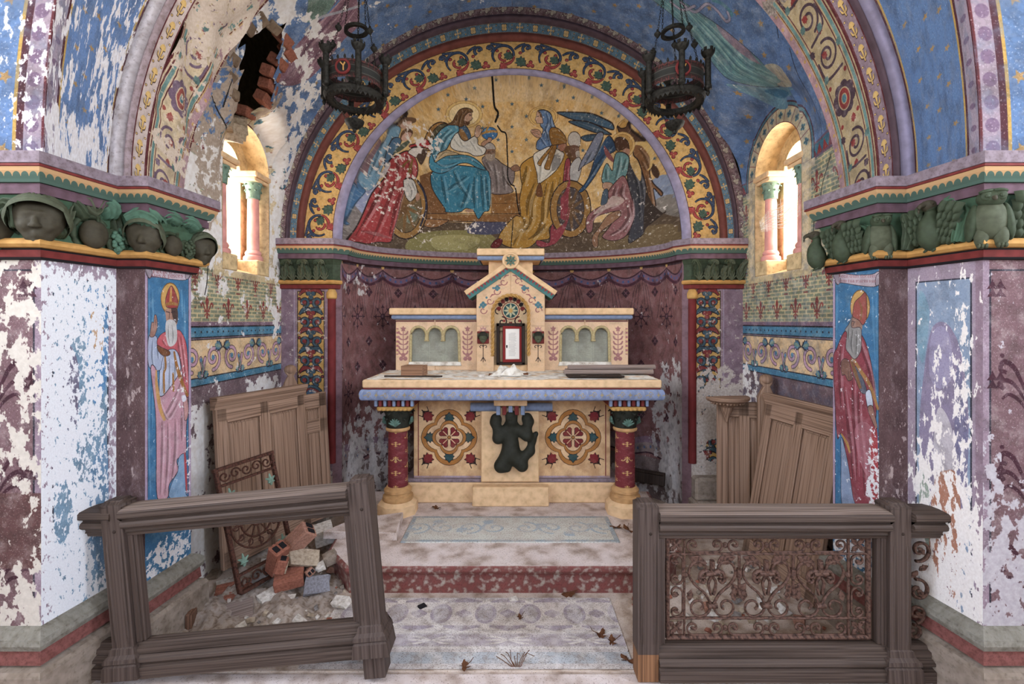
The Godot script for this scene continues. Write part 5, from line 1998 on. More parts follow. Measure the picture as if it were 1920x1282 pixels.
func paint_strip(k: float) -> Image:
	var c := Canvas.new(96, 640, 0, 2.0, .15, 0, Color(.38, .27, .27))
	c.yup = true
	var im := c.finish()
	age(im, 125, .9)
	wear(im, 128, .03, 190, Color(.70, .62, .60), Color(.60, .50, .48), mask_of(16, 64, 0, 2.0, .15, 0, 112, [[.08, 1.3, .05, .5, 150]] if k < 0 else [[.08, .5, .1, .6, 190], [.0, .9, .05, .9, 150]]))
	return im

func tile_scallop() -> Image:
	var c := Canvas.new(64, 128, 0, 0, 1, 2, Color(.74, .56, .36))
	c.rect(0, .95, 1, 1.9, Color(.28, .39, .34))
	c.disc(Vector2(.5, .95), .46, Color(.28, .39, .34))
	c.rect(0, 1.86, 1, 2, LINE)
	return c.finish()

func band_material(im: Image, reps: float, flip := false) -> StandardMaterial3D:
	var m := painted(im)
	m.uv1_scale = Vector3(reps, 1, 1)
	return m

func paint_setting() -> void:
	M.wall_r = painted(paint_wall_right())
	M.wall_l = painted(paint_wall_left())
	M.band_scroll = band_material(tile_scroll(), 13.0)
	M.band_cross = band_material(tile_cross(), 22.0)
	M.band_trefoil = band_material(tile_trefoil(), 22.0)
	M.pil_l = painted(paint_pilaster(-1.0))
	M.pil_r = painted(paint_pilaster(1.0))
	M.drape = painted(paint_drape(), 0.8)
	M.soffit_l = painted(paint_soffit(-1.0))
	M.soffit_r = painted(paint_soffit(1.0))
	M.lilies_l = band_material(tile_lilies(-1.0), 24.0)
	M.lilies_r = band_material(tile_lilies(1.0), 24.0)
	M.web_l = painted(paint_web(-1.0, false))
	M.web_r = painted(paint_web(1.0, false))
	M.front_l = painted(paint_web(-1.0, true))
	M.front_r = painted(paint_web(1.0, true))
	M.pier_l = painted(paint_pier(-1.0))
	M.pier_r = painted(paint_pier(1.0))
	M.jamb_l = painted(paint_jamb(-1.0))
	M.jamb_r = painted(paint_jamb(1.0))
	M.strip_l = painted(paint_strip(-1.0))
	M.strip_r = painted(paint_strip(1.0))
	M.scallop = painted(tile_scallop())
	M.scallop.uv1_scale = Vector3(1.0 / 0.034, 1, 1)
	M.mural = painted(paint_mural(), 0.75)
	M.saint_l = painted(paint_saint(-1.0), 0.75)
	M.saint_r = painted(paint_saint(1.0), 0.75)
# ---------------------------------------------------------------- the mural of the half dome and the two bishops
func dome_px(p: Vector2) -> Vector2:
	var dx := (p.x - 960.0) / FOC
	var dy := -(p.y - HZN) / FOC
	var a := pow(dx / 1.512, 2.0) + pow(dy / 1.49, 2.0) + 1.0 / pow(.84, 2.0)
	var b := 2.0 * (dy * (EYE - 2.408) / pow(1.49, 2.0) - 4.28 / pow(.84, 2.0))
	var e := pow((EYE - 2.408) / 1.49, 2.0) + pow(4.28 / .84, 2.0) - 1.0
	var q := b * b - 4.0 * a * e
	var t := (-b + sqrt(q)) / (2.0 * a) if q > 0.0 else 4.28
	return Vector2(dx * t, EYE + dy * t)

func crop(c: Canvas, x: float, y: float, k: float) -> void:
	c.T = Transform2D(0.0, Vector2.ONE / k, 0.0, Vector2(x, y))

# folds: the same strokes dark, and light beside them
func folds(c: Canvas, lines: Array, w: float, col: Color, dk := .45, lt := .35) -> void:
	var o := c.T.origin
	var k := c.T.get_scale().x
	for s in lines:
		c.tp(s, w * .2, w, w * .2, Color(col.darkened(.55), dk))
		c.T.origin = o + Vector2(w * .8, w * .15) * k
		c.tp(s, w * .2, w * .9, w * .2, Color(col.lightened(.45), lt))
		c.T.origin = o

func paint_mural() -> Image:
	var c := Canvas.new(1400, 700, -1.53, 3.93, 1.53, 2.40, Color(.86, .67, .37))
	veil(c.im, Color(.88, .76, .56), 201, .006, .4, .75, .7)
	veil(c.im, Color(.58, .40, .18), 203, .012, .5, .9, .4)
	c.mapf = dome_px
	c.unit = .0052
	crop(c, 0, 0, 1.0)
	var ln := Color(.17, .12, .11)
	# paler upper gold, blue stars
	c.sh("860 130 960 122 1080 132 1190 170 1240 240 1180 230 1080 190 1000 190 900 190 850 180", Color(.86, .74, .54, .55))
	for q in [[874, 186], [905, 200], [960, 195], [933, 218], [905, 240], [960, 238], [934, 262], [960, 284], [987, 218], [987, 262], [1045, 189], [1075, 183], [1110, 182], [1015, 160], [1060, 152], [992, 146], [930, 150], [890, 165], [840, 178], [1128, 212], [1160, 218], [985, 330], [822, 205], [765, 206], [1093, 282], [1227, 297]]:
		c.star(Vector2(q[0], q[1]), 4.6, Color(.27, .38, .44))
	# ground, far hills and clouds
	c.sh("600 345 655 335 700 338 720 380 700 420 640 430 600 420", Color(.55, .58, .70))
	c.sh("1222 340 1260 325 1300 345 1300 420 1250 410 1225 385", Color(.50, .56, .66))
	c.pg("590 412 700 405 830 415 1000 420 1150 415 1300 385 1310 500 590 500", Color(.36, .28, .20))
	c.sh("600 400 640 372 670 390 690 430 640 450 600 440", Color(.50, .46, .44))
	c.sh("780 440 830 432 900 434 930 450 900 480 800 482 760 465", Color(.52, .48, .26))
	c.sh("810 445 860 440 900 448 880 466 820 468", Color(.66, .62, .38, .7))
	c.sh("1120 440 1180 430 1260 420 1290 450 1200 478 1120 478", Color(.44, .35, .22))
	c.sh("1190 400 1230 388 1250 392 1220 420 1180 440 1160 440", Color(.20, .15, .12))
	c.sh("1220 385 1250 365 1280 370 1290 400 1260 405", Color(.50, .46, .42))
	# the cart
	crop(c, 780, 180, 4.275)
	var wood := Color(.50, .32, .16)
	c.pg("30 640 130 600 150 720 230 830 250 930 250 1000 40 980", wood)
	c.pg("600 778 880 778 860 940 600 945", Color(.58, .38, .16))
	c.pg("60 940 880 940 760 1012 160 1000", Color(.55, .36, .17))
	c.ln("60 940 300 942 600 944 860 940", 5, ln)
	c.ln("160 1000 500 1008 760 1012", 6, ln)
	c.ln("600 860 840 860", 3, Color(.34, .2, .1))
	c.so("40 1010 90 1050 170 1050 260 1000 200 990 90 985", Color(.60, .40, .22), 5, ln)
	c.sh("410 1090 460 1010 600 1012 720 1015 690 1090 600 1110 480 1108", Color(.28, .28, .38))
	# chair back
	c.so("55 420 75 330 120 250 180 212 235 215 250 240 180 330 130 430", Color(.62, .42, .18), 5, ln)
	c.so("95 420 120 320 160 255 215 222 246 236 190 320 140 410", Color(.32, .30, .20), 4, ln)
	# bearded man behind in grey
	c.so("530 520 560 480 640 500 690 540 760 580 790 600 780 690 740 712 700 640 730 690 775 770 600 778 590 640", Color(.50, .44, .42), 5, ln)
	folds(c, ["620 540 640 640 650 770", "690 560 700 650 710 760", "560 530 600 600"], 22, Color(.50, .44, .42))
	c.so("540 420 560 385 600 374 630 400 634 430 590 440 540 450", Color(.62, .58, .54), 4, ln)
	c.sh("545 450 560 430 630 428 636 470 620 505 590 515 560 500", Color(.50, .36, .26))
	c.sh("555 470 600 465 632 462 630 500 600 522 565 505", Color(.60, .52, .44))
	c.ln("575 450 590 446", 4, ln); c.ln("606 448 620 446", 4, ln); c.ln("598 450 602 468", 3, ln)
	c.so("760 575 800 550 830 570 836 590 800 604 770 596", Color(.55, .38, .27), 3, ln)
	# seated figure in blue
	var bl := Color(.17, .47, .58)
	for q in [[283, 150, Color(.46, .28, .12)], [281, 147, Color(.86, .70, .38)], [258, 124, Color(.46, .28, .12)], [256, 121, Color(.92, .80, .55)]]:
		c.disc(Vector2(385, 148), q[1], q[2], q[1] * .74)
	c.so("130 610 120 700 150 780 230 900 240 930 350 930 400 900 460 920 500 985 545 930 590 900 600 700 590 640 560 590 400 560 250 560", bl, 6, ln)
	folds(c, ["470 640 460 760 470 900", "520 620 530 760 540 920", "410 640 300 720 240 760", "560 640 570 780 580 890", "300 600 340 700 420 820", "200 640 220 740 240 860", "430 700 400 800 360 900"], 30, bl, .5, .4)
	c.so("120 590 105 520 130 450 180 480 300 470 420 478 500 520 560 590 500 580 420 540 340 545 260 600 190 620", Color(.20, .51, .62), 5, ln)
	folds(c, ["140 520 220 560 330 530", "180 500 300 500 420 500 520 560", "160 580 240 590 330 550"], 22, bl, .5, .45)
	c.so("150 520 190 450 230 430 320 455 340 470 250 480 190 510 160 530", Color(.74, .62, .42), 4, ln)
	folds(c, ["180 500 230 455 310 462"], 12, Color(.74, .62, .42))
	c.so("340 260 400 240 440 320 420 360 370 360 340 340", Color(.22, .34, .46), 4, ln)
	c.sh("335 270 375 270 420 350 380 360 345 300", Color(.55, .38, .18))
	c.so("275 390 290 320 330 290 360 340 400 360 470 320 495 350 500 390 560 420 540 470 470 480 420 455 330 440 290 420", Color(.78, .76, .70), 5, ln)
	folds(c, ["300 340 350 400 430 420", "350 350 380 400 450 400", "430 360 460 400 480 440", "480 400 520 430 530 460"], 16, Color(.78, .76, .70), .35, .5)
	c.so("130 470 110 400 150 330 200 270 260 232 330 228 345 280 310 310 270 380 240 430 180 460 150 520", bl.lightened(.12), 5, ln)
	folds(c, ["160 450 190 350 270 260", "200 430 240 340 310 280", "140 470 170 400"], 26, bl.lightened(.15), .5, .5)
	# hair, face, beard in profile
	c.so("250 230 290 205 320 150 350 110 400 95 445 108 455 130 430 130 400 150 385 180 385 230 360 248 320 235", Color(.42, .28, .15), 3, ln)
	folds(c, ["330 150 320 200 280 225", "370 130 350 190 340 240", "400 110 370 150"], 12, Color(.42, .28, .15))
	c.so("400 150 425 132 448 140 446 165 455 182 443 186 444 196 430 200 428 222 400 232 384 200 388 170", Color(.76, .58, .46), 3, ln)
	c.sh("388 200 410 205 430 200 428 222 412 236 390 232", Color(.38, .22, .13))
	c.ln("428 158 442 156", 4, ln); c.ln("424 148 444 146", 3, Color(.3, .18, .1))
	# blessing hand, orb with its cross, other hand
	c.so("470 310 475 270 490 240 515 238 512 262 526 258 520 300 500 330 480 330", Color(.76, .58, .46), 3, ln)
	c.ln("500 246 496 280", 2, ln); c.ln("510 262 505 290", 2, ln)
	c.disc(Vector2(590, 300), 66, ln, 54)
	c.disc(Vector2(590, 300), 63, Color(.18, .40, .62), 51)
	c.disc(Vector2(575, 280), 30, Color(.35, .56, .72), 22)
	c.tp("528 305 560 290 620 282 652 290", 14, 20, 14, Color(.70, .48, .18))
	c.ln("560 290 572 262 580 250", 12, Color(.70, .48, .18))
	c.cross(Vector2(582, 232), 22, Color(.66, .46, .18), .1)
	c.so("520 390 540 362 570 350 580 332 606 335 604 360 570 380 545 400", Color(.68, .48, .36), 3, ln)
	c.sh("390 918 420 905 455 910 460 925 420 932", Color(.66, .48, .36))
	# kneeling woman and the two in gold and white
	crop(c, 920, 180, 4.275)
	var gd := Color(.70, .49, .14)
	for q in [[120, Color(.48, .30, .12)], [117, Color(.85, .67, .35)], [102, Color(.48, .30, .12)], [99, Color(.84, .67, .36)]]: c.disc(Vector2(420, 165), q[0], q[1], q[0] * .72)
	c.so("375 430 370 370 400 330 420 270 400 240 395 200 380 140 385 116 430 112 480 140 500 200 520 250 560 300 600 400 560 440 480 430", Color(.32, .45, .62), 5, ln)
	folds(c, ["440 130 460 200 440 260 420 330", "480 160 480 230 520 300", "400 340 440 400", "430 260 460 330 470 410"], 18, Color(.32, .45, .62), .5, .5)
	c.so("380 118 400 140 415 180 420 215 400 220 368 216 366 202 356 190 366 160 370 130", Color(.76, .58, .46), 3, ln)
	c.ln("372 165 384 162", 4, ln)
	c.sh("378 120 400 130 412 165 400 170 388 140", Color(.40, .28, .18))
	c.so("320 280 350 266 390 275 410 320 385 335 350 320", Color(.72, .52, .40), 3, ln)
	c.ln("330 292 370 300 400 320", 2, ln); c.ln("335 275 380 288", 2, ln)
	c.so("240 560 290 510 345 480 480 420 600 430 640 520 640 700 600 900 520 1000 470 1060 470 1140 380 1160 300 1215 160 1215 60 1150 120 1040 200 960 240 960 230 840 250 720 240 650", gd, 6, ln)
	folds(c, ["290 560 270 650 250 720", "400 700 330 850 320 1000 260 1100", "450 700 420 850 410 1000 330 1160", "500 680 480 820 450 980", "560 650 530 800 490 960", "240 960 270 1000 220 1100 180 1200", "350 700 300 840 290 960", "150 1030 220 1080 300 1060", "300 1150 400 1080 440 1020"], 34, gd, .55, .4)
	c.sh("120 1050 200 970 250 990 260 1060 190 1150 80 1150", Color(gd.lightened(.2), .6))
	c.so("0 1210 30 1160 75 1142 95 1165 60 1215", Color(.42, .12, .12), 4, ln)
	c.so("345 470 420 425 480 405 560 440 590 470 550 560 500 620 410 690 380 700 370 620 350 540", Color(.80, .77, .70), 5, ln)
	folds(c, ["370 480 400 560 390 680", "560 470 520 560 430 660", "480 540 520 480 550 460"], 20, Color(.80, .77, .70), .35, .4)
	c.sh("490 600 500 490 530 470 560 490 550 560", Color(.52, .50, .48))
	c.so("480 400 530 395 480 560 470 590 430 575 460 490", Color(.58, .38, .13), 4, ln)
	c.so("500 390 490 420 420 520 400 560 375 540 400 500 450 440", Color(.60, .40, .14), 4, ln)
	c.so("470 320 470 280 490 252 540 260 590 310 610 360 600 380 520 392 490 388", Color(.55, .36, .12), 4, ln)
	folds(c, ["490 300 540 310 600 350", "490 340 540 345 605 372"], 10, Color(.55, .36, .12))
	c.so("540 395 600 380 612 410 600 430 570 445 548 430", Color(.60, .38, .28), 3, ln)
	c.sh("590 440 610 400 650 410 680 480 660 530 630 500", Color(.40, .26, .14))
	c.so("370 800 365 760 385 700 400 705 415 770 410 805", Color(.46, .26, .12), 3, ln)
	c.so("600 520 636 510 636 640 620 760 620 900 600 1000 560 1120 500 1190 420 1212 370 1195 365 1160 400 1158 470 1170 480 1060 530 960 560 820 580 680", Color(.58, .20, .24), 5, ln)
	folds(c, ["610 560 600 700 590 860 560 1000 500 1140", "620 700 610 840", "560 900 540 1000 500 1080"], 24, Color(.58, .20, .24), .5, .5)
	# mitred bishop behind
	c.so("620 360 625 320 650 290 690 290 720 330 715 390 700 410 640 400", Color(.70, .66, .60), 4, ln)
	c.sh("640 400 700 400 712 440 690 500 650 480", Color(.42, .28, .20))
	c.sh("680 450 710 440 715 500 690 495", Color(.66, .60, .54))
	c.so("640 560 700 490 730 530 720 620 690 690 640 700", Color(.66, .64, .62), 4, ln)
	# right wheel
	for q in [[168, 235, ln], [160, 226, Color(.60, .42, .18)], [112, 178, ln]]: c.disc(Vector2(640, 905), q[0], q[2], q[1])
	c.disc(Vector2(640, 905), 108, Color(.30, .26, .26), 172)
	for i in 10:
		var u := Vector2(cos(i * TAU / 10 + .2) * 108, sin(i * TAU / 10 + .2) * 172)
		c.taper([Vector2(640, 905), Vector2(640, 905) + u * .5, Vector2(640, 905) + u], 22, 26, 16, Color(.42, .30, .18))
	c.sh("540 1060 600 1000 636 880 620 1000 570 1120 500 1190 500 1100", Color(.58, .20, .24))
	c.pg("600 760 636 640 640 700 625 800 624 900 600 1000 560 980 560 820", Color(.58, .20, .24))
	# kneeling angel on the right, wings and beasts behind
	crop(c, 1080, 180, 4.275)
	for q in [[105, 1], [102, 0], [86, 1], [84, 0]]: c.disc(Vector2(424, 280), q[0], Color(.48, .30, .12) if q[1] else Color(.78, .58, .27), q[0] * .98)
	c.so("330 240 360 260 400 250 420 210 440 270 500 320 560 370 575 400 560 420 520 390 450 360 400 310 350 290", Color(.36, .24, .17), 4, ln)
	c.so("470 390 530 400 580 450 600 560 590 620 620 700 690 770 680 800 620 740 640 880 620 950 590 900 570 760 540 640 500 520 460 470", Color(.52, .34, .19), 5, ln)
	folds(c, ["500 420 560 500 580 600", "560 640 590 760 610 900", "520 520 560 600"], 26, Color(.52, .34, .19))
	c.sh("600 540 640 560 670 620 650 660 610 620", Color(.30, .20, .14))
	c.ln("470 380 540 390 600 470 600 560 580 590", 12, Color(.84, .68, .38))
	c.so("420 520 480 560 540 640 560 760 550 1000 540 1100 480 1150 420 1170 440 1000 430 800 410 640", Color(.24, .24, .27), 5, ln)
	folds(c, ["450 600 500 760 510 1000", "500 620 530 760 530 940"], 26, Color(.24, .24, .27))
	c.sh("560 780 610 860 700 940 720 920 640 980 560 1060 540 1100", Color(.22, .17, .14))
	c.sh("430 520 480 540 520 600 515 680 470 620", Color(.82, .66, .38))
	var wg := Color(.25, .38, .48)
	c.so("-150 130 0 130 120 140 220 180 290 220 300 270 220 250 100 210 -20 190 -100 160", wg, 5, ln)
	c.so("-60 205 60 200 160 230 260 290 280 310 180 300 60 260", wg.darkened(.15), 5, ln)
	c.so("40 330 100 310 180 310 150 350 80 362", wg.darkened(.2), 4, ln)
	folds(c, ["-100 145 60 165 220 210", "0 210 120 250 240 290"], 16, wg, .5, .4)
	for q in [[100, 106, Color(.44, .28, .12)], [98, 103, Color(.84, .66, .36)], [80, 85, Color(.44, .28, .12)], [78, 82, Color(.76, .56, .26)]]: c.disc(Vector2(374, 390), q[0], q[2], q[1])
	c.so("170 300 220 300 200 380 150 500 60 560 20 600 40 530 100 420", Color(.44, .46, .54), 5, ln)
	c.so("260 320 300 360 320 430 250 480 200 560 140 660 60 760 20 765 80 690 120 600 150 500 210 390", Color(.16, .28, .42), 5, ln)
	folds(c, ["60 720 140 600 220 470", "180 560 240 460 290 400", "130 520 190 400 220 330", "60 560 130 440"], 18, wg, .5, .4)
	c.sh("225 400 260 440 310 520 320 540 280 520 235 470", Color(.54, .28, .28))
	c.so("310 380 320 340 360 330 410 360 425 410 420 440 370 430 330 440", Color(.32, .20, .13), 4, ln)
	c.sh("370 440 400 420 430 430 425 470 390 470", Color(.66, .46, .36))
	c.so("320 460 370 450 420 480 425 540 400 640 330 700 290 720 210 690 220 590 250 540 290 600 300 540", Color(.36, .54, .54), 5, ln)
	folds(c, ["350 480 340 560 310 680", "400 500 370 600", "240 580 240 670"], 22, Color(.36, .54, .54), .5, .5)
	c.so("215 700 250 690 290 700 290 730 250 760 215 735", Color(.70, .52, .40), 3, ln)
	c.so("290 720 370 640 410 680 440 790 470 900 460 1000 400 1120 300 1160 210 1130 260 1060 340 930 240 940 150 980 130 1080 90 1090 80 1000 120 930 240 860 262 830 255 780", Color(.56, .34, .34), 5, ln)
	folds(c, ["320 720 300 800 340 830", "380 700 360 780 390 830", "440 820 440 960 380 1090", "400 860 420 960 360 1060 260 1120", "280 860 180 920 110 1000", "340 860 260 900"], 26, Color(.58, .36, .36), .5, .55)
	c.sh("260 830 300 800 380 820 370 860 260 900 140 950 180 900", Color(.76, .66, .60, .8))
	c.so("350 920 356 960 300 1010 220 1070 180 1120 175 1200 150 1215 128 1180 135 1120 180 1060 240 970 300 930", Color(.58, .40, .28), 4, ln)
	c.so("220 760 255 750 250 850 205 875 200 850", Color(.26, .33, .40), 3, ln)
	# left: angels, cardinal in red, wheel
	crop(c, 620, 180, 4.275)
	for q in [[178, 262, ln], [170, 252, Color(.62, .44, .20)], [128, 208, ln]]: c.disc(Vector2(602, 890), q[0], q[2], q[1])
	c.disc(Vector2(602, 890), 124, Color(.44, .36, .22), 202)
	c.disc(Vector2(640, 950), 60, Color(.40, .44, .36), 70)
	for i in 9:
		var u := Vector2(cos(i * TAU / 9 + .3) * 124, sin(i * TAU / 9 + .3) * 202)
		c.taper([Vector2(602, 890), Vector2(602, 890) + u * .5, Vector2(602, 890) + u], 20, 28, 16, Color(.50, .35, .18))
	c.ln("700 690 750 780 765 900 720 1040", 14, Color(.18, .18, .26))
	c.disc(Vector2(585, 905), 34, Color(.44, .30, .15), 46)
	c.so("440 210 520 130 600 115 605 140 560 200 500 240", Color(.76, .70, .62), 4, ln)
	c.so("100 760 130 690 200 690 260 690 280 760 200 860 100 1015 80 930", Color(.24, .42, .60), 4, Color(.2, .3, .4))
	c.so("380 300 500 240 560 260 540 340 520 450 420 560 380 680 300 760 220 680 240 560", Color(.40, .58, .68), 3, Color(.3, .36, .42))
	folds(c, ["440 300 380 460 300 660", "500 320 430 480 360 620", "180 720 140 820 110 960"], 26, Color(.36, .52, .66))
	c.sh("160 640 250 480 360 330 380 360 270 520 180 660", Color(.50, .38, .40))
	c.so("500 340 560 340 560 380 500 470 470 560 430 560 450 440", Color(.26, .40, .52), 3, ln)
	c.sh("540 230 560 195 620 170 680 180 680 210 640 225 630 255 570 260", Color(.42, .30, .20))
	c.sh("560 230 600 205 650 205 640 240 600 270 570 255", Color(.78, .60, .50))
	c.sh("560 310 580 275 620 258 655 275 655 310 620 350 570 360 556 340", Color(.40, .26, .16))
	c.sh("566 340 590 300 630 290 650 305 625 345 585 362", Color(.78, .58, .48))
	c.sh("385 520 410 490 412 540 392 560", Color(.66, .44, .36))
	c.sh("560 390 640 350 620 390 560 440 500 460", Color(.30, .34, .28))
	var rd := Color(.66, .20, .20)
	c.so("470 520 540 470 620 440 680 500 700 580 680 660 600 660 590 760 560 860 540 960 500 1100 480 1170 380 1170 300 1185 220 1170 130 1160 200 1060 260 940 330 780 440 640", rd, 6, ln)
	folds(c, ["470 600 380 800 300 950 200 1120", "540 620 470 820 400 1000 330 1160", "590 700 520 900 470 1120", "430 700 340 880 250 1040", "520 500 540 560 530 620", "600 470 640 560 650 640", "240 1080 340 1100 480 1140"], 34, rd, .45, .35)
	c.so("590 670 660 672 690 740 690 790 640 845 600 800 586 730", Color(.74, .72, .68), 5, ln)
	folds(c, ["620 700 650 760 640 820", "650 690 680 760"], 14, Color(.74, .72, .68))
	c.sh("680 800 700 775 716 800 710 830 690 840", Color(.66, .46, .36))
	c.so("620 450 660 415 740 415 735 440 690 490 650 475", Color(.80, .76, .70), 4, ln)
	c.sh("690 480 735 430 770 425 770 470 730 550 700 520", Color(.30, .22, .17))
	c.so("632 395 680 380 710 350 770 348 800 390 822 420 800 428 740 410 680 405 640 415", Color(.68, .16, .17), 5, ln)
	c.tp("660 500 640 570 630 620", 6, 26, 34, Color(.48, .34, .14))
	c.tp("650 500 600 540 575 570", 6, 16, 24, Color(.48, .34, .14))
	c.sh("415 600 470 530 478 560 430 640 390 660", Color(.70, .66, .66))
	# the crack from the crown down
	crop(c, 0, 0, 1.0)
	for q in [["921 120 924 160 926 190 928 202 934 212 929 228", 3.4], ["933 236 940 246 949 252 951 285 952 310 952 332 958 345 966 352 970 380 974 402", 2.4], ["962 412 960 440 958 465", 1.6]]: c.ln(q[0], q[1], Color(.07, .05, .05))
	c.mapf = null
	c.home()
	var im := c.finish()
	veil(im, Color(.14, .10, .07), 211, .01, .5, .9, .22)
	veil(im, Color(.12, .09, .07), 213, .1, .5, .9, .16)
	veil(im, Color(.88, .84, .76), 215, .05, .62, .85, .35)
	var m := mask_of(140, 70, -1.53, 3.93, 1.53, 2.40, 92, [[-1.12, 3.15, .2, .26, 150], [-.84, 3.45, .2, .14, 172], [-1.25, 2.95, .14, .26, 145], [-.92, 2.72, .18, .28, 122], [-.40, 2.70, .14, .1, 150], [.1, 2.72, .3, .1, 120], [.75, 2.8, .3, .3, 112], [1.2, 2.7, .2, .3, 110]])
	wear(im, 218, .03, 168, Color(.88, .84, .79), Color(.78, .72, .66), m, 5, 14.0)
	return im

func paint_saint(k: float) -> Image:
	var c := Canvas.new(220, 1100, 0, 2.0, 1, .36, Color(.19, .42, .60))
	c.mapf = func(p: Vector2) -> Vector2:
		var d := (1.873 + .0871 * 2.45) / (absf(p.x - 960.0) / FOC + .0871)
		return Vector2((d - 2.45) / .31, EYE - (p.y - HZN) * d / FOC)
	var ln := Color(.2, .15, .18)
	var lil := Color(.64, .54, .64)
	c.unit = .005
	var g := func(s: String, col: Color) -> void: c.sh(s, col)
	if k < 0:
		crop(c, 265, 490, 2.85)
		for s in ["40 100 45 500 40 900 50 1250", "60 150 64 400 60 900", "230 200 236 500", "215 150 220 300"]: c.tp(s, 2, 14, 3, Color(.36, .60, .74, .6))
		c.pg("-10 -10 34 -10 34 1300 -10 1300", lil)
		c.pg("252 -10 300 -10 300 1300 252 1300", lil)
		c.ln("34 80 34 1260", 3, ln); c.ln("252 90 252 1260", 3, ln)
		c.disc(Vector2(154, 198), 51, Color(.45, .28, .12), 86)
		c.disc(Vector2(154, 198), 48, Color(.78, .58, .26), 81)
		# alb, cope, mantle
		c.so("100 560 110 480 150 460 190 480 210 560 200 700 160 780 100 740", Color(.66, .70, .80), 3, ln)
		folds(c, ["120 520 118 620 110 700", "150 520 150 640 145 720", "180 520 180 640"], 10, Color(.66, .70, .80))
		c.so("40 400 80 400 90 440 120 480 110 540 100 580 60 580 36 540", Color(.58, .63, .74), 3, ln)
		folds(c, ["60 420 56 500 64 570", "84 450 90 520"], 10, Color(.60, .66, .76))
		var rose := Color(.74, .40, .43)
		c.so("50 570 80 580 90 700 110 720 140 690 190 620 220 560 235 600 250 720 240 900 240 1010 225 1040 190 1060 195 1120 150 1190 140 1262 85 1262 80 1000 75 800", Color(.74, .52, .57), 4, ln)
		folds(c, ["90 720 120 820 180 720 220 620", "100 760 140 840 200 740", "110 850 110 1000 100 1250", "140 860 140 1040 125 1250", "180 840 180 1000 160 1180", "215 800 215 960"], 14, Color(.74, .50, .55), .4, .4)
		c.so("200 1050 232 1030 240 1120 236 1230 245 1262 150 1262 165 1180 195 1120", Color(.45, .60, .74), 3, ln)
		c.sh("228 1030 240 1050 246 1180 246 1240 236 1200", Color(.70, .24, .26))
		c.so("84 440 96 400 130 375 190 365 215 380 240 440 250 560 252 720 230 690 215 560 190 480 150 470 120 500", Color(.76, .30, .33), 3, ln)
		folds(c, ["210 400 225 520 240 660", "190 400 205 500 220 620", "110 420 130 450"], 12, rose, .4, .45)
		c.tp("175 480 190 560 215 640 248 720", 8, 20, 14, Color(.62, .38, .14))
		c.tp("80 580 82 660 100 780 125 850", 6, 20, 16, Color(.78, .56, .28))
		c.ln("125 490 130 560 122 590", 14, Color(.62, .40, .16)); c.ln("120 600 122 700", 14, Color(.62, .40, .16)); c.ln("170 600 172 690", 14, Color(.62, .40, .16))
		c.so("84 448 110 460 150 480 150 500 120 505 92 480", Color(.46, .26, .14), 3, ln)
		# head
		c.sh("132 255 190 255 192 330 170 350 140 340 130 290", Color(.64, .46, .38))
		c.sh("160 250 192 255 194 320 175 320", Color(.30, .22, .20))
		c.sh("130 330 150 310 180 320 190 360 190 420 170 450 145 450 132 400", Color(.72, .71, .70))
		folds(c, ["145 340 145 400 152 440", "165 340 170 400 165 440"], 7, Color(.72, .71, .70))
		c.ln("134 268 150 272", 5, ln); c.ln("160 272 180 268", 5, ln); c.ln("152 272 148 305", 3, ln)
		c.so("132 240 132 190 160 130 190 190 196 240 165 250", Color(.62, .22, .20), 3, ln)
		c.tp("160 135 158 180 156 230", 4, 12, 14, Color(.76, .54, .24))
		c.tp("128 232 160 224 196 232", 12, 20, 12, Color(.60, .38, .16))
		# raised hand
		c.so("46 400 50 360 56 325 66 325 70 290 80 288 86 330 84 360 68 400", Color(.62, .42, .35), 3, ln)
		c.ln("66 330 66 352", 2, ln); c.ln("74 300 76 340", 2, ln)
		c.so("225 740 240 720 252 780 245 840 230 846 228 800", Color(.76, .52, .50), 3, ln)
		c.sh("215 720 235 715 240 740 222 750", Color(.80, .80, .84))
	else:
		crop(c, 1555, 490, 2.73)
		for s in ["40 150 40 250 36 350", "220 150 225 300 235 500", "240 160 244 500"]: c.tp(s, 2, 14, 3, Color(.30, .54, .70, .6))
		c.pg("-10 -10 30 -10 30 1300 -10 1300", lil)
		c.pg("253 -10 300 -10 300 1300 253 1300", lil)
		c.ln("30 80 30 1260", 3, ln); c.ln("253 90 253 1260", 3, ln)
		c.disc(Vector2(158, 232), 51, Color(.45, .28, .12), 88)
		c.disc(Vector2(158, 232), 48, Color(.76, .57, .28), 83)
		var rd := Color(.56, .22, .26)
		c.so("20 500 40 440 70 370 100 350 160 370 200 460 230 620 240 760 230 900 246 980 246 1252 130 1252 110 1180 90 1120 80 960 60 880 40 900 28 700", rd, 4, ln)
		folds(c, ["60 420 50 560 60 760", "120 580 120 720 130 900 140 1100", "150 660 150 800 170 1000 180 1200", "70 640 90 800 110 960 120 1120", "190 500 215 620 225 700", "140 380 170 460 200 560", "200 860 210 1000 220 1200"], 18, rd, .4, .4)
		c.sh("130 860 180 820 230 880 240 1000 200 1100 150 1000", Color(.72, .44, .48, .6))
		c.sh("215 880 246 880 246 1252 215 1240", Color(.68, .20, .22))
		c.so("60 900 80 960 100 1060 120 1200 130 1252 66 1252 60 1000", Color(.48, .56, .68), 3, ln)
		c.tp("60 880 90 930 105 980", 6, 14, 8, Color(.70, .50, .22))
		c.so("120 560 140 540 180 620 190 670 165 672 140 620", Color(.32, .34, .40), 3, ln)
		c.tp("118 490 160 560 210 640 250 760", 12, 20, 12, Color(.64, .44, .22))
		c.tp("110 500 130 560 160 650", 14, 18, 14, Color(.50, .34, .20))
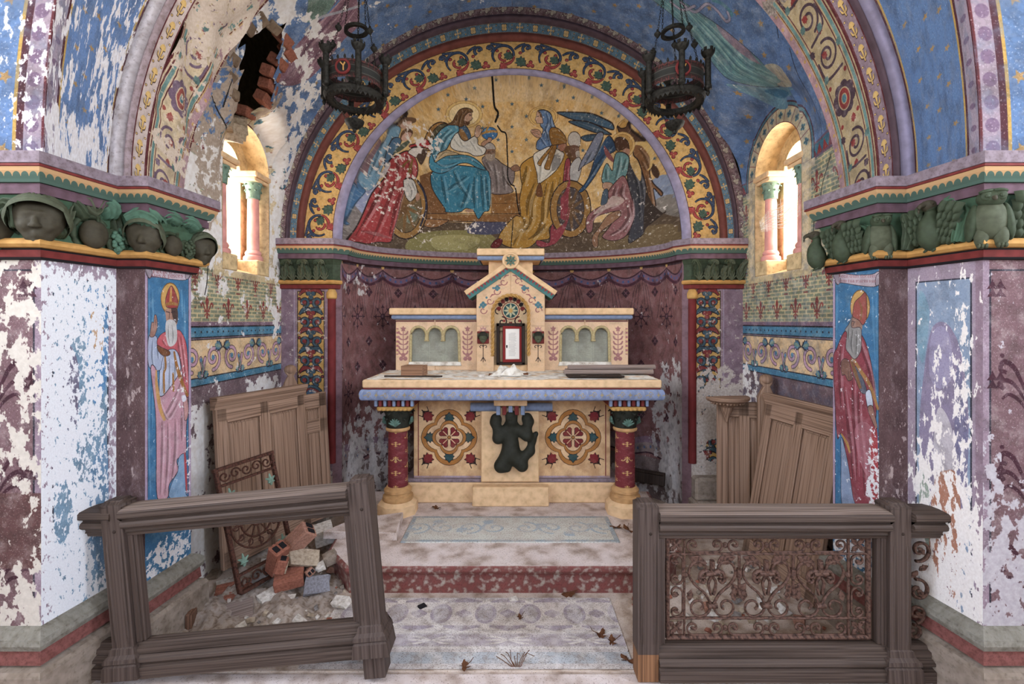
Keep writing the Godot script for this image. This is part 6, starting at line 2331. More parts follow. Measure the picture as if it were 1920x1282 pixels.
		c.so("60 520 76 498 100 510 112 560 118 600 96 610 80 580 64 580", Color(.50, .34, .28), 3, ln)
		c.ln("96 560 100 600", 2, ln); c.ln("106 556 112 590", 2, ln)
		c.so("186 670 210 660 224 740 200 750 190 720", Color(.70, .74, .80), 3, ln)
		c.so("196 750 220 740 236 800 246 850 236 852 220 820", Color(.58, .40, .34), 3, ln)
		# head turned down to the left
		c.sh("118 290 165 300 166 350 140 380 112 340", Color(.56, .40, .33))
		c.so("120 260 130 210 160 180 185 160 192 220 190 290 172 325 150 300 122 285", Color(.60, .28, .24), 3, ln)
		c.tp("150 200 165 240 160 300", 4, 10, 8, Color(.52, .34, .2))
		c.so("120 270 112 320 120 340 160 340 164 400 160 460 130 500 100 470 84 440 90 370 80 350 100 320", Color(.52, .51, .50), 3, ln)
		folds(c, ["120 350 112 420 118 470", "140 350 140 420 135 480", "100 340 96 400"], 8, Color(.52, .51, .50))
		c.ln("118 306 132 310", 4, ln); c.ln("128 312 120 330", 3, ln)
	# the scroll at the top
	var y := 0.0 if k < 0 else 30.0
	var o := c.T.origin
	c.T.origin += Vector2(0, y / 2.8)
	c.so("14 12 40 8 70 30 140 40 220 36 250 22 268 40 262 78 230 100 150 94 60 80 40 90 20 50", Color(.70, .63, .66), 3, ln)
	c.so("14 12 40 10 58 60 50 86 36 80", Color(.58, .52, .56), 3, ln)
	c.so("240 44 262 30 268 52 250 92 236 88", Color(.58, .52, .56), 3, ln)
	lettering(c, ["Fecit Deus", "Ates & pisces ."] if k < 0 else ["Fecit dum doceret", "ante tua mares sua"], Vector2(142, 52 if k < 0 else 46), 26.0, 190.0, Color(.56, .28, .30))
	c.T.origin = o
	c.mapf = null
	c.home()
	var im := c.finish()
	age(im, 231 + int(k), .6)
	var m := mask_of(22, 110, 0, 2, 1, .36, 86, [[.75, 1.35, .2, .2, 136], [.5, .42, .8, .14, 190], [.95, .8, .1, .5, 140]]) if k < 0 else mask_of(22, 110, 0, 2, 1, .36, 96, [[.1, .7, .2, .5, 190], [.5, .42, .9, .14, 205]])
	wear(im, 238, .03, 172, Color(.86, .86, .88), Color(.8, .78, .76), m)
	return im

# words set as a flat picture: the outlines of the letters, filled
func lettering(c: Canvas, words: Array, at: Vector2, size: float, width: float, col: Color) -> void:
	for i in words.size():
		var t := TextMesh.new()
		var f := SystemFont.new()
		f.font_names = PackedStringArray(["Droid Serif"])
		t.font = f
		t.text = words[i]
		t.font_size = 32
		t.depth = 0.0
		t.pixel_size = 1.0
		var a := t.get_mesh_arrays()
		if a.is_empty(): continue
		var v: PackedVector3Array = a[Mesh.ARRAY_VERTEX]
		var ix: PackedInt32Array = a[Mesh.ARRAY_INDEX]
		var bb := t.get_aabb()
		var k := minf(width / maxf(bb.size.x, 1.0), size / 32.0 * 1.3)
		for j in range(0, ix.size(), 3):
			var q := []
			for e in 3: q.append(at + Vector2(v[ix[j + e]].x * k, (-v[ix[j + e]].y * k) + i * size * .95))
			c.poly(q, col)
# ---------------------------------------------------------------- the altar
const ACX := -0.012
const STONE := Color(.86, .68, .47)

func quatrefoil(c: Canvas, p: Vector2, r: float, col: Color) -> void:
	for k in 4: c.disc(p + Vector2.from_angle(k * PI / 2) * r * .46, r * .54, col)
	c.disc(p, r * .6, col)

func medallion(c: Canvas, p: Vector2) -> void:
	var ln := Color(.12, .09, .08)
	var ochre := Color(.70, .43, .16)
	var tl := Color(.15, .29, .31)
	var rd := Color(.50, .12, .14)
	for k in 4:
		var a := PI / 4 + k * PI / 2
		for q in [[.115, ln], [.1, rd]]:
			c.at(p + Vector2.from_angle(a) * .205, q[0], a)
			c.leaf(q[1])
			c.home()
		c.stroke([p + Vector2.from_angle(a) * .29, p + Vector2.from_angle(a) * .325], .009, ln)
		for s in [-1.0, 1.0]: c.stroke([p + Vector2.from_angle(a + s * .13) * .29, p + Vector2.from_angle(a + s * .16) * .32], .006, ln)
	var base := STONE.lightened(.08)
	for q in [[.238, ln], [.234, ochre], [.198, ln], [.194, base]]: quatrefoil(c, p, q[0], q[1])
	for k in 4:
		var a := k * PI / 2
		for q in [[.105, ln], [.092, tl]]:
			c.at(p + Vector2.from_angle(a) * (.118 if q[0] < .1 else .112), q[0], a)
			c.leaf(q[1])
			c.home()
	for q in [[.146, ln], [.142, ochre], [.118, ln], [.114, base]]:
		c.T = Transform2D(0, p)
		quatrefoil(c, Vector2.ZERO, q[0], q[1])
		c.home()
	for k in 4:
		var a := PI / 4 + k * PI / 2
		for q in [[.0, ln], [.006, rd]]:
			var e: float = q[0]
			c.T = Transform2D(a, p)
			c.pg("%f %f %f %f %f %f %f %f" % [.014 + e, 0, .062, -.045 + e, .092 - e, -.0, .062, .045 - e], q[1])
			c.disc(Vector2(.068, -.026), .02 - e * .5, q[1]); c.disc(Vector2(.068, .026), .02 - e * .5, q[1])
			c.home()
		c.stroke([p, p + Vector2.from_angle(a) * .07], .008, base)
	c.disc(p, .016, ln)
	c.disc(p, .012, ochre)

func front_image() -> Image:
	var c := Canvas.new(1024, 402, -.83, 1.03, .83, .38, STONE)
	c.yup = true
	medallion(c, Vector2(-.53, .724))
	medallion(c, Vector2(.515, .724))
	for x in [-.79, .79]: c.rect(x - .004, 1.03, x + .004, .38, Color(.5, .16, .16))
	c.rect(-.83, .40, .83, .38, LILAC)
	var im := c.finish()
	age(im, 301, .45)
	veil(im, Color(.55, .36, .20), 305, .008, .4, .8, .35)
	return im

func retable_image() -> Image:
	var c := Canvas.new(1024, 224, -1.06, 1.72, 1.06, 1.256, Color(.90, .74, .57))
	c.yup = true
	var pk := Color(.66, .42, .42)
	for x in [-.99, -.405, .375, .965]:
		c.stroke([Vector2(x, 1.38), Vector2(x, 1.62)], .007, pk)
		c.star(Vector2(x, 1.635), .03, pk, 5, .5, PI)
		c.trefoil(Vector2(x, 1.375), .04, pk, 3, PI)
		for i in 5:
			for s in [-1.0, 1.0]:
				var y := 1.40 + i * .045
				c.taper(Canvas.curve([Vector2(x, y), Vector2(x + s * .03, y + .01), Vector2(x + s * .042, y + .035)], false), .005, .016, .012, pk)
	for x in [-1.045, 1.045]:
		c.rect(x - .012, 1.64, x + .012, 1.40, Color(.70, .40, .42))
		for i in 6: c.disc(Vector2(x, 1.42 + i * .04), .012, Color(.88, .74, .50))
	c.rect(-1.06, 1.712, 1.06, 1.70, Color(.45, .20, .20))
	var im := c.finish()
	age(im, 311, .4)
	return im

func tabernacle_image() -> Image:
	var c := Canvas.new(512, 800, -.37, 2.22, .37, 1.256, Color(.88, .71, .53))
	c.yup = true
	var pk := Color(.62, .36, .36)
	for s in [-1.0, 1.0]:
		# running scroll up the gable side
		for i in 4:
			var p := Vector2(s * (.245 - i * .06), 1.80 + i * .085)
			c.stroke(Canvas.spiral(p, .035, .01, 0.0, s * 5.5), .008, pk)
			c.disc(p + Vector2(s * .03, .03), .010, TEAL)
			c.taper([p + Vector2(0, .03), p + Vector2(-s * .02, .055), p + Vector2(-s * .05, .06)], .005, .014, .006, pk)
		c.trefoil(Vector2(s * .245, 1.85), .03, TEAL, 4)
		c.trefoil(Vector2(s * .12, 2.0), .026, TEAL, 4)
		for k in 8: c.star(Vector2(s * .245, 1.622) + Vector2.from_angle(TAU * k / 8) * .02, .026, Color(.72, .50, .48), 3, .3, TAU * k / 8 + PI / 2)
		c.rect(s * .245 - .055, 1.665, s * .245 + .055, 1.658, Color(.78, .62, .48))
		c.stroke(Canvas.spiral(Vector2(s * .245 - .02, 1.475), .02, .005, 0, 4.5), .006, LINE)
		c.stroke(Canvas.spiral(Vector2(s * .245 + .02, 1.475), .02, .005, PI, -4.5), .006, LINE)
		c.stroke([Vector2(s * .245, 1.50), Vector2(s * .245, 1.34)], .005, LINE)
		c.stroke([Vector2(s * .245 - .02, 1.35), Vector2(s * .245, 1.385), Vector2(s * .245 + .02, 1.35)], .006, LINE)
	var im := c.finish()
	age(im, 321, .4)
	return im

func tympanum_image() -> Image:
	var c := Canvas.new(256, 256, -.16, 1.94, .16, 1.62, Color(.80, .68, .50))
	c.yup = true
	var p := Vector2(0, 1.80)
	for s in [-1.0, 1.0]:
		c.stroke(Canvas.spiral(Vector2(s * .075, 1.70), .045, .008, PI * .5, s * 7.0), .011, LINE)
		c.stroke(Canvas.spiral(Vector2(s * .115, 1.80), .03, .008, -PI * .5, s * 5.0), .009, LINE)
		c.at(Vector2(s * .07, 1.70), .03, .6)
		c.leaf(RED)
		c.home()
	for i in 9:
		var a := PI * (i + .5) / 9.0
		c.at(p + Vector2.from_angle(a) * .085, .05, a)
		c.leaf(LINE if i % 2 else RED.darkened(.2))
		c.home()
	for q in [[.082, RED.darkened(.2)], [.074, Color(.85, .76, .58)], [.066, Color(.16, .32, .33)]]: c.disc(p, q[0], q[1])
	for i in 8: c.taper([p, p + Vector2.from_angle(TAU * i / 8) * .035, p + Vector2.from_angle(TAU * i / 8) * .062], .004, .022, .006, Color(.72, .72, .56))
	c.disc(p, .02, GOLD)
	for k in 4: c.trefoil(Vector2(0, 1.67) + Vector2.from_angle(k * PI / 2) * .018, .016, RED.darkened(.2))
	var im := c.finish()
	age(im, 331, .4)
	return im

func shaft_image() -> Image:
	var c := Canvas.new(128, 256, 0, 0, 1, 2, Color(.47, .14, .16))
	for q in [[.5, .55, 0], [.0, 1.05, 0], [1.0, 1.05, 0]]:
		c.at(Vector2(q[0], q[1] - .2), -.44)
		c.lily(Color(.78, .60, .32))
		c.home()
	for p in [Vector2(.5, 1.5), Vector2(0, .1), Vector2(1, .1), Vector2(0, 2.0), Vector2(1, 2.0)]: c.cross(p, .17, Color(.78, .60, .32))
	var im := c.finish()
	age(im, 341, .6)
	return im

func roll_image() -> Image:
	var c := Canvas.new(512, 96, 0, 0, 4, .75, Color(.47, .54, .70))
	for o in [0.0, 2.0]:
		for s in [[.5, 1.0], [1.3, -1.0]]:
			c.stroke(Canvas.spiral(Vector2(o + s[0], .37), .16, .03, 0, s[1] * 7.5), .045, Color(.62, .56, .42))
			c.stroke([Vector2(o + s[0] - .35, .40), Vector2(o + s[0] - .15, .36)], .045, Color(.62, .56, .42))
		c.star(Vector2(o + 1.85, .37), .16, Color(.66, .58, .40), 4, .35)
	var im := c.finish()
	age(im, 351, .8)
	return im

func door_image() -> Image:
	var c := Canvas.new(160, 260, 0, 0, 1, 1.63, Color(.56, .13, .13))
	c.rect(.13, .12, .87, 1.5, Color(.84, .83, .79))
	c.rect(.16, .15, .84, 1.47, Color(.90, .89, .86))
	var rng := RandomNumberGenerator.new()
	rng.seed = 3
	for i in 26:
		var y := .3 + i * .041
		c.rect(.3 + (.1 if i % 9 == 0 else 0.0), y, rng.randf_range(.6, .72), y + .012, Color(.66, .65, .62))
	c.disc(Vector2(.2, .9), .045, LINE)
	c.rect(.17, .9, .23, .99, LINE)
	return c.finish()

# newspaper-like sheets pasted in the niches: grey lines in columns
func niche_image(sd: int) -> Image:
	var c := Canvas.new(256, 180, 0, 0, 1, .7, Color(.64, .65, .58))
	var rng := RandomNumberGenerator.new()
	rng.seed = sd
	for k in 3:
		c.rect(k * .34, 0, k * .34 + .004, .7, Color(.50, .51, .47))
		for i in 44: c.rect(k * .34 + .03, .03 + i * .015, k * .34 + rng.randf_range(.2, .31), .037 + i * .015, Color(.57, .58, .52))
	var im := c.finish()
	age(im, 361 + sd, .5)
	return im

func altar_column(t: Node3D, x: float) -> void:
	var at := Vector3(x, 0, -3.84)
	var b := MB.new()
	b.lathe([Vector2(.16, .18), Vector2(.16, .26), Vector2(.125, .285), Vector2(0, .285)], 8, at, TAU, PI / 8)
	obj("column_plinth", b, M.cream, t)
	b = MB.new()
	b.lathe([Vector2(.115, .28), Vector2(.122, .295), Vector2(.118, .32), Vector2(.1, .33), Vector2(.098, .345), Vector2(.108, .352), Vector2(.108, .37), Vector2(.096, .38), Vector2(.09, .392), Vector2(.08, .396)], 28, at)
	obj("column_base", b, M.creamdark, t)
	b = MB.new()
	b.lathe([Vector2(.078, .39), Vector2(.078, .6), Vector2(.075, .835)], 32, at)
	obj("column_shaft", b, M.shaft, t)
	b = MB.new()
	b.lathe([Vector2(.075, .83), Vector2(.092, .838), Vector2(.096, .85), Vector2(.09, .862), Vector2(.075, .866)], 28, at)
	obj("astragal", b, M.creamdark, t)
	b = MB.new()
	leaf_capital(b, at + Vector3(0, .86, 0), .078, .15, 8)
	obj("column_capital", b, M.altargreen, t)
	for s in [Vector3(0, 0, 1), Vector3(1, 0, 0), Vector3(-1, 0, 0)]:
		b = MB.new()
		var u := Vector3(s.z, 0, -s.x)
		for k in 7:
			var a := -1.1 + 2.2 * k / 6.0
			var p: Vector3 = at + s * .092 + Vector3(0, .885, 0)
			b.tube([p, p + u * sin(a) * .03 + Vector3(0, cos(a) * .045, 0) + s * .018, p + u * sin(a) * .052 + Vector3(0, cos(a) * .062, 0) + s * .02], [.008, .011, .004], 6)
		obj("palmette", b, M.tealleaf, t)
	b = MB.new()
	b.box(at + Vector3(0, 1.025, 0), Vector3(.27, .03, .27), .008)
	for k in 8: b.ball(at + Vector3(-.115 + k * .033, 1.022, .132), Vector3(.017, .013, .01), 8, 6)
	obj("abacus", b, M.gold, t)
	for k in 9:
		b = MB.new()
		b.box(at + Vector3(-.14 + k * .035, 1.07, .12), Vector3(.022, .05, .04), .003)
		obj("dentil", b, M.blueroll if k % 2 == 0 else M.redband, t)
	b = MB.new()
	b.box(at + Vector3(0, 1.07, -.02), Vector3(.3, .06, .25), .004)
	obj("bearing_block", b, M.redband, t)

# half of a plate with a notch cut from its inner edge
func arched_niche(x0: float, x1: float, sill: float, spr: float, n: int) -> PackedVector2Array:
	var q := PackedVector2Array([Vector2(x0, sill)])
	var r := (x1 - x0) / n * .5
	for i in n:
		for k in 9:
			var a := PI - PI * k / 8.0
			q.append(Vector2(x0 + r * (2 * i + 1) + r * .94 * cos(a), spr + r * sin(a)))
	q.append(Vector2(x1, sill))
	return q

func plate_with_hole(b: MB, x0: float, x1: float, y0: float, y1: float, hole_pts: PackedVector2Array, z0: float, z1: float, bevel: float, uvs: Rect2, top := []) -> void:
	# split at the middle of the hole
	var m := (hole_pts[0].x + hole_pts[hole_pts.size() - 1].x) * .5
	var left := PackedVector2Array([Vector2(m, y0), Vector2(x0, y0), Vector2(x0, y1)])
	var right := PackedVector2Array([Vector2(m, y0), Vector2(x1, y0), Vector2(x1, y1)])
	var apex: float = top[0] if top else y1
	left.append(Vector2(m, apex)); right.append(Vector2(m, apex))
	var l := []
	var r := []
	var ym := 0.0
	for p in hole_pts:
		if p.x < m - .0005: l.append(p)
		elif p.x > m + .0005: r.append(p)
		else: ym = maxf(ym, p.y)
	if ym == 0.0: ym = (l[l.size() - 1].y + r[0].y) * .5
	left.append(Vector2(m, ym))
	for i in range(l.size() - 1, -1, -1): left.append(l[i])
	left.append(Vector2(m, hole_pts[0].y))
	right.append(Vector2(m, ym))
	for p in r: right.append(p)
	right.append(Vector2(m, hole_pts[0].y))
	b.prism(left, z0, z1, bevel, uvs)
	b.prism(right, z0, z1, bevel, uvs)

func build_altar() -> void:
	M.creamdark = plain(Color(.74, .58, .40), .8, "grime", Vector3.ONE * 2)
	M.altargreen = plain(Color(.16, .165, .135), .7, "grime", Vector3.ONE * 4)
	M.tealleaf = plain(Color(.36, .47, .43), .7, "grime", Vector3.ONE * 4)
	M.shaft = painted(shaft_image(), .65)
	M.shaft.uv1_scale = Vector3(2, 4.4, 1)
	M.goldroll = painted(roll_image())
	M.goldroll.uv1_scale = Vector3(2.4, 1, 1)
	var t := thing("altar", "cream stone high altar with painted medallions, red columns and gabled tabernacle", "altar")
	var b := MB.new()
	b.box(Vector3(0, .265, -4.25), Vector3(1.84, .17, .46), .01)
	obj("plinth", b, M.cream, t)
	b = MB.new()
	b.box(Vector3(ACX, .26, -4.03), Vector3(.632, .16, .18), .008)
	obj("plinth_block", b, M.cream, t)
	b = MB.new()
	b.box(Vector3(0, .365, -4.25), Vector3(1.8, .03, .44), .006)
	obj("lilac_course", b, M.lilacgrey, t)
	b = MB.new()
	b.prism(PackedVector2Array([Vector2(-.83, .38), Vector2(.83, .38), Vector2(.83, 1.1), Vector2(-.83, 1.1)]), -4.5, -4.05, .004, Rect2(-.83, .38, 1.66, .65))
	obj("front_panel", b, painted(front_image(), .75), t)
	b = MB.new()
	b.prism(PackedVector2Array([Vector2(-.258, .365), Vector2(.225, .365), Vector2(.225, .99), Vector2(-.258, .99)]), -4.1, -3.99, .008)
	obj("centre_panel", b, M.cream, t)
	# bracket under the table: blue half rolls, blocks
	for s in [[-.345, -.11], [.11, .335]]:
		b = MB.new()
		b.tube([Vector3(s[0], .99, -4.0), Vector3(s[0] + .004, .99, -4.0), Vector3(s[1], .99, -4.0)], .036, 14)
		obj("bracket_roll", b, M.blueroll, t)
	b = MB.new()
	b.box(Vector3(ACX, 1.045, -3.97), Vector3(.27, .05, .2), .006)
	b.box(Vector3(ACX, 1.085, -3.97), Vector3(.9, .03, .24), .006)
	obj("bracket_block", b, M.cream, t)
	for k in 5:
		b = MB.new()
		b.box(Vector3(ACX - .1 + k * .05, .98, -3.94), Vector3(.034, .075, .1), .004)
		obj("dentil", b, M.blueroll if k % 2 == 0 else M.redband, t)
	carved_figure(t)
	altar_column(t, -.912)
	altar_column(t, .904)
	# table
	var path := [Vector3(-1.13, 0, -4.36), Vector3(-1.13, 0, -3.67), Vector3(1.13, 0, -3.67), Vector3(1.13, 0, -4.36)]
	b = MB.new()
	var pr := []
	for k in 10:
		var a := PI * .5 - PI * k / 9.0
		pr.append(Vector2(.012 + .02 * cos(a), 1.142 + .042 * sin(a)))
	b.sweep(path, pr, 1.0)
	obj("table_roll", b, M.goldroll, t)
	b = MB.new()
	b.box(Vector3(0, 1.14, -4.02), Vector3(2.25, .085, .69), .003)
	obj("table_core", b, M.cream, t)
	b = MB.new()
	b.box(Vector3(0, 1.19, -4.02), Vector3(2.27, .014, .72), .003)
	obj("red_fillet", b, M.redband, t)
	b = MB.new()
	b.box(Vector3(0, 1.226, -4.02), Vector3(2.28, .06, .74), .008)
	obj("table_top", b, M.cream, t)
	b = MB.new()
	var rows := []
	for i in 25:
		var row := []
		for j in 61:
			var x := -1.12 + 2.24 * j / 60.0
			var z := -4.38 + .72 * i / 24.0
			row.append(Vector3(x, 1.2575 + .003 * sin(x * 9.0 + z * 31.0) * sin(z * 17.0 - x * 5.0) + (.004 if (i * 7 + j * 13) % 11 == 0 else 0.0), z))
		rows.append(row)
	b.surf(rows)
	obj("dust_layer", b, M.white, t)
	# retable
	var ru := Rect2(-1.06, 1.256, 2.12, .464)
	var rm := painted(retable_image())
	b = MB.new()
	plate_with_hole(b, -1.06, -.3, 1.256, 1.72, arched_niche(-.925, -.478, 1.33, 1.58, 3), -4.42, -4.37, .006, ru)
	obj("retable_face", b, rm, t)
	b = MB.new()
	plate_with_hole(b, .28, 1.06, 1.256, 1.72, arched_niche(.44, .888, 1.33, 1.58, 3), -4.42, -4.37, .006, ru)
	obj("retable_face", b, rm, t)
	b = MB.new()
	b.box(Vector3(0, 1.488, -4.56), Vector3(2.12, .464, .24), .004)
	obj("retable_core", b, M.cream, t)
	for s in 2:
		var x0: float = [-.925, .44][s]
		var x1: float = [-.478, .888][s]
		b = MB.new()
		b.quad(Vector3(x0, 1.66, -4.436), Vector3(x1, 1.66, -4.436), Vector3(x1, 1.33, -4.436), Vector3(x0, 1.33, -4.436))
		obj("niche_paper", b, painted(niche_image(s), .9), t)
		b = MB.new()
		var line := []
		for p in arched_niche(x0, x1, 1.33, 1.58, 3): line.append(Vector3(p.x, p.y, -4.37))
		b.tube(line, .013, 8)
		obj("niche_moulding", b, M.niche, t)
		b = MB.new()
		b.prism(PackedVector2Array([Vector2(x0 - .02, 1.30), Vector2(x1 + .02, 1.30), Vector2(x1 + .01, 1.335), Vector2(x0 - .01, 1.335)]), -4.43, -4.35, .006)
		obj("niche_sill", b, M.white, t)
		for k in [1, 2]:
			b = MB.new()
			var p := Vector3(lerpf(x0, x1, k / 3.0), 1.555, -4.372)
			b.box(p, Vector3(.03, .045, .05), .006)
			b.box(p + Vector3(0, -.026, 0), Vector3(.04, .014, .055), .005)
			obj("niche_pendant", b, M.niche, t)
	for s in [-1.0, 1.0]:
		b = MB.new()
		var cp := [Vector3(-1.06, 0, -4.66), Vector3(-1.06, 0, -4.36), Vector3(-.31, 0, -4.36)]
		if s > 0: cp = [Vector3(.29, 0, -4.36), Vector3(1.06, 0, -4.36), Vector3(1.06, 0, -4.66)]
		pr_roll(b, cp, 1.742, .022)
		obj("retable_roll", b, M.blueroll, t)
		b = MB.new()
		b.box(Vector3(s * .70 - .005, 1.793, -4.5), Vector3(.8, .06, .38), .008)
		obj("retable_cornice", b, M.cream, t)
	tabernacle(t)
	altar_clutter()

func tabernacle(t: Node3D) -> void:
	var h := obj("tabernacle", MB.new(), M.cream, t)
	var b := MB.new()
	var hole_pts := PackedVector2Array([Vector2(ACX - .15, 1.256)])
	for k in 25:
		var a := PI - PI * k / 24.0
		hole_pts.append(Vector2(ACX + .15 * cos(a), 1.776 + .15 * sin(a)))
	hole_pts.append(Vector2(ACX + .15, 1.256))
	# face: from the foot to the gable
	plate_with_hole(b, ACX - .305, ACX + .305, 1.2555, 1.965, hole_pts, -4.36, -4.28, .004, Rect2(ACX - .37, 1.256, .74, .964), [2.165])
	h.mesh = b.done()
	h.material_override = painted(tabernacle_image())
	b = MB.new()
	b.box(Vector3(ACX, 1.6, -4.52), Vector3(.6, .7, .2), .004)
	b.prism(PackedVector2Array([Vector2(ACX - .3, 1.95), Vector2(ACX + .3, 1.95), Vector2(ACX, 2.15)]), -4.62, -4.36)
	obj("housing", b, M.cream, h)
	# gable copings with toothed band
	for s in [-1.0, 1.0]:
		var a := Vector2(ACX + s * .365, 1.90)
		var e := Vector2(ACX, 2.15)
		var u := (e - a).normalized()
		var nn := Vector2(-u.y, u.x) if s < 0 else Vector2(u.y, -u.x)
		b = MB.new()
		b.prism(PackedVector2Array([a + nn * .045, e + Vector2(0, .055), e + Vector2(0, .105), a + nn * .086]), -4.6, -4.245, .006)
		obj("gable_coping", b, M.cream, h)
		b = MB.new()
		b.prism(PackedVector2Array([a, e, e + Vector2(0, .06), a + nn * .05]), -4.58, -4.262, .002)
		var tb := obj("gable_band", b, M.tealband, h)
		for k in 13:
			b = MB.new()
			var p := a.lerp(e, (k + .3) / 13.4)
			b.prism(PackedVector2Array([p + nn * .05, p + u * .032 + nn * .05, p + u * .016 + nn * .018]), -4.27, -4.258)
			obj("tooth", b, M.redtooth, tb)
	# roundel, shaft and top slab
	b = MB.new()
	b.box(Vector3(ACX, 2.17, -4.47), Vector3(.40, .28, .24), .006)
	obj("shaft_block", b, M.cream, h)
	b = MB.new()
	b.X = Transform3D(Basis(Vector3.RIGHT, PI * .5), Vector3(ACX, 2.24, -4.228))
	b.lathe([Vector2(.075, -.08), Vector2(.075, -.01), Vector2(.068, 0), Vector2(.056, 0), Vector2(.052, -.012), Vector2(0, -.012)], 28)
	var rd := obj("roundel", b, M.cream, h)
	b = MB.new()
	for k in 8:
		var v := Vector3(cos(TAU * k / 8), sin(TAU * k / 8), 0)
		b.tube([Vector3(ACX, 2.24, -4.242) + v * .012, Vector3(ACX, 2.24, -4.234) + v * .03, Vector3(ACX, 2.24, -4.242) + v * .048], [.004, .011, .004], 8)
	b.ball(Vector3(ACX, 2.24, -4.238), Vector3(.014, .014, .01), 10, 8)
	obj("rosette", b, M.tealleaf, rd)
	b = MB.new()
	pr_roll(b, [Vector3(ACX - .27, 0, -4.62), Vector3(ACX - .27, 0, -4.28), Vector3(ACX + .27, 0, -4.28), Vector3(ACX + .27, 0, -4.62)], 2.265, .02)
	obj("top_roll", b, M.blueroll, h)
	b = MB.new()
	b.box(Vector3(ACX, 2.27, -4.46), Vector3(.54, .05, .34), .004)
	obj("top_core", b, M.cream, h)
	b = MB.new()
	b.box(Vector3(ACX, 2.32, -4.45), Vector3(.6, .06, .4), .007)
	obj("top_slab", b, M.cream, h)
	# rope moulding: two strands twisted
	for strand in 2:
		b = MB.new()
		var line := []
		for k in 161:
			var f := k / 160.0
			var p: Vector2
			var nn: Vector2
			var len := 1.05
			var s := f * (.38 * 2 + PI * .16)
			if s < .38:
				p = Vector2(ACX - .16, 1.396 + s); nn = Vector2(-1, 0)
			elif s < .38 + PI * .16:
				var a := PI - (s - .38) / .16
				p = Vector2(ACX, 1.776) + Vector2.from_angle(a) * .16; nn = Vector2.from_angle(a)
			else:
				p = Vector2(ACX + .16, 1.776 - (s - .38 - PI * .16)); nn = Vector2(1, 0)
			var w := s * TAU / .075 + strand * PI
			line.append(Vector3(p.x + nn.x * cos(w) * .008, p.y + nn.y * cos(w) * .008, -4.274 + sin(w) * .008))
		b.tube(line, .0095, 8)
		obj("rope_moulding", b, M.gold, h)
	# tympanum, frame and door
	b = MB.new()
	b.quad(Vector3(ACX - .16, 1.94, -4.335), Vector3(ACX + .16, 1.94, -4.335), Vector3(ACX + .16, 1.62, -4.335), Vector3(ACX - .16, 1.62, -4.335))
	obj("tympanum", b, painted(tympanum_image()), h)
	b = MB.new()
	b.box(Vector3(ACX, 1.285, -4.35), Vector3(.3, .06, .06), .004)
	obj("door_sill", b, M.cream, h)
	for q in [[Vector3(-.113, 1.5, 0), Vector3(.03, .37, .05)], [Vector3(.113, 1.5, 0), Vector3(.03, .37, .05)], [Vector3(0, 1.672, 0), Vector3(.256, .03, .05)], [Vector3(0, 1.326, 0), Vector3(.256, .026, .05)]]:
		b = MB.new()
		b.box(q[0] + Vector3(ACX, 0, -4.315), q[1], .005)
		obj("door_frame", b, M.darkwood, h)
	b = MB.new()
	b.X = Transform3D(Basis(Vector3.UP, .16), Vector3(ACX + .098, 1.5, -4.315))
	b.quad(Vector3(-.17, .16, .013), Vector3(0, .16, .013), Vector3(0, -.16, .013), Vector3(-.17, -.16, .013))
	var dr := obj("door", b, painted(door_image()), h)
	b = MB.new()
	b.X = Transform3D(Basis(Vector3.UP, .16), Vector3(ACX + .098, 1.5, -4.315))
	b.box(Vector3(-.085, 0, 0), Vector3(.172, .324, .024), .003)
	obj("door_leaf", b, M.redband, dr)
	# little masks at either side
	for s in [-1.0, 1.0]:
		var c := Vector3(ACX + s * .245, 1.56, -4.268)
		b = MB.new()
		b.box(c + Vector3(0, .0, -.008), Vector3(.105, .11, .03), .004)
		obj("mask_ground", b, M.redband, h)
		b = MB.new()
		face(b, c + Vector3(0, -.004, .012), Basis(), Vector3(.04, .048, .035))
		for e in [-1.0, 1.0]: b.ball(c + Vector3(e * .042, .02, .01), Vector3(.01, .02, .012), 8, 6)
		var m := obj("mask", b, M.carvelight, h)
		b = MB.new()
		hair(b, c + Vector3(0, .0, .01), Basis(), Vector3(.045, .053, .038))
		obj("hair", b, M.altargreen, m)

func pr_roll(b: MB, path: Array, y: float, r: float) -> void:
	var pr := []
	for k in 8:
		var a := PI * .5 - PI * k / 7.0
		pr.append(Vector2(.008 + r * cos(a), y + r * sin(a)))
	b.sweep(path, pr, 1.0)

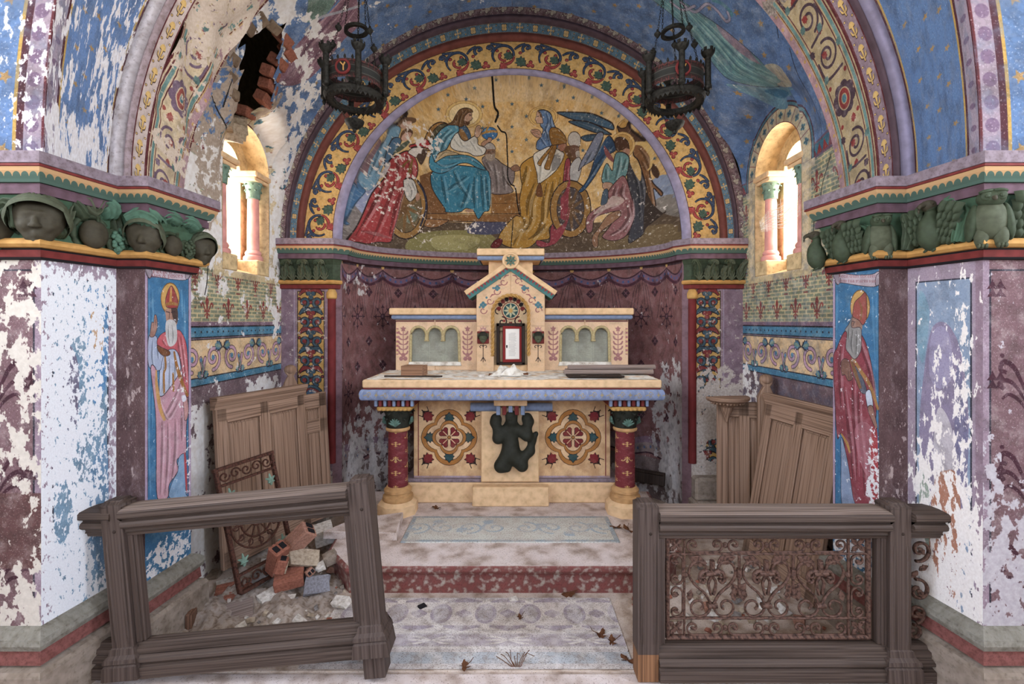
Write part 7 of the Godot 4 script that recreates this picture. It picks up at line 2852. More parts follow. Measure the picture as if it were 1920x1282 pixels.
# surface of smoothly joined tapered capsules: [from, to, radius, radius]
func blended(bones: Array, cell: float, k: float, b: MB = null) -> MB:
	var lo := Vector3.INF
	var hi := -Vector3.INF
	for q in bones:
		var r: float = maxf(q[2], q[3]) + k + cell * 2
		lo = lo.min(q[0] - Vector3.ONE * r).min(q[1] - Vector3.ONE * r)
		hi = hi.max(q[0] + Vector3.ONE * r).max(q[1] + Vector3.ONE * r)
	var n := Vector3i(((hi - lo) / cell).ceil()) + Vector3i.ONE
	var f := PackedFloat32Array()
	f.resize(n.x * n.y * n.z)
	f.fill(1.0)
	for q in bones:
		var a: Vector3 = q[0]
		var d: Vector3 = q[1] - q[0]
		var dd := maxf(d.length_squared(), 1e-9)
		var rr: float = maxf(q[2], q[3]) + k * 2.0 + cell
		var i0 := Vector3i(((a.min(q[1]) - Vector3.ONE * rr - lo) / cell).floor()).clamp(Vector3i.ZERO, n - Vector3i.ONE)
		var i1 := Vector3i(((a.max(q[1]) + Vector3.ONE * rr - lo) / cell).ceil()).clamp(Vector3i.ZERO, n - Vector3i.ONE)
		for z in range(i0.z, i1.z + 1):
			for y in range(i0.y, i1.y + 1):
				var o := (z * n.y + y) * n.x
				for x in range(i0.x, i1.x + 1):
					var p := lo + Vector3(x, y, z) * cell
					var t := clampf((p - a).dot(d) / dd, 0.0, 1.0)
					var v := (p - a - d * t).length() - lerpf(q[2], q[3], t)
					var w := f[o + x]
					var h := maxf(k - absf(v - w), 0.0) / k
					f[o + x] = minf(v, w) - h * h * k * 0.25
	var at := {}
	if b == null: b = MB.new()
	b.smooth()
	var cor := [0, 1, n.x, n.x + 1, n.x * n.y, n.x * n.y + 1, n.x * n.y + n.x, n.x * n.y + n.x + 1]
	for z in n.z - 1:
		for y in n.y - 1:
			for x in n.x - 1:
				var o := (z * n.y + y) * n.x + x
				var s := 0
				for c in 8:
					if f[o + cor[c]] < 0.0: s += 1
				if s == 0 or s == 8: continue
				var p := Vector3.ZERO
				var m := 0
				for c in 8:
					for axis in [1, 2, 4]:
						if c & axis: continue
						var v0 := f[o + cor[c]]
						var v1 := f[o + cor[c | axis]]
						if (v0 < 0.0) != (v1 < 0.0):
							var q := Vector3(c & 1, (c >> 1) & 1, (c >> 2) & 1)
							var g := v0 / (v0 - v1)
							p += q + Vector3(1 if axis == 1 else 0, 1 if axis == 2 else 0, 1 if axis == 4 else 0) * g
							m += 1
				at[o] = lo + (Vector3(x, y, z) + p / m) * cell
	for z in range(1, n.z - 1):
		for y in range(1, n.y - 1):
			for x in range(1, n.x - 1):
				var o := (z * n.y + y) * n.x + x
				var v0 := f[o] < 0.0
				for axis in 3:
					var st: int = [1, n.x, n.x * n.y][axis]
					if (f[o + st] < 0.0) == v0: continue
					var e: int = [n.x, n.x * n.y, 1][axis]
					var g: int = [n.x * n.y, 1, n.x][axis]
					var q := [at[o], at[o - e], at[o - e - g], at[o - g]]
					if not v0: q.reverse()
					b.quad(q[0], q[3], q[2], q[1])
	return b

func carved_figure(t: Node3D) -> void:
	# a crouching figure that bears the table on its raised fists, a fish tail curling up beside it
	var z := -3.955
	var f := func(x: float, y: float, r: float, dz := 0.0) -> Array: return [Vector3((640 + x / 2.67 - 960) * 3.96 / 900, EYE - (440 + y / 2.67 - HZN) * 3.96 / 900, z + dz), r]
	var bones := []
	var link := func(a: Array, b: Array) -> void: bones.append([a[0], b[0], a[1], b[1]])
	link.call(f.call(852, 905, .05, .03), f.call(852, 925, .048, .035))
	link.call(f.call(850, 950, .05), f.call(848, 1050, .062))
	link.call(f.call(848, 1050, .062), f.call(850, 1100, .07))
	link.call(f.call(775, 918, .045, .02), f.call(768, 935, .04, .02))
	link.call(f.call(930, 915, .045, .02), f.call(940, 930, .04, .02))
	link.call(f.call(775, 930, .034, .02), f.call(785, 1010, .04, .03))
	link.call(f.call(785, 1015, .042, .03), f.call(835, 965, .04, .01))
	link.call(f.call(932, 930, .034, .02), f.call(930, 1000, .04, .03))
	link.call(f.call(928, 1000, .042, .03), f.call(870, 965, .04, .01))
	link.call(f.call(840, 1080, .06, .02), f.call(800, 1150, .052, .03))
	link.call(f.call(860, 1090, .06, .02), f.call(905, 1150, .05, .03))
	link.call(f.call(800, 1150, .05, .03), f.call(830, 1160, .035, .03))
	link.call(f.call(890, 1130, .05, .02), f.call(945, 1080, .035, .01))
	link.call(f.call(945, 1080, .034, .01), f.call(955, 1030, .028, .0))
	link.call(f.call(955, 1030, .028, .0), f.call(975, 995, .02, .0))
	var b := blended(bones, .009, .03)
	var o := obj("carved_figure", b, M.altargreen, t)
	b = MB.new()
	face(b, Vector3(-.012, .92, -3.90), yawed(0, 0, 12), Vector3(.042, .052, .04))
	obj("head", b, M.altargreen, o)

func altar_clutter() -> void:
	# small open box
	var t := thing("wooden_box", "small bare wooden box on the left of the altar table", "box", P(777, 703, 3.95))
	t.position.y = 1.262
	t.rotation.y = -.12
	for q in [["side", Vector3(0, .04, .065), Vector3(.18, .08, .012)], ["side", Vector3(0, .04, -.065), Vector3(.18, .08, .012)], ["side", Vector3(.084, .04, 0), Vector3(.012, .08, .12)], ["side", Vector3(-.084, .04, 0), Vector3(.012, .08, .12)], ["bottom", Vector3(0, .006, 0), Vector3(.16, .012, .12)]]:
		var b := MB.new()
		b.box(q[1], q[2], .002)
		obj(q[0], b, M.boxwood, t)
	# wood mouldings on the right
	for i in 3:
		var b := MB.new()
		var y := [1.27, 1.272, 1.305][i] as float
		var z := [-3.99, -4.07, -4.05][i] as float
		b.sweep([Vector3(-.37, 0, 0), Vector3(.37, 0, 0)], [Vector2(-.03, -.012), Vector2(.03, -.012), Vector2(.03, .004), Vector2(.02, .008), Vector2(.012, .018), Vector2(-.004, .02), Vector2(-.012, .012), Vector2(-.03, .012), Vector2(-.03, -.012)], 1.0)
		var o := obj("wood_moulding", b, M.greywood, null)
		o.position = Vector3(.80 + i * .02, y + .012, z)
		o.rotation.y = [.02, -.03, .05][i]
		tag(o, ["greyed wood moulding strip on the altar table, front one of three", "greyed wood moulding strip on the altar table, rear one of three", "greyed wood moulding strip lying on top of two others on the altar"][i], "moulding", "moulding strips on the altar")
	# flat dark tray and dark sheet
	for q in [[P(1115, 705, 3.80), .44, .13, "flat dark frame lying near the right front of the altar table", 0.03], [P(775, 706, 3.8), .46, .02, "thin dark stick lying along the left front of the altar table", -.01]]:
		var b := MB.new()
		b.box(Vector3(0, .006, 0), Vector3(q[1], .01, q[2]), .002)
		if q[2] > .1:
			for s in [-1.0, 1.0]: b.box(Vector3(0, .012, s * q[2] * .5), Vector3(q[1], .012, .014), .002)
		var o := obj("flat_frame" if q[2] > .1 else "stick", b, M.darkwood)
		o.position = Vector3(q[0].x, 1.263, q[0].z)
		o.rotation.y = q[4]
		tag(o, q[3], "frame" if q[2] > .1 else "stick")
	# crumpled cloth
	var b := MB.new()
	var rows := []
	for i in 23:
		var row := []
		for j in 31:
			var u := j / 30.0 * 2.0 - 1.0
			var v := i / 22.0 * 2.0 - 1.0
			var e := maxf(1.0 - u * u, 0.0) * maxf(1.0 - v * v, 0.0)
			row.append(Vector3(u * .16 + .02 * sin(v * 5.0), .004 + .085 * pow(e, .7) * (0.6 + .4 * sin(u * 9.0 + v * 4.0)) * (1.0 - .5 * smoothf(.1, .8, u)) + .01 * sin(u * 23.0) * e, v * .1 + .02 * sin(u * 6.0)))
		rows.append(row)
	b.surf(rows)
	var o := obj("crumpled_cloth", b, M.white)
	o.position = Vector3(-.01, 1.258, -3.98)
	tag(o, "crumpled dusty white cloth in front of the tabernacle door", "cloth")
	var rng := RandomNumberGenerator.new()
	rng.seed = 14
	for i in 16:
		b = chunk(rng, Vector3(.014, .008, .012) * rng.randf_range(.6, 1.9))
		o = obj("plaster_crumb", b, [M.chalk, M.dirty, M.leafdry][i % 3])
		o.position = Vector3(rng.randf_range(-.75, .9), 1.266, rng.randf_range(-4.2, -3.75))
		tag(o, "small crumb of plaster or dead leaf on the altar table", "crumb", "crumbs on the altar table")

# an irregular lump: a box whose corners are pushed about and cut
func chunk(rng: RandomNumberGenerator, h: Vector3) -> MB:
	var pts := []
	for i in 8: pts.append(Vector3((1 if i & 1 else -1) * h.x * rng.randf_range(.6, 1.0), (1 if i & 2 else -1) * h.y * rng.randf_range(.7, 1.0), (1 if i & 4 else -1) * h.z * rng.randf_range(.6, 1.0)))
	var b := MB.new()
	for q in [[0, 1, 3, 2], [4, 5, 7, 6], [0, 1, 5, 4], [2, 3, 7, 6], [0, 2, 6, 4], [1, 3, 7, 5]]:
		var m: Vector3 = (pts[q[0]] + pts[q[1]] + pts[q[2]] + pts[q[3]]) * .25 * rng.randf_range(1.0, 1.15)
		for k in 4: b.otri(pts[q[k]], pts[q[(k + 1) % 4]], m, Vector3.ZERO)
	return b
# ---------------------------------------------------------------- communion rail
func bar_profile(b: MB, x0: float, x1: float, half: Array) -> void:
	# half: (out, height) from the top middle down; mirrored to the back
	var pr := []
	for i in range(half.size() - 1, -1, -1): pr.append(Vector2(-half[i].x, half[i].y))
	for q in half: pr.append(q)
	pr.append(pr[0])
	b.sweep([Vector3(x0, 0, 0), Vector3(x1, 0, 0)], pr, 1.0)

const TOP_RAIL := [Vector2(.02, .806), Vector2(.066, .800), Vector2(.076, .792), Vector2(.076, .768), Vector2(.066, .762), Vector2(.050, .758), Vector2(.050, .750), Vector2(.062, .745), Vector2(.068, .735), Vector2(.066, .722), Vector2(.056, .714), Vector2(.040, .708), Vector2(.036, .698), Vector2(.040, .690), Vector2(.030, .684), Vector2(.026, .670)]
const LOW_RAIL := [Vector2(.010, .160), Vector2(.022, .158), Vector2(.028, .142), Vector2(.044, .138), Vector2(.048, .118), Vector2(.040, .114), Vector2(.056, .106), Vector2(.066, .098), Vector2(.066, .086), Vector2(.052, .080), Vector2(.048, .070), Vector2(.070, .062), Vector2(.070, .012)]

func rail_post(t: Node3D, x: float, foot: float, based: bool) -> void:
	var b := MB.new()
	var y0 := -foot if based else .13
	# square shaft with stopped chamfers
	b.box(Vector3(x, (.815 + y0) * .5, 0), Vector3(.1, .815 - y0, .1), .002)
	var p := obj("post", b, M.rail, t)
	for s in [-1.0, 1.0]:
		b = MB.new()
		b.tube([Vector3(x + s * .030, .17, .048), Vector3(x + s * .030, .2, .0495), Vector3(x + s * .030, .62, .0495), Vector3(x + s * .030, .66, .048)], [.002, .006, .006, .002], 8)
		obj("bead", b, M.rail, p)
	b = MB.new()
	b.lathe([Vector2(.0707, .812), Vector2(.0707, .826), Vector2(.052, .836), Vector2(.05, .842), Vector2(0, .846)], 4, Vector3(x, 0, 0), TAU, PI / 4)
	obj("post_cap", b, M.rail, p)
	if based:
		b = MB.new()
		var q := [Vector3(x - .05, 0, -.05), Vector3(x - .05, 0, .05), Vector3(x + .05, 0, .05), Vector3(x + .05, 0, -.05)]
		b.sweep(q, [Vector2(0, .155), Vector2(.006, .15), Vector2(.012, .125), Vector2(.026, .112), Vector2(.03, .095), Vector2(.022, .088), Vector2(.03, .08), Vector2(.036, .02), Vector2(0, .018)], 1.0)
		obj("post_base", b, M.rail, p)
	else:
		b = MB.new()
		b.box(Vector3(x, .07, 0), Vector3(.098, .14, .098), .003)
		obj("raw_foot", b, M.rawwood, p)
	b = MB.new()
	b.ball(Vector3(x + .01, .7, .05), Vector3(.008, .008, .004), 8, 6)
	obj("peg", b, M.darkwood, p)

func rail_frame(t: Node3D, L: float, foot: float, based: bool) -> void:
	rail_post(t, 0.0, 0.0, true if foot > 0.0 else based)
	rail_post(t, L, foot, true)
	var b := MB.new()
	bar_profile(b, .05, L - .05, TOP_RAIL)
	obj("top_rail", b, M.railx, t)
	b = MB.new()
	bar_profile(b, .05, L - .05, LOW_RAIL)
	obj("bottom_rail", b, M.railx, t)
	b = MB.new()
	b.sweep([Vector3(.052, .0015, 0), Vector3(L - .052, .0015, 0)], [Vector2(-.070, .797), Vector2(-.064, .8), Vector2(-.02, .806), Vector2(.02, .806), Vector2(.064, .8), Vector2(.070, .797)], 1.0, false)
	obj("dust_film", b, M.dustfilm, t)
	for s in 2:
		b = MB.new()
		var x: float = [.05, L - .05][s]
		var k: float = [1.0, -1.0][s]
		b.box(Vector3(x + k * .012, .415, 0), Vector3(.024, .51, .06), .003)
		b.box(Vector3(x + k * .03, .415, 0), Vector3(.016, .51, .04), .003)
		obj("stile", b, M.rail, t)

var gt: Node3D
func g3(q: Array) -> Array:
	# millimetres on the picture of the grille, x from the post, y down from the opening's top
	var o := []
	for p in q: o.append(Vector3((p.x - 130.0) * .001, .672 - (p.y - 520.0) * .001, 0))
	return o

func iron(q: Array, r: float, called := "scroll") -> MeshInstance3D:
	var b := MB.new()
	b.tube(g3(q), r, 8, false, Vector2(1, 1.35), Vector3.BACK)
	return obj(called, b, M.greyiron, gt)

func iron_leaf(p: Vector2, len: float, a: float) -> void:
	var c := Canvas.curve([Vector2(0, 0), Vector2(.3, -.3), Vector2(.45, -.22), Vector2(.6, -.34), Vector2(.78, -.16), Vector2(1, 0), Vector2(.8, .1), Vector2(.55, .24), Vector2(.3, .16)], true, 2)
	var q := PackedVector2Array()
	for v in c:
		var w: Vector2 = p + v.rotated(a) * len
		q.append(Vector2((w.x - 130.0) * .001, .672 - (w.y - 520.0) * .001))
	var b := MB.new()
	b.prism(q, -.003, .004, .002)
	obj("iron_leaf", b, M.greyiron, gt)

func cee(c: Vector2, hw: float, r: float, up: bool, vert := false) -> void:
	# a long C whose two ends curl inwards
	var q := []
	var f := 1.0 if up else -1.0
	var l := Canvas.spiral(Vector2(-hw + r, 0), r, r * .3, PI * .5, TAU * .9)
	l.reverse()
	for p in l: q.append(p)
	for p in Canvas.spiral(Vector2(hw - r, 0), r, r * .3, PI * .5, -TAU * .9): q.append(p)
	var o := []
	for p in q: o.append(c + (Vector2(p.y * f, p.x) if vert else Vector2(p.x, p.y * f)))
	iron(o, .0052)
	for s in [-1.0, 1.0]:
		var e := Vector2(s * (hw - r), 0)
		iron_leaf(c + (Vector2(e.y * f, e.x) if vert else Vector2(e.x, e.y * f)) - Vector2(14, 0), 32.0, .3)

func grille(t: Node3D) -> void:
	gt = tag_part("iron_grille", t)
	for q in [[Vector2(232, 525), Vector2(1205, 525)], [Vector2(232, 1008), Vector2(1205, 1008)], [Vector2(235, 520), Vector2(235, 1012)], [Vector2(1200, 520), Vector2(1200, 1012)]]: iron(q, .011, "frame_bar")
	for q in [[Vector2(235, 608), Vector2(1200, 608)], [Vector2(235, 917), Vector2(1200, 917)], [Vector2(316, 525), Vector2(316, 1008)], [Vector2(1105, 525), Vector2(1105, 1008)]]: iron(q, .006, "bar")
	for y in [566.0, 964.0]:
		for i in 4: cee(Vector2(414 + i * 198, y), 90, 34, true)
		for i in 3:
			var b := MB.new()
			b.ball(g3([Vector2(513 + i * 198, y)])[0], Vector3(.012, .014, .012), 10, 8)
			obj("knop", b, M.greyiron, gt)
		for x in [275.0, 1152.0]:
			for k in 4:
				iron_leaf(Vector2(x, y), 46.0, PI / 4 + k * PI / 2)
			iron([Vector2(x - 30, y - 30), Vector2(x + 30, y + 30)], .004, "cross_bar")
			iron([Vector2(x - 30, y + 30), Vector2(x + 30, y - 30)], .004, "cross_bar")
	for x in [275.0, 1152.0]:
		for y in [685.0, 840.0]: cee(Vector2(x, y), 76, 33, x < 500, true)
	for i in 3:
		var cx := 450.0 + i * 260.0
		for s in [-1.0, 1.0]:
			var q := []
			for p in [Vector2(4, 855), Vector2(35, 800), Vector2(85, 755), Vector2(112, 705), Vector2(98, 660), Vector2(64, 645), Vector2(34, 662), Vector2(26, 700), Vector2(44, 722), Vector2(62, 708)]: q.append(Vector2(cx + s * p.x, p.y))
			iron(Canvas.curve(q, false, 4), .0062, "heart_scroll")
			q = Canvas.spiral(Vector2(cx + s * 64, 862), 56, 14, PI if s > 0 else 0.0, -s * TAU * 1.15)
			iron(q, .0055)
			iron_leaf(Vector2(cx + s * 24, 655), 95.0, -.35 if s > 0 else PI + .35)
			iron_leaf(Vector2(cx + s * 110, 835), 56.0, -PI * .5 - s * .2)
			# petals of the lily
			q = []
			for p in [Vector2(0, 700), Vector2(28, 690), Vector2(52, 700), Vector2(60, 730), Vector2(44, 745), Vector2(34, 728)]: q.append(Vector2(cx + s * p.x, p.y))
			iron(Canvas.curve(q, false, 3), .009, "lily_petal")
			q = []
			for p in [Vector2(2, 715), Vector2(18, 750), Vector2(6, 805)]: q.append(Vector2(cx + s * p.x, p.y))
			iron(Canvas.curve(q, false, 3), .007, "lily_petal")
		iron([Vector2(cx, 640), Vector2(cx, 660), Vector2(cx, 700)], .012, "lily_bud")
		iron([Vector2(cx - 34, 702), Vector2(cx + 34, 702)], .013, "collar")
		iron([Vector2(cx - 22, 856), Vector2(cx + 22, 856)], .013, "collar")
	for i in 4:
		var x := 320.0 + i * 260.0
		if i == 1 or i == 2:
			iron([Vector2(x, 610), Vector2(x, 800)], .0065, "spindle")
			for y in [700.0, 790.0]: iron([Vector2(x, y - 20), Vector2(x, y), Vector2(x, y + 24)], .012, "knop")
			for s in [-1.0, 1.0]: iron_leaf(Vector2(x + s * 4, 800), 60.0, -PI * .5 + s * .5)
		var b := MB.new()
		b.ball(g3([Vector2(x, 708)])[0], Vector3(.014, .014, .014), 10, 8)
		obj("knop", b, M.greyiron, gt)

func tag_part(called: String, parent: Node3D) -> Node3D:
	var o := Node3D.new()
	o.name = called
	parent.add_child(o, true)
	return o

func stub(t: Node3D, x0: float, x1: float) -> void:
	var b := MB.new()
	bar_profile(b, x0, x1, TOP_RAIL)
	obj("top_rail_stub", b, M.railx, t)
	b = MB.new()
	bar_profile(b, x0, x1 - .02 * signf(x1 - x0), LOW_RAIL)
	obj("bottom_rail_stub", b, M.railx, t)

func build_rails() -> void:
	var t := thing("communion_rail", "dark oak communion rail with iron heart-scroll grille, on the right", "railing", Vector3(.643, 0, -2.31))
	rail_frame(t, 1.189, 0.0, false)
	grille(t)
	stub(t, 1.24, 1.40)
	gt = tag_part("stub_ironwork", t)
	# scrolls between the last post and the pier
	for q in [[Vector2(1448, 590), 56.0, 14.0, 1.9, -6.6], [Vector2(1440, 785), 56.0, 14.0, -1.8, 6.6], [Vector2(1430, 895), 46.0, 12.0, 1.5, -6.4], [Vector2(1420, 985), 36.0, 10.0, -1.6, 6.2]]:
		iron(Canvas.spiral(q[0], q[1], q[2], q[3], q[4]), .0075)
	iron([Vector2(1396, 530), Vector2(1394, 800), Vector2(1394, 1025)], .006, "bar")
	for q in [[Vector2(1440, 580), .8], [Vector2(1446, 690), -.5], [Vector2(1440, 690), 2.4], [Vector2(1436, 780), .9], [Vector2(1428, 890), .7]]: iron_leaf(q[0], 50.0, q[1])
	t = thing("communion_rail", "tilted dark oak communion rail frame with empty opening, on the left", "railing", Vector3(-1.82, .012, -2.31))
	t.rotation.z = deg_to_rad(5.2)
	rail_frame(t, 1.17, .1, true)
	t = thing("rail_stub", "broken moulded rail ends set into the left pier", "rail stub", Vector3(-1.82, 0, -2.33))
	stub(t, -.075, -.24)
# ---------------------------------------------------------------- hanging crown lamps
func chain(a: Vector3, e: Vector3, step := .017) -> MB:
	var b := MB.new()
	var d := e - a
	var n := maxi(1, int(d.length() / step))
	var t := d.normalized()
	var s := t.cross(Vector3(.3, .1, .9)).normalized()
	for i in n:
		var c := a + d * (i + .5) / n
		var u := s if i % 2 == 0 else s.cross(t)
		var ring := []
		for k in 6:
			var f := TAU * k / 6
			ring.append(c + t * cos(f) * step * .66 + u * sin(f) * step * .3)
		b.tube(ring, .0016, 4, true)
	return b

func knob(called: String, t: Node3D, c: Vector3, r := .02) -> void:
	var b := MB.new()
	b.lathe([Vector2(0, -r * 1.4), Vector2(r * .3, -r * 1.1), Vector2(r * .9, -r * .3), Vector2(r, 0), Vector2(r * .8, r * .3), Vector2(r * .35, r * .7), Vector2(r * .3, r * 1.2), Vector2(0, r * 1.4)], 12, c)
	obj(called, b, M.iron, t)

func crown_image() -> Image:
	var c := Canvas.new(512, 96, 0, 0, 8, 1.5, Color(.17, .17, .16))
	c.rect(0, .3, 8, 1.2, Color(.20, .15, .14))
	for y in [.26, 1.2]: c.rect(0, y, 8, y + .06, Color(.30, .30, .27))
	var rd := Color(.38, .17, .16)
	for i in 12:
		c.stroke(Canvas.spiral(Vector2(.35 + i * .66, .75), .26, .06, i * 2.1, 6.0 if i % 2 else -5.0), .09, rd)
		c.stroke([Vector2(.62 + i * .66, .42), Vector2(.62 + i * .66, 1.08)], .07, rd)
	return c.finish()

func lamp(x: float, y: float, label: String, turn: float, sway: float) -> void:
	var t := thing("crown_lamp", label, "chandelier", Vector3(x, y, -3.2), "hanging crown lamps")
	t.rotation.y = turn
	t.scale = Vector3.ONE * 1.14
	var b := MB.new()
	b.lathe([Vector2(.15, -.045), Vector2(.158, -.05), Vector2(.162, -.04), Vector2(.158, -.03), Vector2(.158, .035), Vector2(.163, .04), Vector2(.163, .05), Vector2(.15, .052), Vector2(.15, -.045)], 48)
	var band := obj("crown_band", b, M.crown, t)
	b = MB.new()
	for k in 24:
		var v := Vector3(cos(TAU * k / 24), 0, sin(TAU * k / 24)) * .157
		b.tube([v + Vector3(0, .05, 0), v + Vector3(0, .06, 0), v + Vector3(0, .068, 0), v + Vector3(0, .078, 0)], [.003, .008, .006, .001], 6)
	obj("cresting", b, M.iron, band)
	# pan with a jagged fringe below
	b = MB.new()
	b.lathe([Vector2(.165, -.085), Vector2(.172, -.095), Vector2(.16, -.12), Vector2(.12, -.122), Vector2(.115, -.10), Vector2(.15, -.085)], 48)
	for k in 36:
		var f := TAU * k / 36
		var g := TAU * (k + 1) / 36
		b.tri(Vector3(cos(f), 0, sin(f)) * .162 + Vector3(0, -.118, 0), Vector3(cos(g), 0, sin(g)) * .162 + Vector3(0, -.118, 0), Vector3(cos((f + g) / 2), 0, sin((f + g) / 2)) * .16 + Vector3(0, -.138, 0))
	obj("pan", b, M.iron, t)
	for k in 6:
		var v := Vector3(cos(TAU * k / 6 + .35), 0, sin(TAU * k / 6 + .35)) * .186
		b = MB.new()
		b.lathe([Vector2(0, -.13), Vector2(.006, -.125), Vector2(.012, -.11), Vector2(.008, -.1), Vector2(.02, -.09), Vector2(.021, -.075), Vector2(.017, -.07), Vector2(.0165, .085), Vector2(.021, .09), Vector2(.034, .108), Vector2(.036, .118), Vector2(.03, .12), Vector2(0, .118)], 14, v)
		var tw := obj("turret", b, M.iron, t)
		b = MB.new()
		for m in 6:
			var a := TAU * m / 6
			b.X = Transform3D(Basis(Vector3.UP, -a), v + Vector3(cos(a), 0, sin(a)) * .033 + Vector3(0, .126, 0))
			b.box(Vector3.ZERO, Vector3(.008, .02, .018), .002)
		obj("crenels", b, M.iron, tw)
		b = MB.new()
		var w := v * .87
		b.tube([w, v], .006, 6)
		obj("tie", b, M.iron, tw)
	b = MB.new()
	b.X = Transform3D(Basis(Vector3.UP, -turn), Vector3.ZERO) * Transform3D(Basis(Vector3.RIGHT, PI / 2), Vector3(-.01, 0, .168))
	b.lathe([Vector2(.042, -.006), Vector2(.044, 0), Vector2(.040, .006), Vector2(.032, .006), Vector2(.03, 0), Vector2(0, 0)], 24)
	var md := obj("medallion", b, M.redpaint, t)
	b = MB.new()
	b.X = Transform3D(Basis(Vector3.UP, -turn), Vector3.ZERO) * Transform3D(Basis(), Vector3(-.01, 0, .172))
	b.tube([Vector3(-.012, .022, 0), Vector3(.004, .004, 0), Vector3(.004, -.022, 0)], .004, 6)
	b.tube([Vector3(.014, .022, 0), Vector3(.004, .004, 0)], .004, 6)
	obj("device", b, M.ochre, md)
	b = MB.new()
	b.X = Transform3D(Basis(Vector3.UP, -turn) * Basis(Vector3.RIGHT, PI / 2), Vector3.ZERO) * Transform3D(Basis(), Vector3(-.01, .169, 0))
	b.lathe([Vector2(.031, -.002), Vector2(.031, .001), Vector2(0, .001)], 20)
	obj("field", b, M.black, md)
	# bowl on three chains below, small ring and long chains above
	b = MB.new()
	b.lathe([Vector2(0, -.30), Vector2(.01, -.295), Vector2(.012, -.28), Vector2(.03, -.27), Vector2(.05, -.25), Vector2(.056, -.232), Vector2(.05, -.23), Vector2(.02, -.258), Vector2(0, -.26)], 24)
	obj("oil_bowl", b, M.iron, t)
	for k in 3:
		var a := TAU * k / 3 + .6
		var v := Vector3(cos(a), 0, sin(a))
		obj("chain", chain(v * .14 + Vector3(0, -.10, 0), v * .05 + Vector3(0, -.232, 0)), M.iron, t)
		var up := v * .045 + Vector3(sway, .56, 0)
		obj("chain", chain(v * .15 + Vector3(0, .05, 0), v * .1 + Vector3(sway * .3, .28, 0)), M.iron, t)
		obj("chain", chain(v * .1 + Vector3(sway * .3, .28, 0), up), M.iron, t)
		obj("chain", chain(v * .066 + Vector3(sway * .5, .30, 0), up), M.iron, t)
		obj("chain", chain(up, v * .03 + Vector3(sway, 1.15, 0)), M.iron, t)
		knob("knob", t, v * .13 + Vector3(sway * .2, .17, 0))
		knob("knob", t, v * .1 + Vector3(sway * .3, .28, 0))
		knob("knob", t, up)
		knob("knob", t, v * .04 + Vector3(sway, .66 + .05 * k, 0))
	b = MB.new()
	b.X = Transform3D(Basis(Vector3.BACK, .12), Vector3(sway * .5, .30, 0))
	b.lathe([Vector2(.05, -.008), Vector2(.07, -.008), Vector2(.068, .01), Vector2(.05, .008), Vector2(.05, -.008)], 32)
	obj("smoke_ring", b, M.iron, t)

func build_lamps() -> void:
	M.crown = painted(crown_image(), .6)
	M.crown.uv1_scale = Vector3(2, -10, 1)
	lamp(-1.05, 3.30, "dark iron crown lamp with turrets hanging on chains, left of the mural", .25, .02)
	lamp(1.085, 3.29, "dark iron crown lamp with turrets hanging on chains, right of the mural", -.3, -.02)
# ---------------------------------------------------------------- panelling that leans on the walls
func stand(o: Node3D, bl: Vector3, br: Vector3, tl: Vector3) -> void:
	var x := (br - bl).normalized()
	var z := x.cross((tl - bl).normalized()).normalized()
	o.transform = Transform3D(Basis(x, z.cross(x), z), bl)

# a framed panel w wide and h high with its face to +z
func panelling(o: Node3D, w: float, h: float, n: int, cornice: bool) -> void:
	var sw := .075
	for i in n + 1:
		var b := MB.new()
		b.box(Vector3(lerpf(sw * .5, w - sw * .5, float(i) / n), h * .5, 0), Vector3(sw, h, .035), .004)
		obj("stile", b, M.oak, o)
	for y in [.06, h * .74, h - .06]:
		if n == 2 and y > h * .7 and y < h * .8: continue
		var b := MB.new()
		b.box(Vector3(w * .5, y, .001), Vector3(w - .01, .11, .033), .004)
		obj("rail", b, M.oakx, o)
	var pw := (w - sw) / n - sw
	for i in n:
		var cx := sw + pw * .5 + i * (pw + sw)
		var b := MB.new()
		b.box(Vector3(cx, h * .5, -.006), Vector3(pw + .02, h - .2, .012), .0)
		b.box(Vector3(cx, h * .5, .0), Vector3(pw - .05, h - .28, .016), .006)
		obj("panel", b, M.oak, o)
		for s in [-1.0, 1.0]:
			b = MB.new()
			b.tube([Vector3(cx + s * pw * .5, .115, .012), Vector3(cx + s * pw * .5, h - .115, .012)], .008, 8)
			obj("bead", b, M.oak, o)
		b = MB.new()
		b.tube([Vector3(cx - pw * .5, h - .118, .012), Vector3(cx + pw * .5, h - .118, .012)], .011, 8)
		obj("bead", b, M.oakx, o)
	if cornice:
		var b := MB.new()
		b.sweep([Vector3(-.01, 0, 0), Vector3(w + .01, 0, 0)], [Vector2(-.02, h - .03), Vector2(.02, h - .03), Vector2(.024, h - .02), Vector2(.03, h), Vector2(.045, h + .02), Vector2(.05, h + .035), Vector2(.05, h + .05), Vector2(-.02, h + .052)], 1.0)
		obj("cornice", b, M.oakx, o)

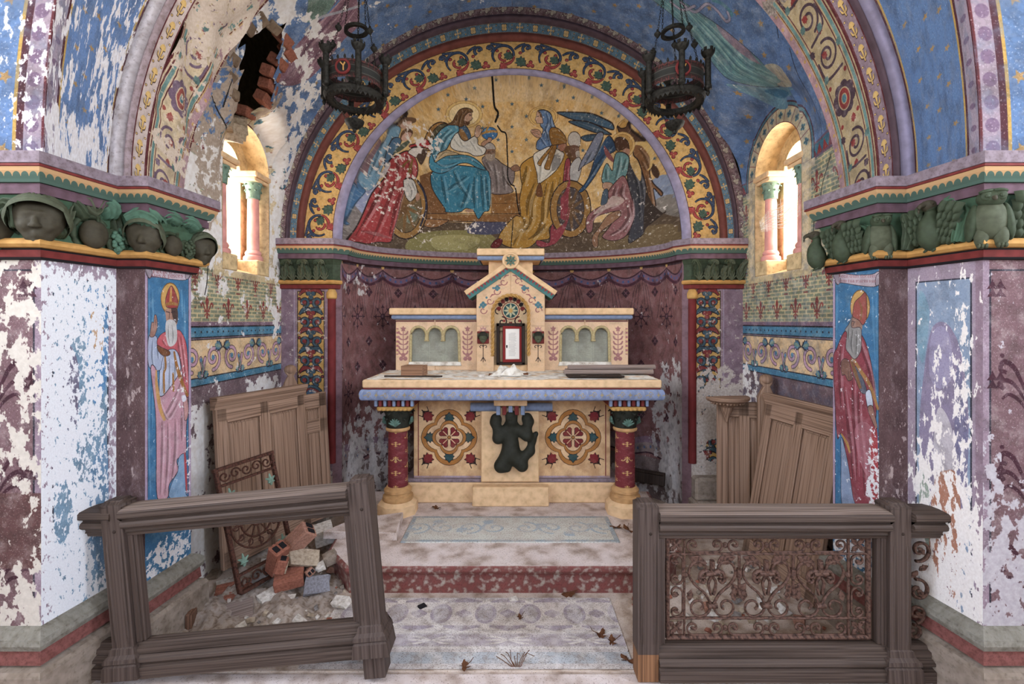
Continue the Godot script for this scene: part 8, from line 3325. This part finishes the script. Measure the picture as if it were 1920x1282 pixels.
# bench end: a board with a waisted neck and a ball at the top
func bench_end(called: String, label: String, bl: Vector3, br: Vector3, tl: Vector3, h: float) -> void:
	var o := thing(called, label, "bench end")
	stand(o, bl, br, tl)
	var b := MB.new()
	var q := PackedVector2Array()
	for p in [Vector2(0, 0), Vector2(.12, 0), Vector2(.12, h * .72), Vector2(.10, h * .78), Vector2(.11, h * .83), Vector2(.12, h * .86), Vector2(.10, h * .9), Vector2(.085, h * .93), Vector2(.10, h * .95), Vector2(.10, h * .985), Vector2(.06, h), Vector2(.025, h * .985), Vector2(.02, h * .95), Vector2(.04, h * .93), Vector2(.02, h * .9), Vector2(0, h * .86)]: q.append(p)
	b.prism(q, -.03, .03, .006)
	obj("board", b, M.oak, o)
	b = MB.new()
	b.ball(Vector3(.06, h * .97, 0), Vector3(.048, .042, .046), 16, 12)
	obj("finial", b, M.oak, o)
	b = MB.new()
	b.box(Vector3(.06, h * .42, .03), Vector3(.05, h * .5, .014), .005)
	obj("panel", b, M.oak, o)

func build_woodwork() -> void:
	var o := thing("wainscot", "pale oak wall panel with moulded top leaning against the left chancel wall", "panelling")
	stand(o, Vector3(-1.86, .1, -3.08), Vector3(-1.58, .1, -3.76), Vector3(-1.93, 1.15, -3.12))
	panelling(o, .735, 1.06, 2, true)
	o = thing("wainscot", "second oak panel behind the first, its edge showing beside the gold scroll pilaster", "panelling")
	stand(o, Vector3(-1.85, .1, -3.4), Vector3(-1.50, .1, -3.97), Vector3(-1.93, 1.1, -3.44))
	panelling(o, .68, 1.02, 3, false)
	bench_end("bench_end", "oak bench end with ball finial behind the left leaning panels", Vector3(-1.88, .08, -3.93), Vector3(-1.76, .08, -3.99), Vector3(-1.90, 1.3, -3.95), 1.26)
	# rusty grating
	var g := thing("iron_grating", "rusty iron grating with wheel tracery and green lilies leaning on the left panel", "grating")
	stand(g, Vector3(-1.62, .08, -2.86), Vector3(-1.45, .10, -3.18), Vector3(-1.78, .80, -2.95))
	var w := .37
	var h := .74
	for q in [[Vector3(0, h * .5, 0), Vector3(.022, h, .03)], [Vector3(w, h * .5, 0), Vector3(.022, h, .03)], [Vector3(w * .5, h, 0), Vector3(w + .03, .022, .034)], [Vector3(w * .5, 0, 0), Vector3(w, .022, .03)], [Vector3(w * .5, h - .1, 0), Vector3(w, .016, .026)], [Vector3(w * .5, .1, 0), Vector3(w, .016, .026)]]:
		var b := MB.new()
		b.box(q[0], q[1], .003)
		obj("frame_bar", b, M.rustiron, g)
	for y in [h - .05, .05]:
		for i in 5:
			var b := MB.new()
			var pts := []
			for p in Canvas.spiral(Vector2(.045 + i * .07, y), .034, .008, 0.0, 7.5 if i % 2 else -7.5): pts.append(Vector3(p.x, p.y, 0))
			b.tube(pts, .005, 6, false, Vector2(1, 1.6), Vector3.BACK)
			obj("scroll", b, M.rustiron, g)
	var c := Vector3(w * .5, .37, 0)
	for r in [.165, .10, .035]:
		var b := MB.new()
		var pts := []
		for k in 36: pts.append(c + Vector3(cos(TAU * k / 36), sin(TAU * k / 36), 0) * r)
		b.tube(pts, .006, 6, true, Vector2(1, 1.6), Vector3.BACK)
		obj("ring", b, M.rustiron, g)
	for k in 12:
		var v := Vector3(cos(TAU * k / 12), sin(TAU * k / 12), 0)
		var b := MB.new()
		b.tube([c + v * .035, c + v * .165], .0045, 6)
		obj("spoke", b, M.rustiron, g)
		b = MB.new()
		var pts := []
		for p in Canvas.spiral(Vector2(c.x, c.y) + Vector2(v.x, v.y) * .13, .022, .006, k * .52, 6.5): pts.append(Vector3(p.x, p.y, 0))
		b.tube(pts, .004, 6)
		obj("scroll", b, M.rustiron, g)
	for q in [Vector2(.05, .57), Vector2(w - .05, .57), Vector2(.05, .17), Vector2(w - .05, .17)]:
		var b := MB.new()
		for a in 3: b.tube([Vector3(q.x, q.y - .03, .012), Vector3(q.x + (a - 1) * .012, q.y + .01, .016), Vector3(q.x + (a - 1) * .032, q.y + (.02 if a != 1 else .045), .014)], [.006, .011, .004], 8)
		b.tube([Vector3(q.x - .022, q.y - .01, .018), Vector3(q.x + .022, q.y - .01, .018)], .006, 6)
		obj("lily", b, M.verdigris, g)
	# right side: stall panel with a bracket shelf, leaning panel
	o = thing("stall_panel", "dark oak stall side panel standing behind the bracket shelf by the right wall", "panelling")
	stand(o, Vector3(1.62, .02, -3.80), Vector3(1.96, .02, -3.68), Vector3(1.62, 1.0, -3.82))
	panelling(o, .39, 1.06, 2, false)
	var s := thing("bracket_shelf", "half-round moulded oak shelf on a carved bracket, on the right stall panel", "shelf", Vector3(1.67, 1.09, -3.745))
	s.scale = Vector3.ONE * .88
	var b := MB.new()
	b.lathe([Vector2(0, -.03), Vector2(.12, -.03), Vector2(.135, -.02), Vector2(.15, -.012), Vector2(.175, .0), Vector2(.19, .01), Vector2(.195, .03), Vector2(.19, .036), Vector2(0, .036)], 28, Vector3.ZERO, PI, -.15)
	obj("shelf_top", b, M.oakx, s)
	b = MB.new()
	for k in 16:
		var a := PI * (k + .5) / 16 - .15
		b.ball(Vector3(cos(a) * .145, -.02, sin(a) * .145), Vector3(.011, .009, .011), 8, 6)
	obj("bead_row", b, M.oak, s)
	b = MB.new()
	b.lathe([Vector2(0, -.2), Vector2(.012, -.19), Vector2(.02, -.16), Vector2(.035, -.12), Vector2(.05, -.09), Vector2(.055, -.06), Vector2(.09, -.03), Vector2(0, -.03)], 14, Vector3(0, 0, .01), PI, -.15)
	obj("bracket", b, M.oak, s)
	bench_end("bench_end", "oak bench end with rounded finial behind the right leaning panel", Vector3(1.86, .02, -3.63), Vector3(1.96, .02, -3.60), Vector3(1.88, 1.25, -3.65), 1.28)
	o = thing("wainscot", "tall oak panel with two fields leaning against the right chancel wall", "panelling")
	stand(o, Vector3(1.70, .02, -3.52), Vector3(1.78, .02, -2.82), Vector3(1.90, 1.15, -3.54))
	panelling(o, .705, 1.12, 2, true)
	o = thing("plank", "long narrow board lying low at the foot of the right apse wall", "plank")
	stand(o, Vector3(1.05, .2, -4.6), Vector3(1.42, .2, -4.35), Vector3(1.05, .32, -4.62))
	b = MB.new()
	b.box(Vector3(.2, .06, 0), Vector3(.42, .12, .03), .004)
	b.tube([Vector3(0, .1, .018), Vector3(.4, .1, .018)], .01, 8)
	obj("board", b, M.darkwood, o)
# ---------------------------------------------------------------- fallen masonry, leaves, cobwebs, floor patterns
# a hollow terracotta block with grooved faces and open cells at the ends
func hollow_brick(t: Node3D, s: Vector3, mat: Material, cells := true) -> void:
	var b := MB.new()
	b.box(Vector3.ZERO, s, .006)
	var body := obj("body", b, mat, t)
	for k in 4:
		b = MB.new()
		b.box(Vector3(0, s.y * .5 + .001, s.z * (-.36 + .24 * k)), Vector3(s.x * .98, .008, s.z * .17), .003)
		obj("rib", b, mat, body)
	if cells:
		for k in 2:
			b = MB.new()
			b.box(Vector3(s.x * .5, 0, s.z * (-.22 + .44 * k)), Vector3(.012, s.y * .55, s.z * .3), .001)
			obj("cell", b, M.black, body)
	b = MB.new()
	b.box(Vector3(-s.x * .1, -s.y * .5, 0), Vector3(s.x * .6, .012, s.z * .9), .004)
	obj("mortar", b, M.mortar, t)

func lay(o: Node3D, at: Vector3, rx: float, ry: float, rz: float) -> void:
	o.position = at
	o.basis = Basis(Vector3.UP, ry) * Basis(Vector3.RIGHT, rx) * Basis(Vector3.BACK, rz)

func dry_leaf(rng: RandomNumberGenerator, r: float) -> MB:
	var b := MB.new()
	var rows := [[], []]
	var curl := rng.randf_range(.2, .9)
	for k in 31:
		var a := TAU * k / 30.0
		var q := r * (.62 + .38 * absf(cos(a * 2.5))) * (.9 + .1 * sin(a * 11.0))
		var p := Vector3(cos(a) * q, 0, sin(a) * q * .8)
		p.y = curl * p.x * p.x / r * .5 + .012 * sin(a * 3.0) * q / r
		rows[0].append(p)
		rows[1].append(p * .4 + Vector3(0, -.002, 0))
	rows.append([])
	for k in 31: rows[2].append(Vector3.ZERO)
	b.surf(rows)
	b.tube([Vector3.ZERO, Vector3(r * .6, .004, r * .9), Vector3(r * .7, .02, r * 1.3)], .0016, 5)
	return b

func carpet_image() -> Image:
	# the faded runner in front of the step
	var c := Canvas.new(1024, 420, 0, 0, 16, 6.5, Color(.77, .73, .71))
	var li := Color(.63, .57, .61)
	var pale := Color(.84, .80, .76)
	c.rect(0, .2, 16, 3.3, Color(.80, .75, .71))
	for i in 7:
		var x := 1.2 + i * 2.5
		c.disc(Vector2(x, 1.7), .62, li, 1.0)
		c.disc(Vector2(x, 1.7), .42, Color(.70, .66, .66), .78)
		c.disc(Vector2(x + 1.25, 1.7), .45, li, .3)
		c.disc(Vector2(x + 1.25, 1.7), .25, li, .42)
		c.taper([Vector2(x, .5), Vector2(x + 1.25, .25), Vector2(x + 2.5, .5)], .1, .5, .1, li)
		c.taper([Vector2(x, 2.9), Vector2(x + 1.25, 3.15), Vector2(x + 2.5, 2.9)], .1, .5, .1, li)
		c.trefoil(Vector2(x, .45), .25, pale, 4)
		c.trefoil(Vector2(x, 2.95), .25, pale, 4)
	c.rect(0, 3.4, 16, 3.55, pale)
	c.rect(0, 3.7, 16, 4.7, Color(.68, .63, .65))
	for i in 4:
		var x := 2.0 + i * 4.0
		for s in [-1.0, 1.0]:
			for q in 3: c.taper(Canvas.curve([Vector2(x, 4.2), Vector2(x + s * .6, 4.2 + (q - 1) * .25), Vector2(x + s * 1.2, 4.2 + (q - 1) * .35)], false), .03, .16, .04, pale)
	c.rect(0, 4.8, 16, 4.92, pale)
	c.rect(0, 5.2, 16, 6.1, Color(.66, .68, .70))
	var im := c.finish()
	veil(im, Color(.55, .49, .44), 401, .02, .4, .85, .55)
	veil(im, Color(.86, .83, .80), 403, .012, .4, .8, .6)
	veil(im, Color(.30, .25, .21), 405, .14, .6, .75, .55)
	return im

func predella_image() -> Image:
	var c := Canvas.new(768, 240, 0, 0, 16, 5, Color(.76, .75, .70))
	var li := Color(.60, .66, .70)
	for q in [[0.0, 0.0, 16.0, .35], [0.0, 4.65, 16.0, 5.0], [0.0, 0.0, .35, 5.0], [15.65, 0.0, 16.0, 5.0]]: c.rect(q[0], q[1], q[2], q[3], Color(.55, .60, .63))
	for i in 4:
		for s in [-1.0, 1.0]:
			var p := Vector2(8 + s * (1.2 + i * 2.0), 2.4)
			c.stroke(Canvas.spiral(p, 1.1, .2, PI * .5 * (1 if i % 2 else -1), s * 8.0), .22, li)
			c.at(p + Vector2(s * .9, .8 if i % 2 else -.8), 1.1, s * .8)
			c.leaf(li)
			c.home()
	var im := c.finish()
	veil(im, Color(.72, .68, .63), 411, .015, .35, .75, .75)
	veil(im, Color(.34, .29, .24), 413, .14, .62, .75, .5)
	return im

func build_rubble() -> void:
	var rng := RandomNumberGenerator.new()
	rng.seed = 21
	# patterned floors
	var b := MB.new()
	b.quad(Vector3(-1.05, .004, -2.95), Vector3(.6, .004, -2.95), Vector3(.6, .004, -2.345), Vector3(-1.05, .004, -2.345))
	tag(obj("floor_runner", b, painted(carpet_image(), .95)), "faded dusty patterned runner on the floor between the two rails", "carpet")
	b = MB.new()
	b.box(Vector3(-.012, .183, -3.515), Vector3(1.51, .012, .435), .003)
	var pm := painted(predella_image(), .9)
	pm.uv1_triplanar = true
	pm.uv1_scale = Vector3(1.0 / 1.51, 1, 1.0 / .435)
	pm.uv1_offset = Vector3(.508, 0, .58)
	tag(obj("mosaic_panel", b, pm), "pale worn mosaic panel let into the altar platform in front of the altar", "mosaic")
	b = MB.new()
	b.X = Transform3D(Basis(Vector3.RIGHT, Vector3.BACK, Vector3.UP), Vector3.ZERO)
	b.prism(PackedVector2Array([Vector2(-1.32, -3.36), Vector2(-1.18, -3.58), Vector2(-.84, -3.7), Vector2(-.80, -3.33)]), .182, .235, .006)
	tag(obj("stone_slab", b, M.paleslab), "broken pale stone slab lying left of the mosaic panel", "slab")
	# bricks
	var big := [
		["hollow_brick", P(449, 1112, 3.02), Vector3(.27, .07, .2), .05, .45, .03, "brick", "large flat grooved terracotta brick lying near the tilted rail"],
		["hollow_brick", P(548, 1022, 3.1), Vector3(.3, .1, .1), .5, .7, .9, "brickpale", "upright terracotta brick with white and blue plaster remains, top of the rubble"],
		["hollow_brick", P(520, 1047, 3.0), Vector3(.2, .08, .1), .2, -.5, 1.1, "brick", "hollow terracotta brick with open cells below the upright brick"],
		["hollow_brick", P(528, 1060, 2.94), Vector3(.09, .06, .06), .1, .3, 1.3, "brick", "small bright red brick fragment in front of the upright brick"],
		["hollow_brick", P(543, 1084, 2.98), Vector3(.17, .07, .12), .3, .35, .12, "brick", "grooved red brick half in the middle of the rubble"],
		["hollow_brick", P(578, 1074, 3.02), Vector3(.1, .04, .05), .4, -.6, .5, "brickpale", "thin red brick sliver beside the blue plaster flake"]]
	for q in big:
		var t := thing(q[0], q[7], "brick", Vector3.ZERO, "bricks in the rubble")
		lay(t, q[1], q[3], q[4], q[5])
		hollow_brick(t, q[2], M[q[6]])
	var slabs := [
		[P(568, 1047, 3.06), Vector3(.1, .018, .07), .55, .3, -.35, "mortar", "pale buff plaster slab leaning on the bricks", "plaster_slab"],
		[P(595, 1095, 2.96), Vector3(.09, .014, .065), .8, .2, .1, "blueflake", "flake of blue painted plaster propped in the rubble", "plaster_flake"],
		[P(607, 1002, 3.5), Vector3(.08, .07, .07), .2, .5, .2, "chalk", "rough white lump behind the rubble near the stone slab", "stone_lump"],
		[P(503, 1120, 2.92), Vector3(.06, .04, .045), .3, .9, .2, "chalk", "white plaster lump right of the large flat brick", "plaster_lump"],
		[P(490, 1150, 2.8), Vector3(.075, .022, .06), .1, .4, .1, "mortar", "brownish plaster slab below the large flat brick", "plaster_slab"],
		[P(528, 1128, 2.88), Vector3(.085, .014, .05), .15, .2, .1, "chalk", "thin white plaster plate in front of the red brick half", "plaster_slab"],
		[P(545, 1153, 2.76), Vector3(.07, .02, .05), .1, -.4, .05, "greystone", "pale grey plate nearest the tilted rail", "plaster_slab"],
		[P(620, 1045, 3.12), Vector3(.05, .04, .04), .2, .5, .3, "dirty", "brown earthy lump beside the altar step", "earth_lump"],
		[P(600, 1062, 3.06), Vector3(.03, .02, .03), .2, .5, .3, "chalk", "small white lump between the bricks and the step", "plaster_lump"],
		[P(488, 1082, 3.02), Vector3(.05, .05, .03), .3, .5, .6, "greystone", "grey block fragment behind the large flat brick", "stone_lump"],
		[P(420, 1098, 3.1), Vector3(.05, .03, .04), .1, .5, .1, "chalk", "white lump left of the large flat brick", "plaster_lump"],
		[P(395, 1082, 3.2), Vector3(.06, .035, .05), .1, .2, .1, "dirty", "earthy clod at the foot of the left leaning panel", "earth_lump"],
		[P(640, 1128, 2.85), Vector3(.06, .014, .04), .2, -.3, .1, "chalk", "white plaster plate by the corner of the altar step", "plaster_slab"],
		[P(963, 1126, 2.93), Vector3(.03, .018, .022), .1, .2, .1, "chalk", "single white plaster lump on the runner near the step", "plaster_lump"],
		[P(792, 1138, 2.86), Vector3(.03, .014, .022), .1, .6, .1, "black", "small black clump on the left of the runner", "clump"]]
	for q in slabs:
		b = chunk(rng, q[1])
		var o := obj(q[7], b, M[q[5]])
		lay(o, q[0], q[2], q[3], q[4])
		tag(o, q[6], "rubble")
	# pieces of wood at the pier foot
	var o := thing("wood_moulding_block", "dark moulded wooden block end lying by the foot of the left pier", "wood piece")
	lay(o, P(330, 1165, 2.66), 0.0, .25, 0.0)
	b = MB.new()
	b.box(Vector3.ZERO, Vector3(.12, .1, .08), .004)
	obj("block", b, M.darkwood, o)
	b = MB.new()
	b.box(Vector3(.07, 0, 0), Vector3(.02, .11, .1), .006)
	b.box(Vector3(.085, 0, 0), Vector3(.014, .09, .08), .006)
	obj("moulding", b, M.wood, o)
	b = MB.new()
	b.box(Vector3.ZERO, Vector3(.34, .022, .2), .003)
	o = obj("board", b, M.greywood)
	lay(o, P(412, 1158, 2.74), .1, .5, .06)
	tag(o, "greyed broken board lying flat below the large brick", "board")
	# middling lumps, kept clear of what lies there already
	var taken := [[-1.78, -3.2, .14], [-1.6, -2.95, .1], [-1.5, -3.12, .1], [-1.68, -2.72, .16]]
	for q in big: taken.append([q[1].x, q[1].z, .1])
	for q in slabs: taken.append([q[0].x, q[0].z, q[1].x])
	var hn := FastNoiseLite.new()
	hn.seed = 4
	hn.frequency = 2.2
	var heap := func(x: float, z: float) -> float:
		if x > -1.04: return 0.0
		var e := smoothf(-1.03, -1.25, x) * smoothf(-2.42, -2.8, z)
		return maxf(-.004 + e * (.04 + .06 * hn.get_noise_2d(x * 2.0, z * 2.0) + .02 * hn.get_noise_2d(x * 14.0, z * 14.0)) + .008 * hn.get_noise_2d(x * 25.0, z * 25.0), -.004)
	var free := func(x: float, z: float, r: float) -> bool:
		for e in taken:
			if Vector2(x - e[0], z - e[1]).length() < r + e[2]: return false
		taken.append([x, z, r])
		return true
	for i in 200:
		var x := rng.randf_range(-1.74, -1.12)
		var z := rng.randf_range(-3.5, -2.5)
		if i > 175:
			x = rng.randf_range(.8, 1.7)
			z = rng.randf_range(-3.3, -2.6)
		var s := rng.randf_range(.018, .046)
		if not free.call(x, z, s): continue
		b = chunk(rng, Vector3(s, s * rng.randf_range(.3, .7), s * .75))
		o = obj("rubble_lump", b, [M.chalk, M.mortar, M.chalk, M.greystone, M.brickpale, M.dirty][i % 6])
		lay(o, Vector3(x, s * .35 + heap.call(x, z), z), rng.randf() * .6, rng.randf() * 6.0, rng.randf() * .6)
		tag(o, "fist-sized lump of broken plaster or stone lying on the chancel floor", "rubble", "lumps on the chancel floor")
	# small crumbs, each one its own
	for i in 560:
		var x := rng.randf_range(-1.75, -1.02)
		var z := rng.randf_range(-3.55, -2.45)
		if rng.randf() < .2:
			x = rng.randf_range(.7, 1.75)
			z = rng.randf_range(-3.4, -2.5)
		var s := rng.randf_range(.006, .024)
		if not free.call(x, z, s): continue
		b = chunk(rng, Vector3(s, s * .6, s * .8))
		o = obj("rubble_crumb", b, [M.chalk, M.mortar, M.dirty, M.greystone, M.chalk, M.brick][i % 6])
		lay(o, Vector3(x, s * .45 + heap.call(x, z), z), rng.randf() * .5, rng.randf() * 6.0, rng.randf() * .5)
		tag(o, "small crumb of plaster, mortar or brick on the chancel floor", "crumb", "crumbs on the chancel floor")
	# the low heap of dust below them
	b = MB.new()
	var rows := []
	for i in 49:
		var row := []
		for j in 49:
			var x := lerpf(-1.84, -1.04, j / 48.0)
			var z := lerpf(-3.95, -2.42, i / 48.0)
			row.append(Vector3(x, heap.call(x, z), z))
		rows.append(row)
	b.surf(rows)
	o = obj("debris_heap", b, M.heap)
	tag(o, "low heap of earth and plaster dust under the rubble on the left", "debris", "", "stuff")
	# dry leaves
	var spots := [[817, 953, "dry brown leaf at the foot of the altar", .18], [1155, 990, "curled dry leaf on the right of the mosaic panel", .18], [1180, 996, "flat dry leaf beside the right rail post on the platform", .18], [1068, 1112, "large brown leaf lying against the altar step", 0.0], [872, 1252, "curled red-brown leaf on the threshold", 0.0], [1128, 1192, "pale dry leaf right of the middle of the runner", 0.0], [1148, 1205, "second pale leaf near the right rail post", 0.0], [1178, 1240, "heap-like withered leaf at the foot of the right rail post", 0.0], [705, 1228, "withered leaf at the foot of the tilted rail", 0.0], [975, 1160, "small leaf scrap in the middle of the runner", 0.0]]
	for i in spots.size():
		var q: Array = spots[i]
		var d: float = (EYE - q[3]) * FOC / (q[1] - HZN)
		o = obj("dry_leaf", dry_leaf(rng, [.045, .05, .06, .07, .04, .045, .04, .05, .03, .025][i]), M.leafdry)
		lay(o, P(q[0], q[1], d) + Vector3(0, .008, 0), rng.randf_range(-.2, .2), rng.randf() * 6.0, rng.randf_range(-.3, .3))
		tag(o, q[2], "leaf", "dry leaves")
	# twig with fibres in front
	b = MB.new()
	for k in 9: b.tube([P(960 + k * 2, 1250, 2.36), P(950 + k * 6 - 10, 1236 - (k % 3) * 6, 2.36), P(930 + k * 9, 1230 - (k % 4) * 4, 2.36)], .0018, 5)
	tag(obj("root_tuft", b, M.leafdry), "tuft of dry roots at the front edge of the runner", "twig")
	# cobweb in the right window
	b = MB.new()
	var a0 := [P(1424, 418, 3.7), P(1442, 396, 3.6), P(1470, 380, 3.5), P(1500, 340, 3.37)]
	var a1 := [P(1428, 432, 3.7), P(1452, 430, 3.6), P(1480, 424, 3.5), P(1500, 400, 3.37)]
	for k in 26:
		var f := k / 25.0
		var line := []
		for i in 4: line.append(a0[i].lerp(a1[i], f) + Vector3(0, .012 * sin(k * 2.3 + i), .01 * sin(k * 1.7)))
		b.tube(spine_of(line, 3), .0011, 4)
	for k in 14:
		var f := k / 13.0
		b.tube([a0[0].lerp(a0[3], f) + Vector3(0, .02, 0), a1[0].lerp(a1[3], f) + Vector3(0, -.03 * sin(f * 9.0), 0)], .0009, 4)
	tag(obj("cobweb", b, M.white), "white sagging cobweb across the right window beside its pink colonnette", "cobweb", "", "stuff")
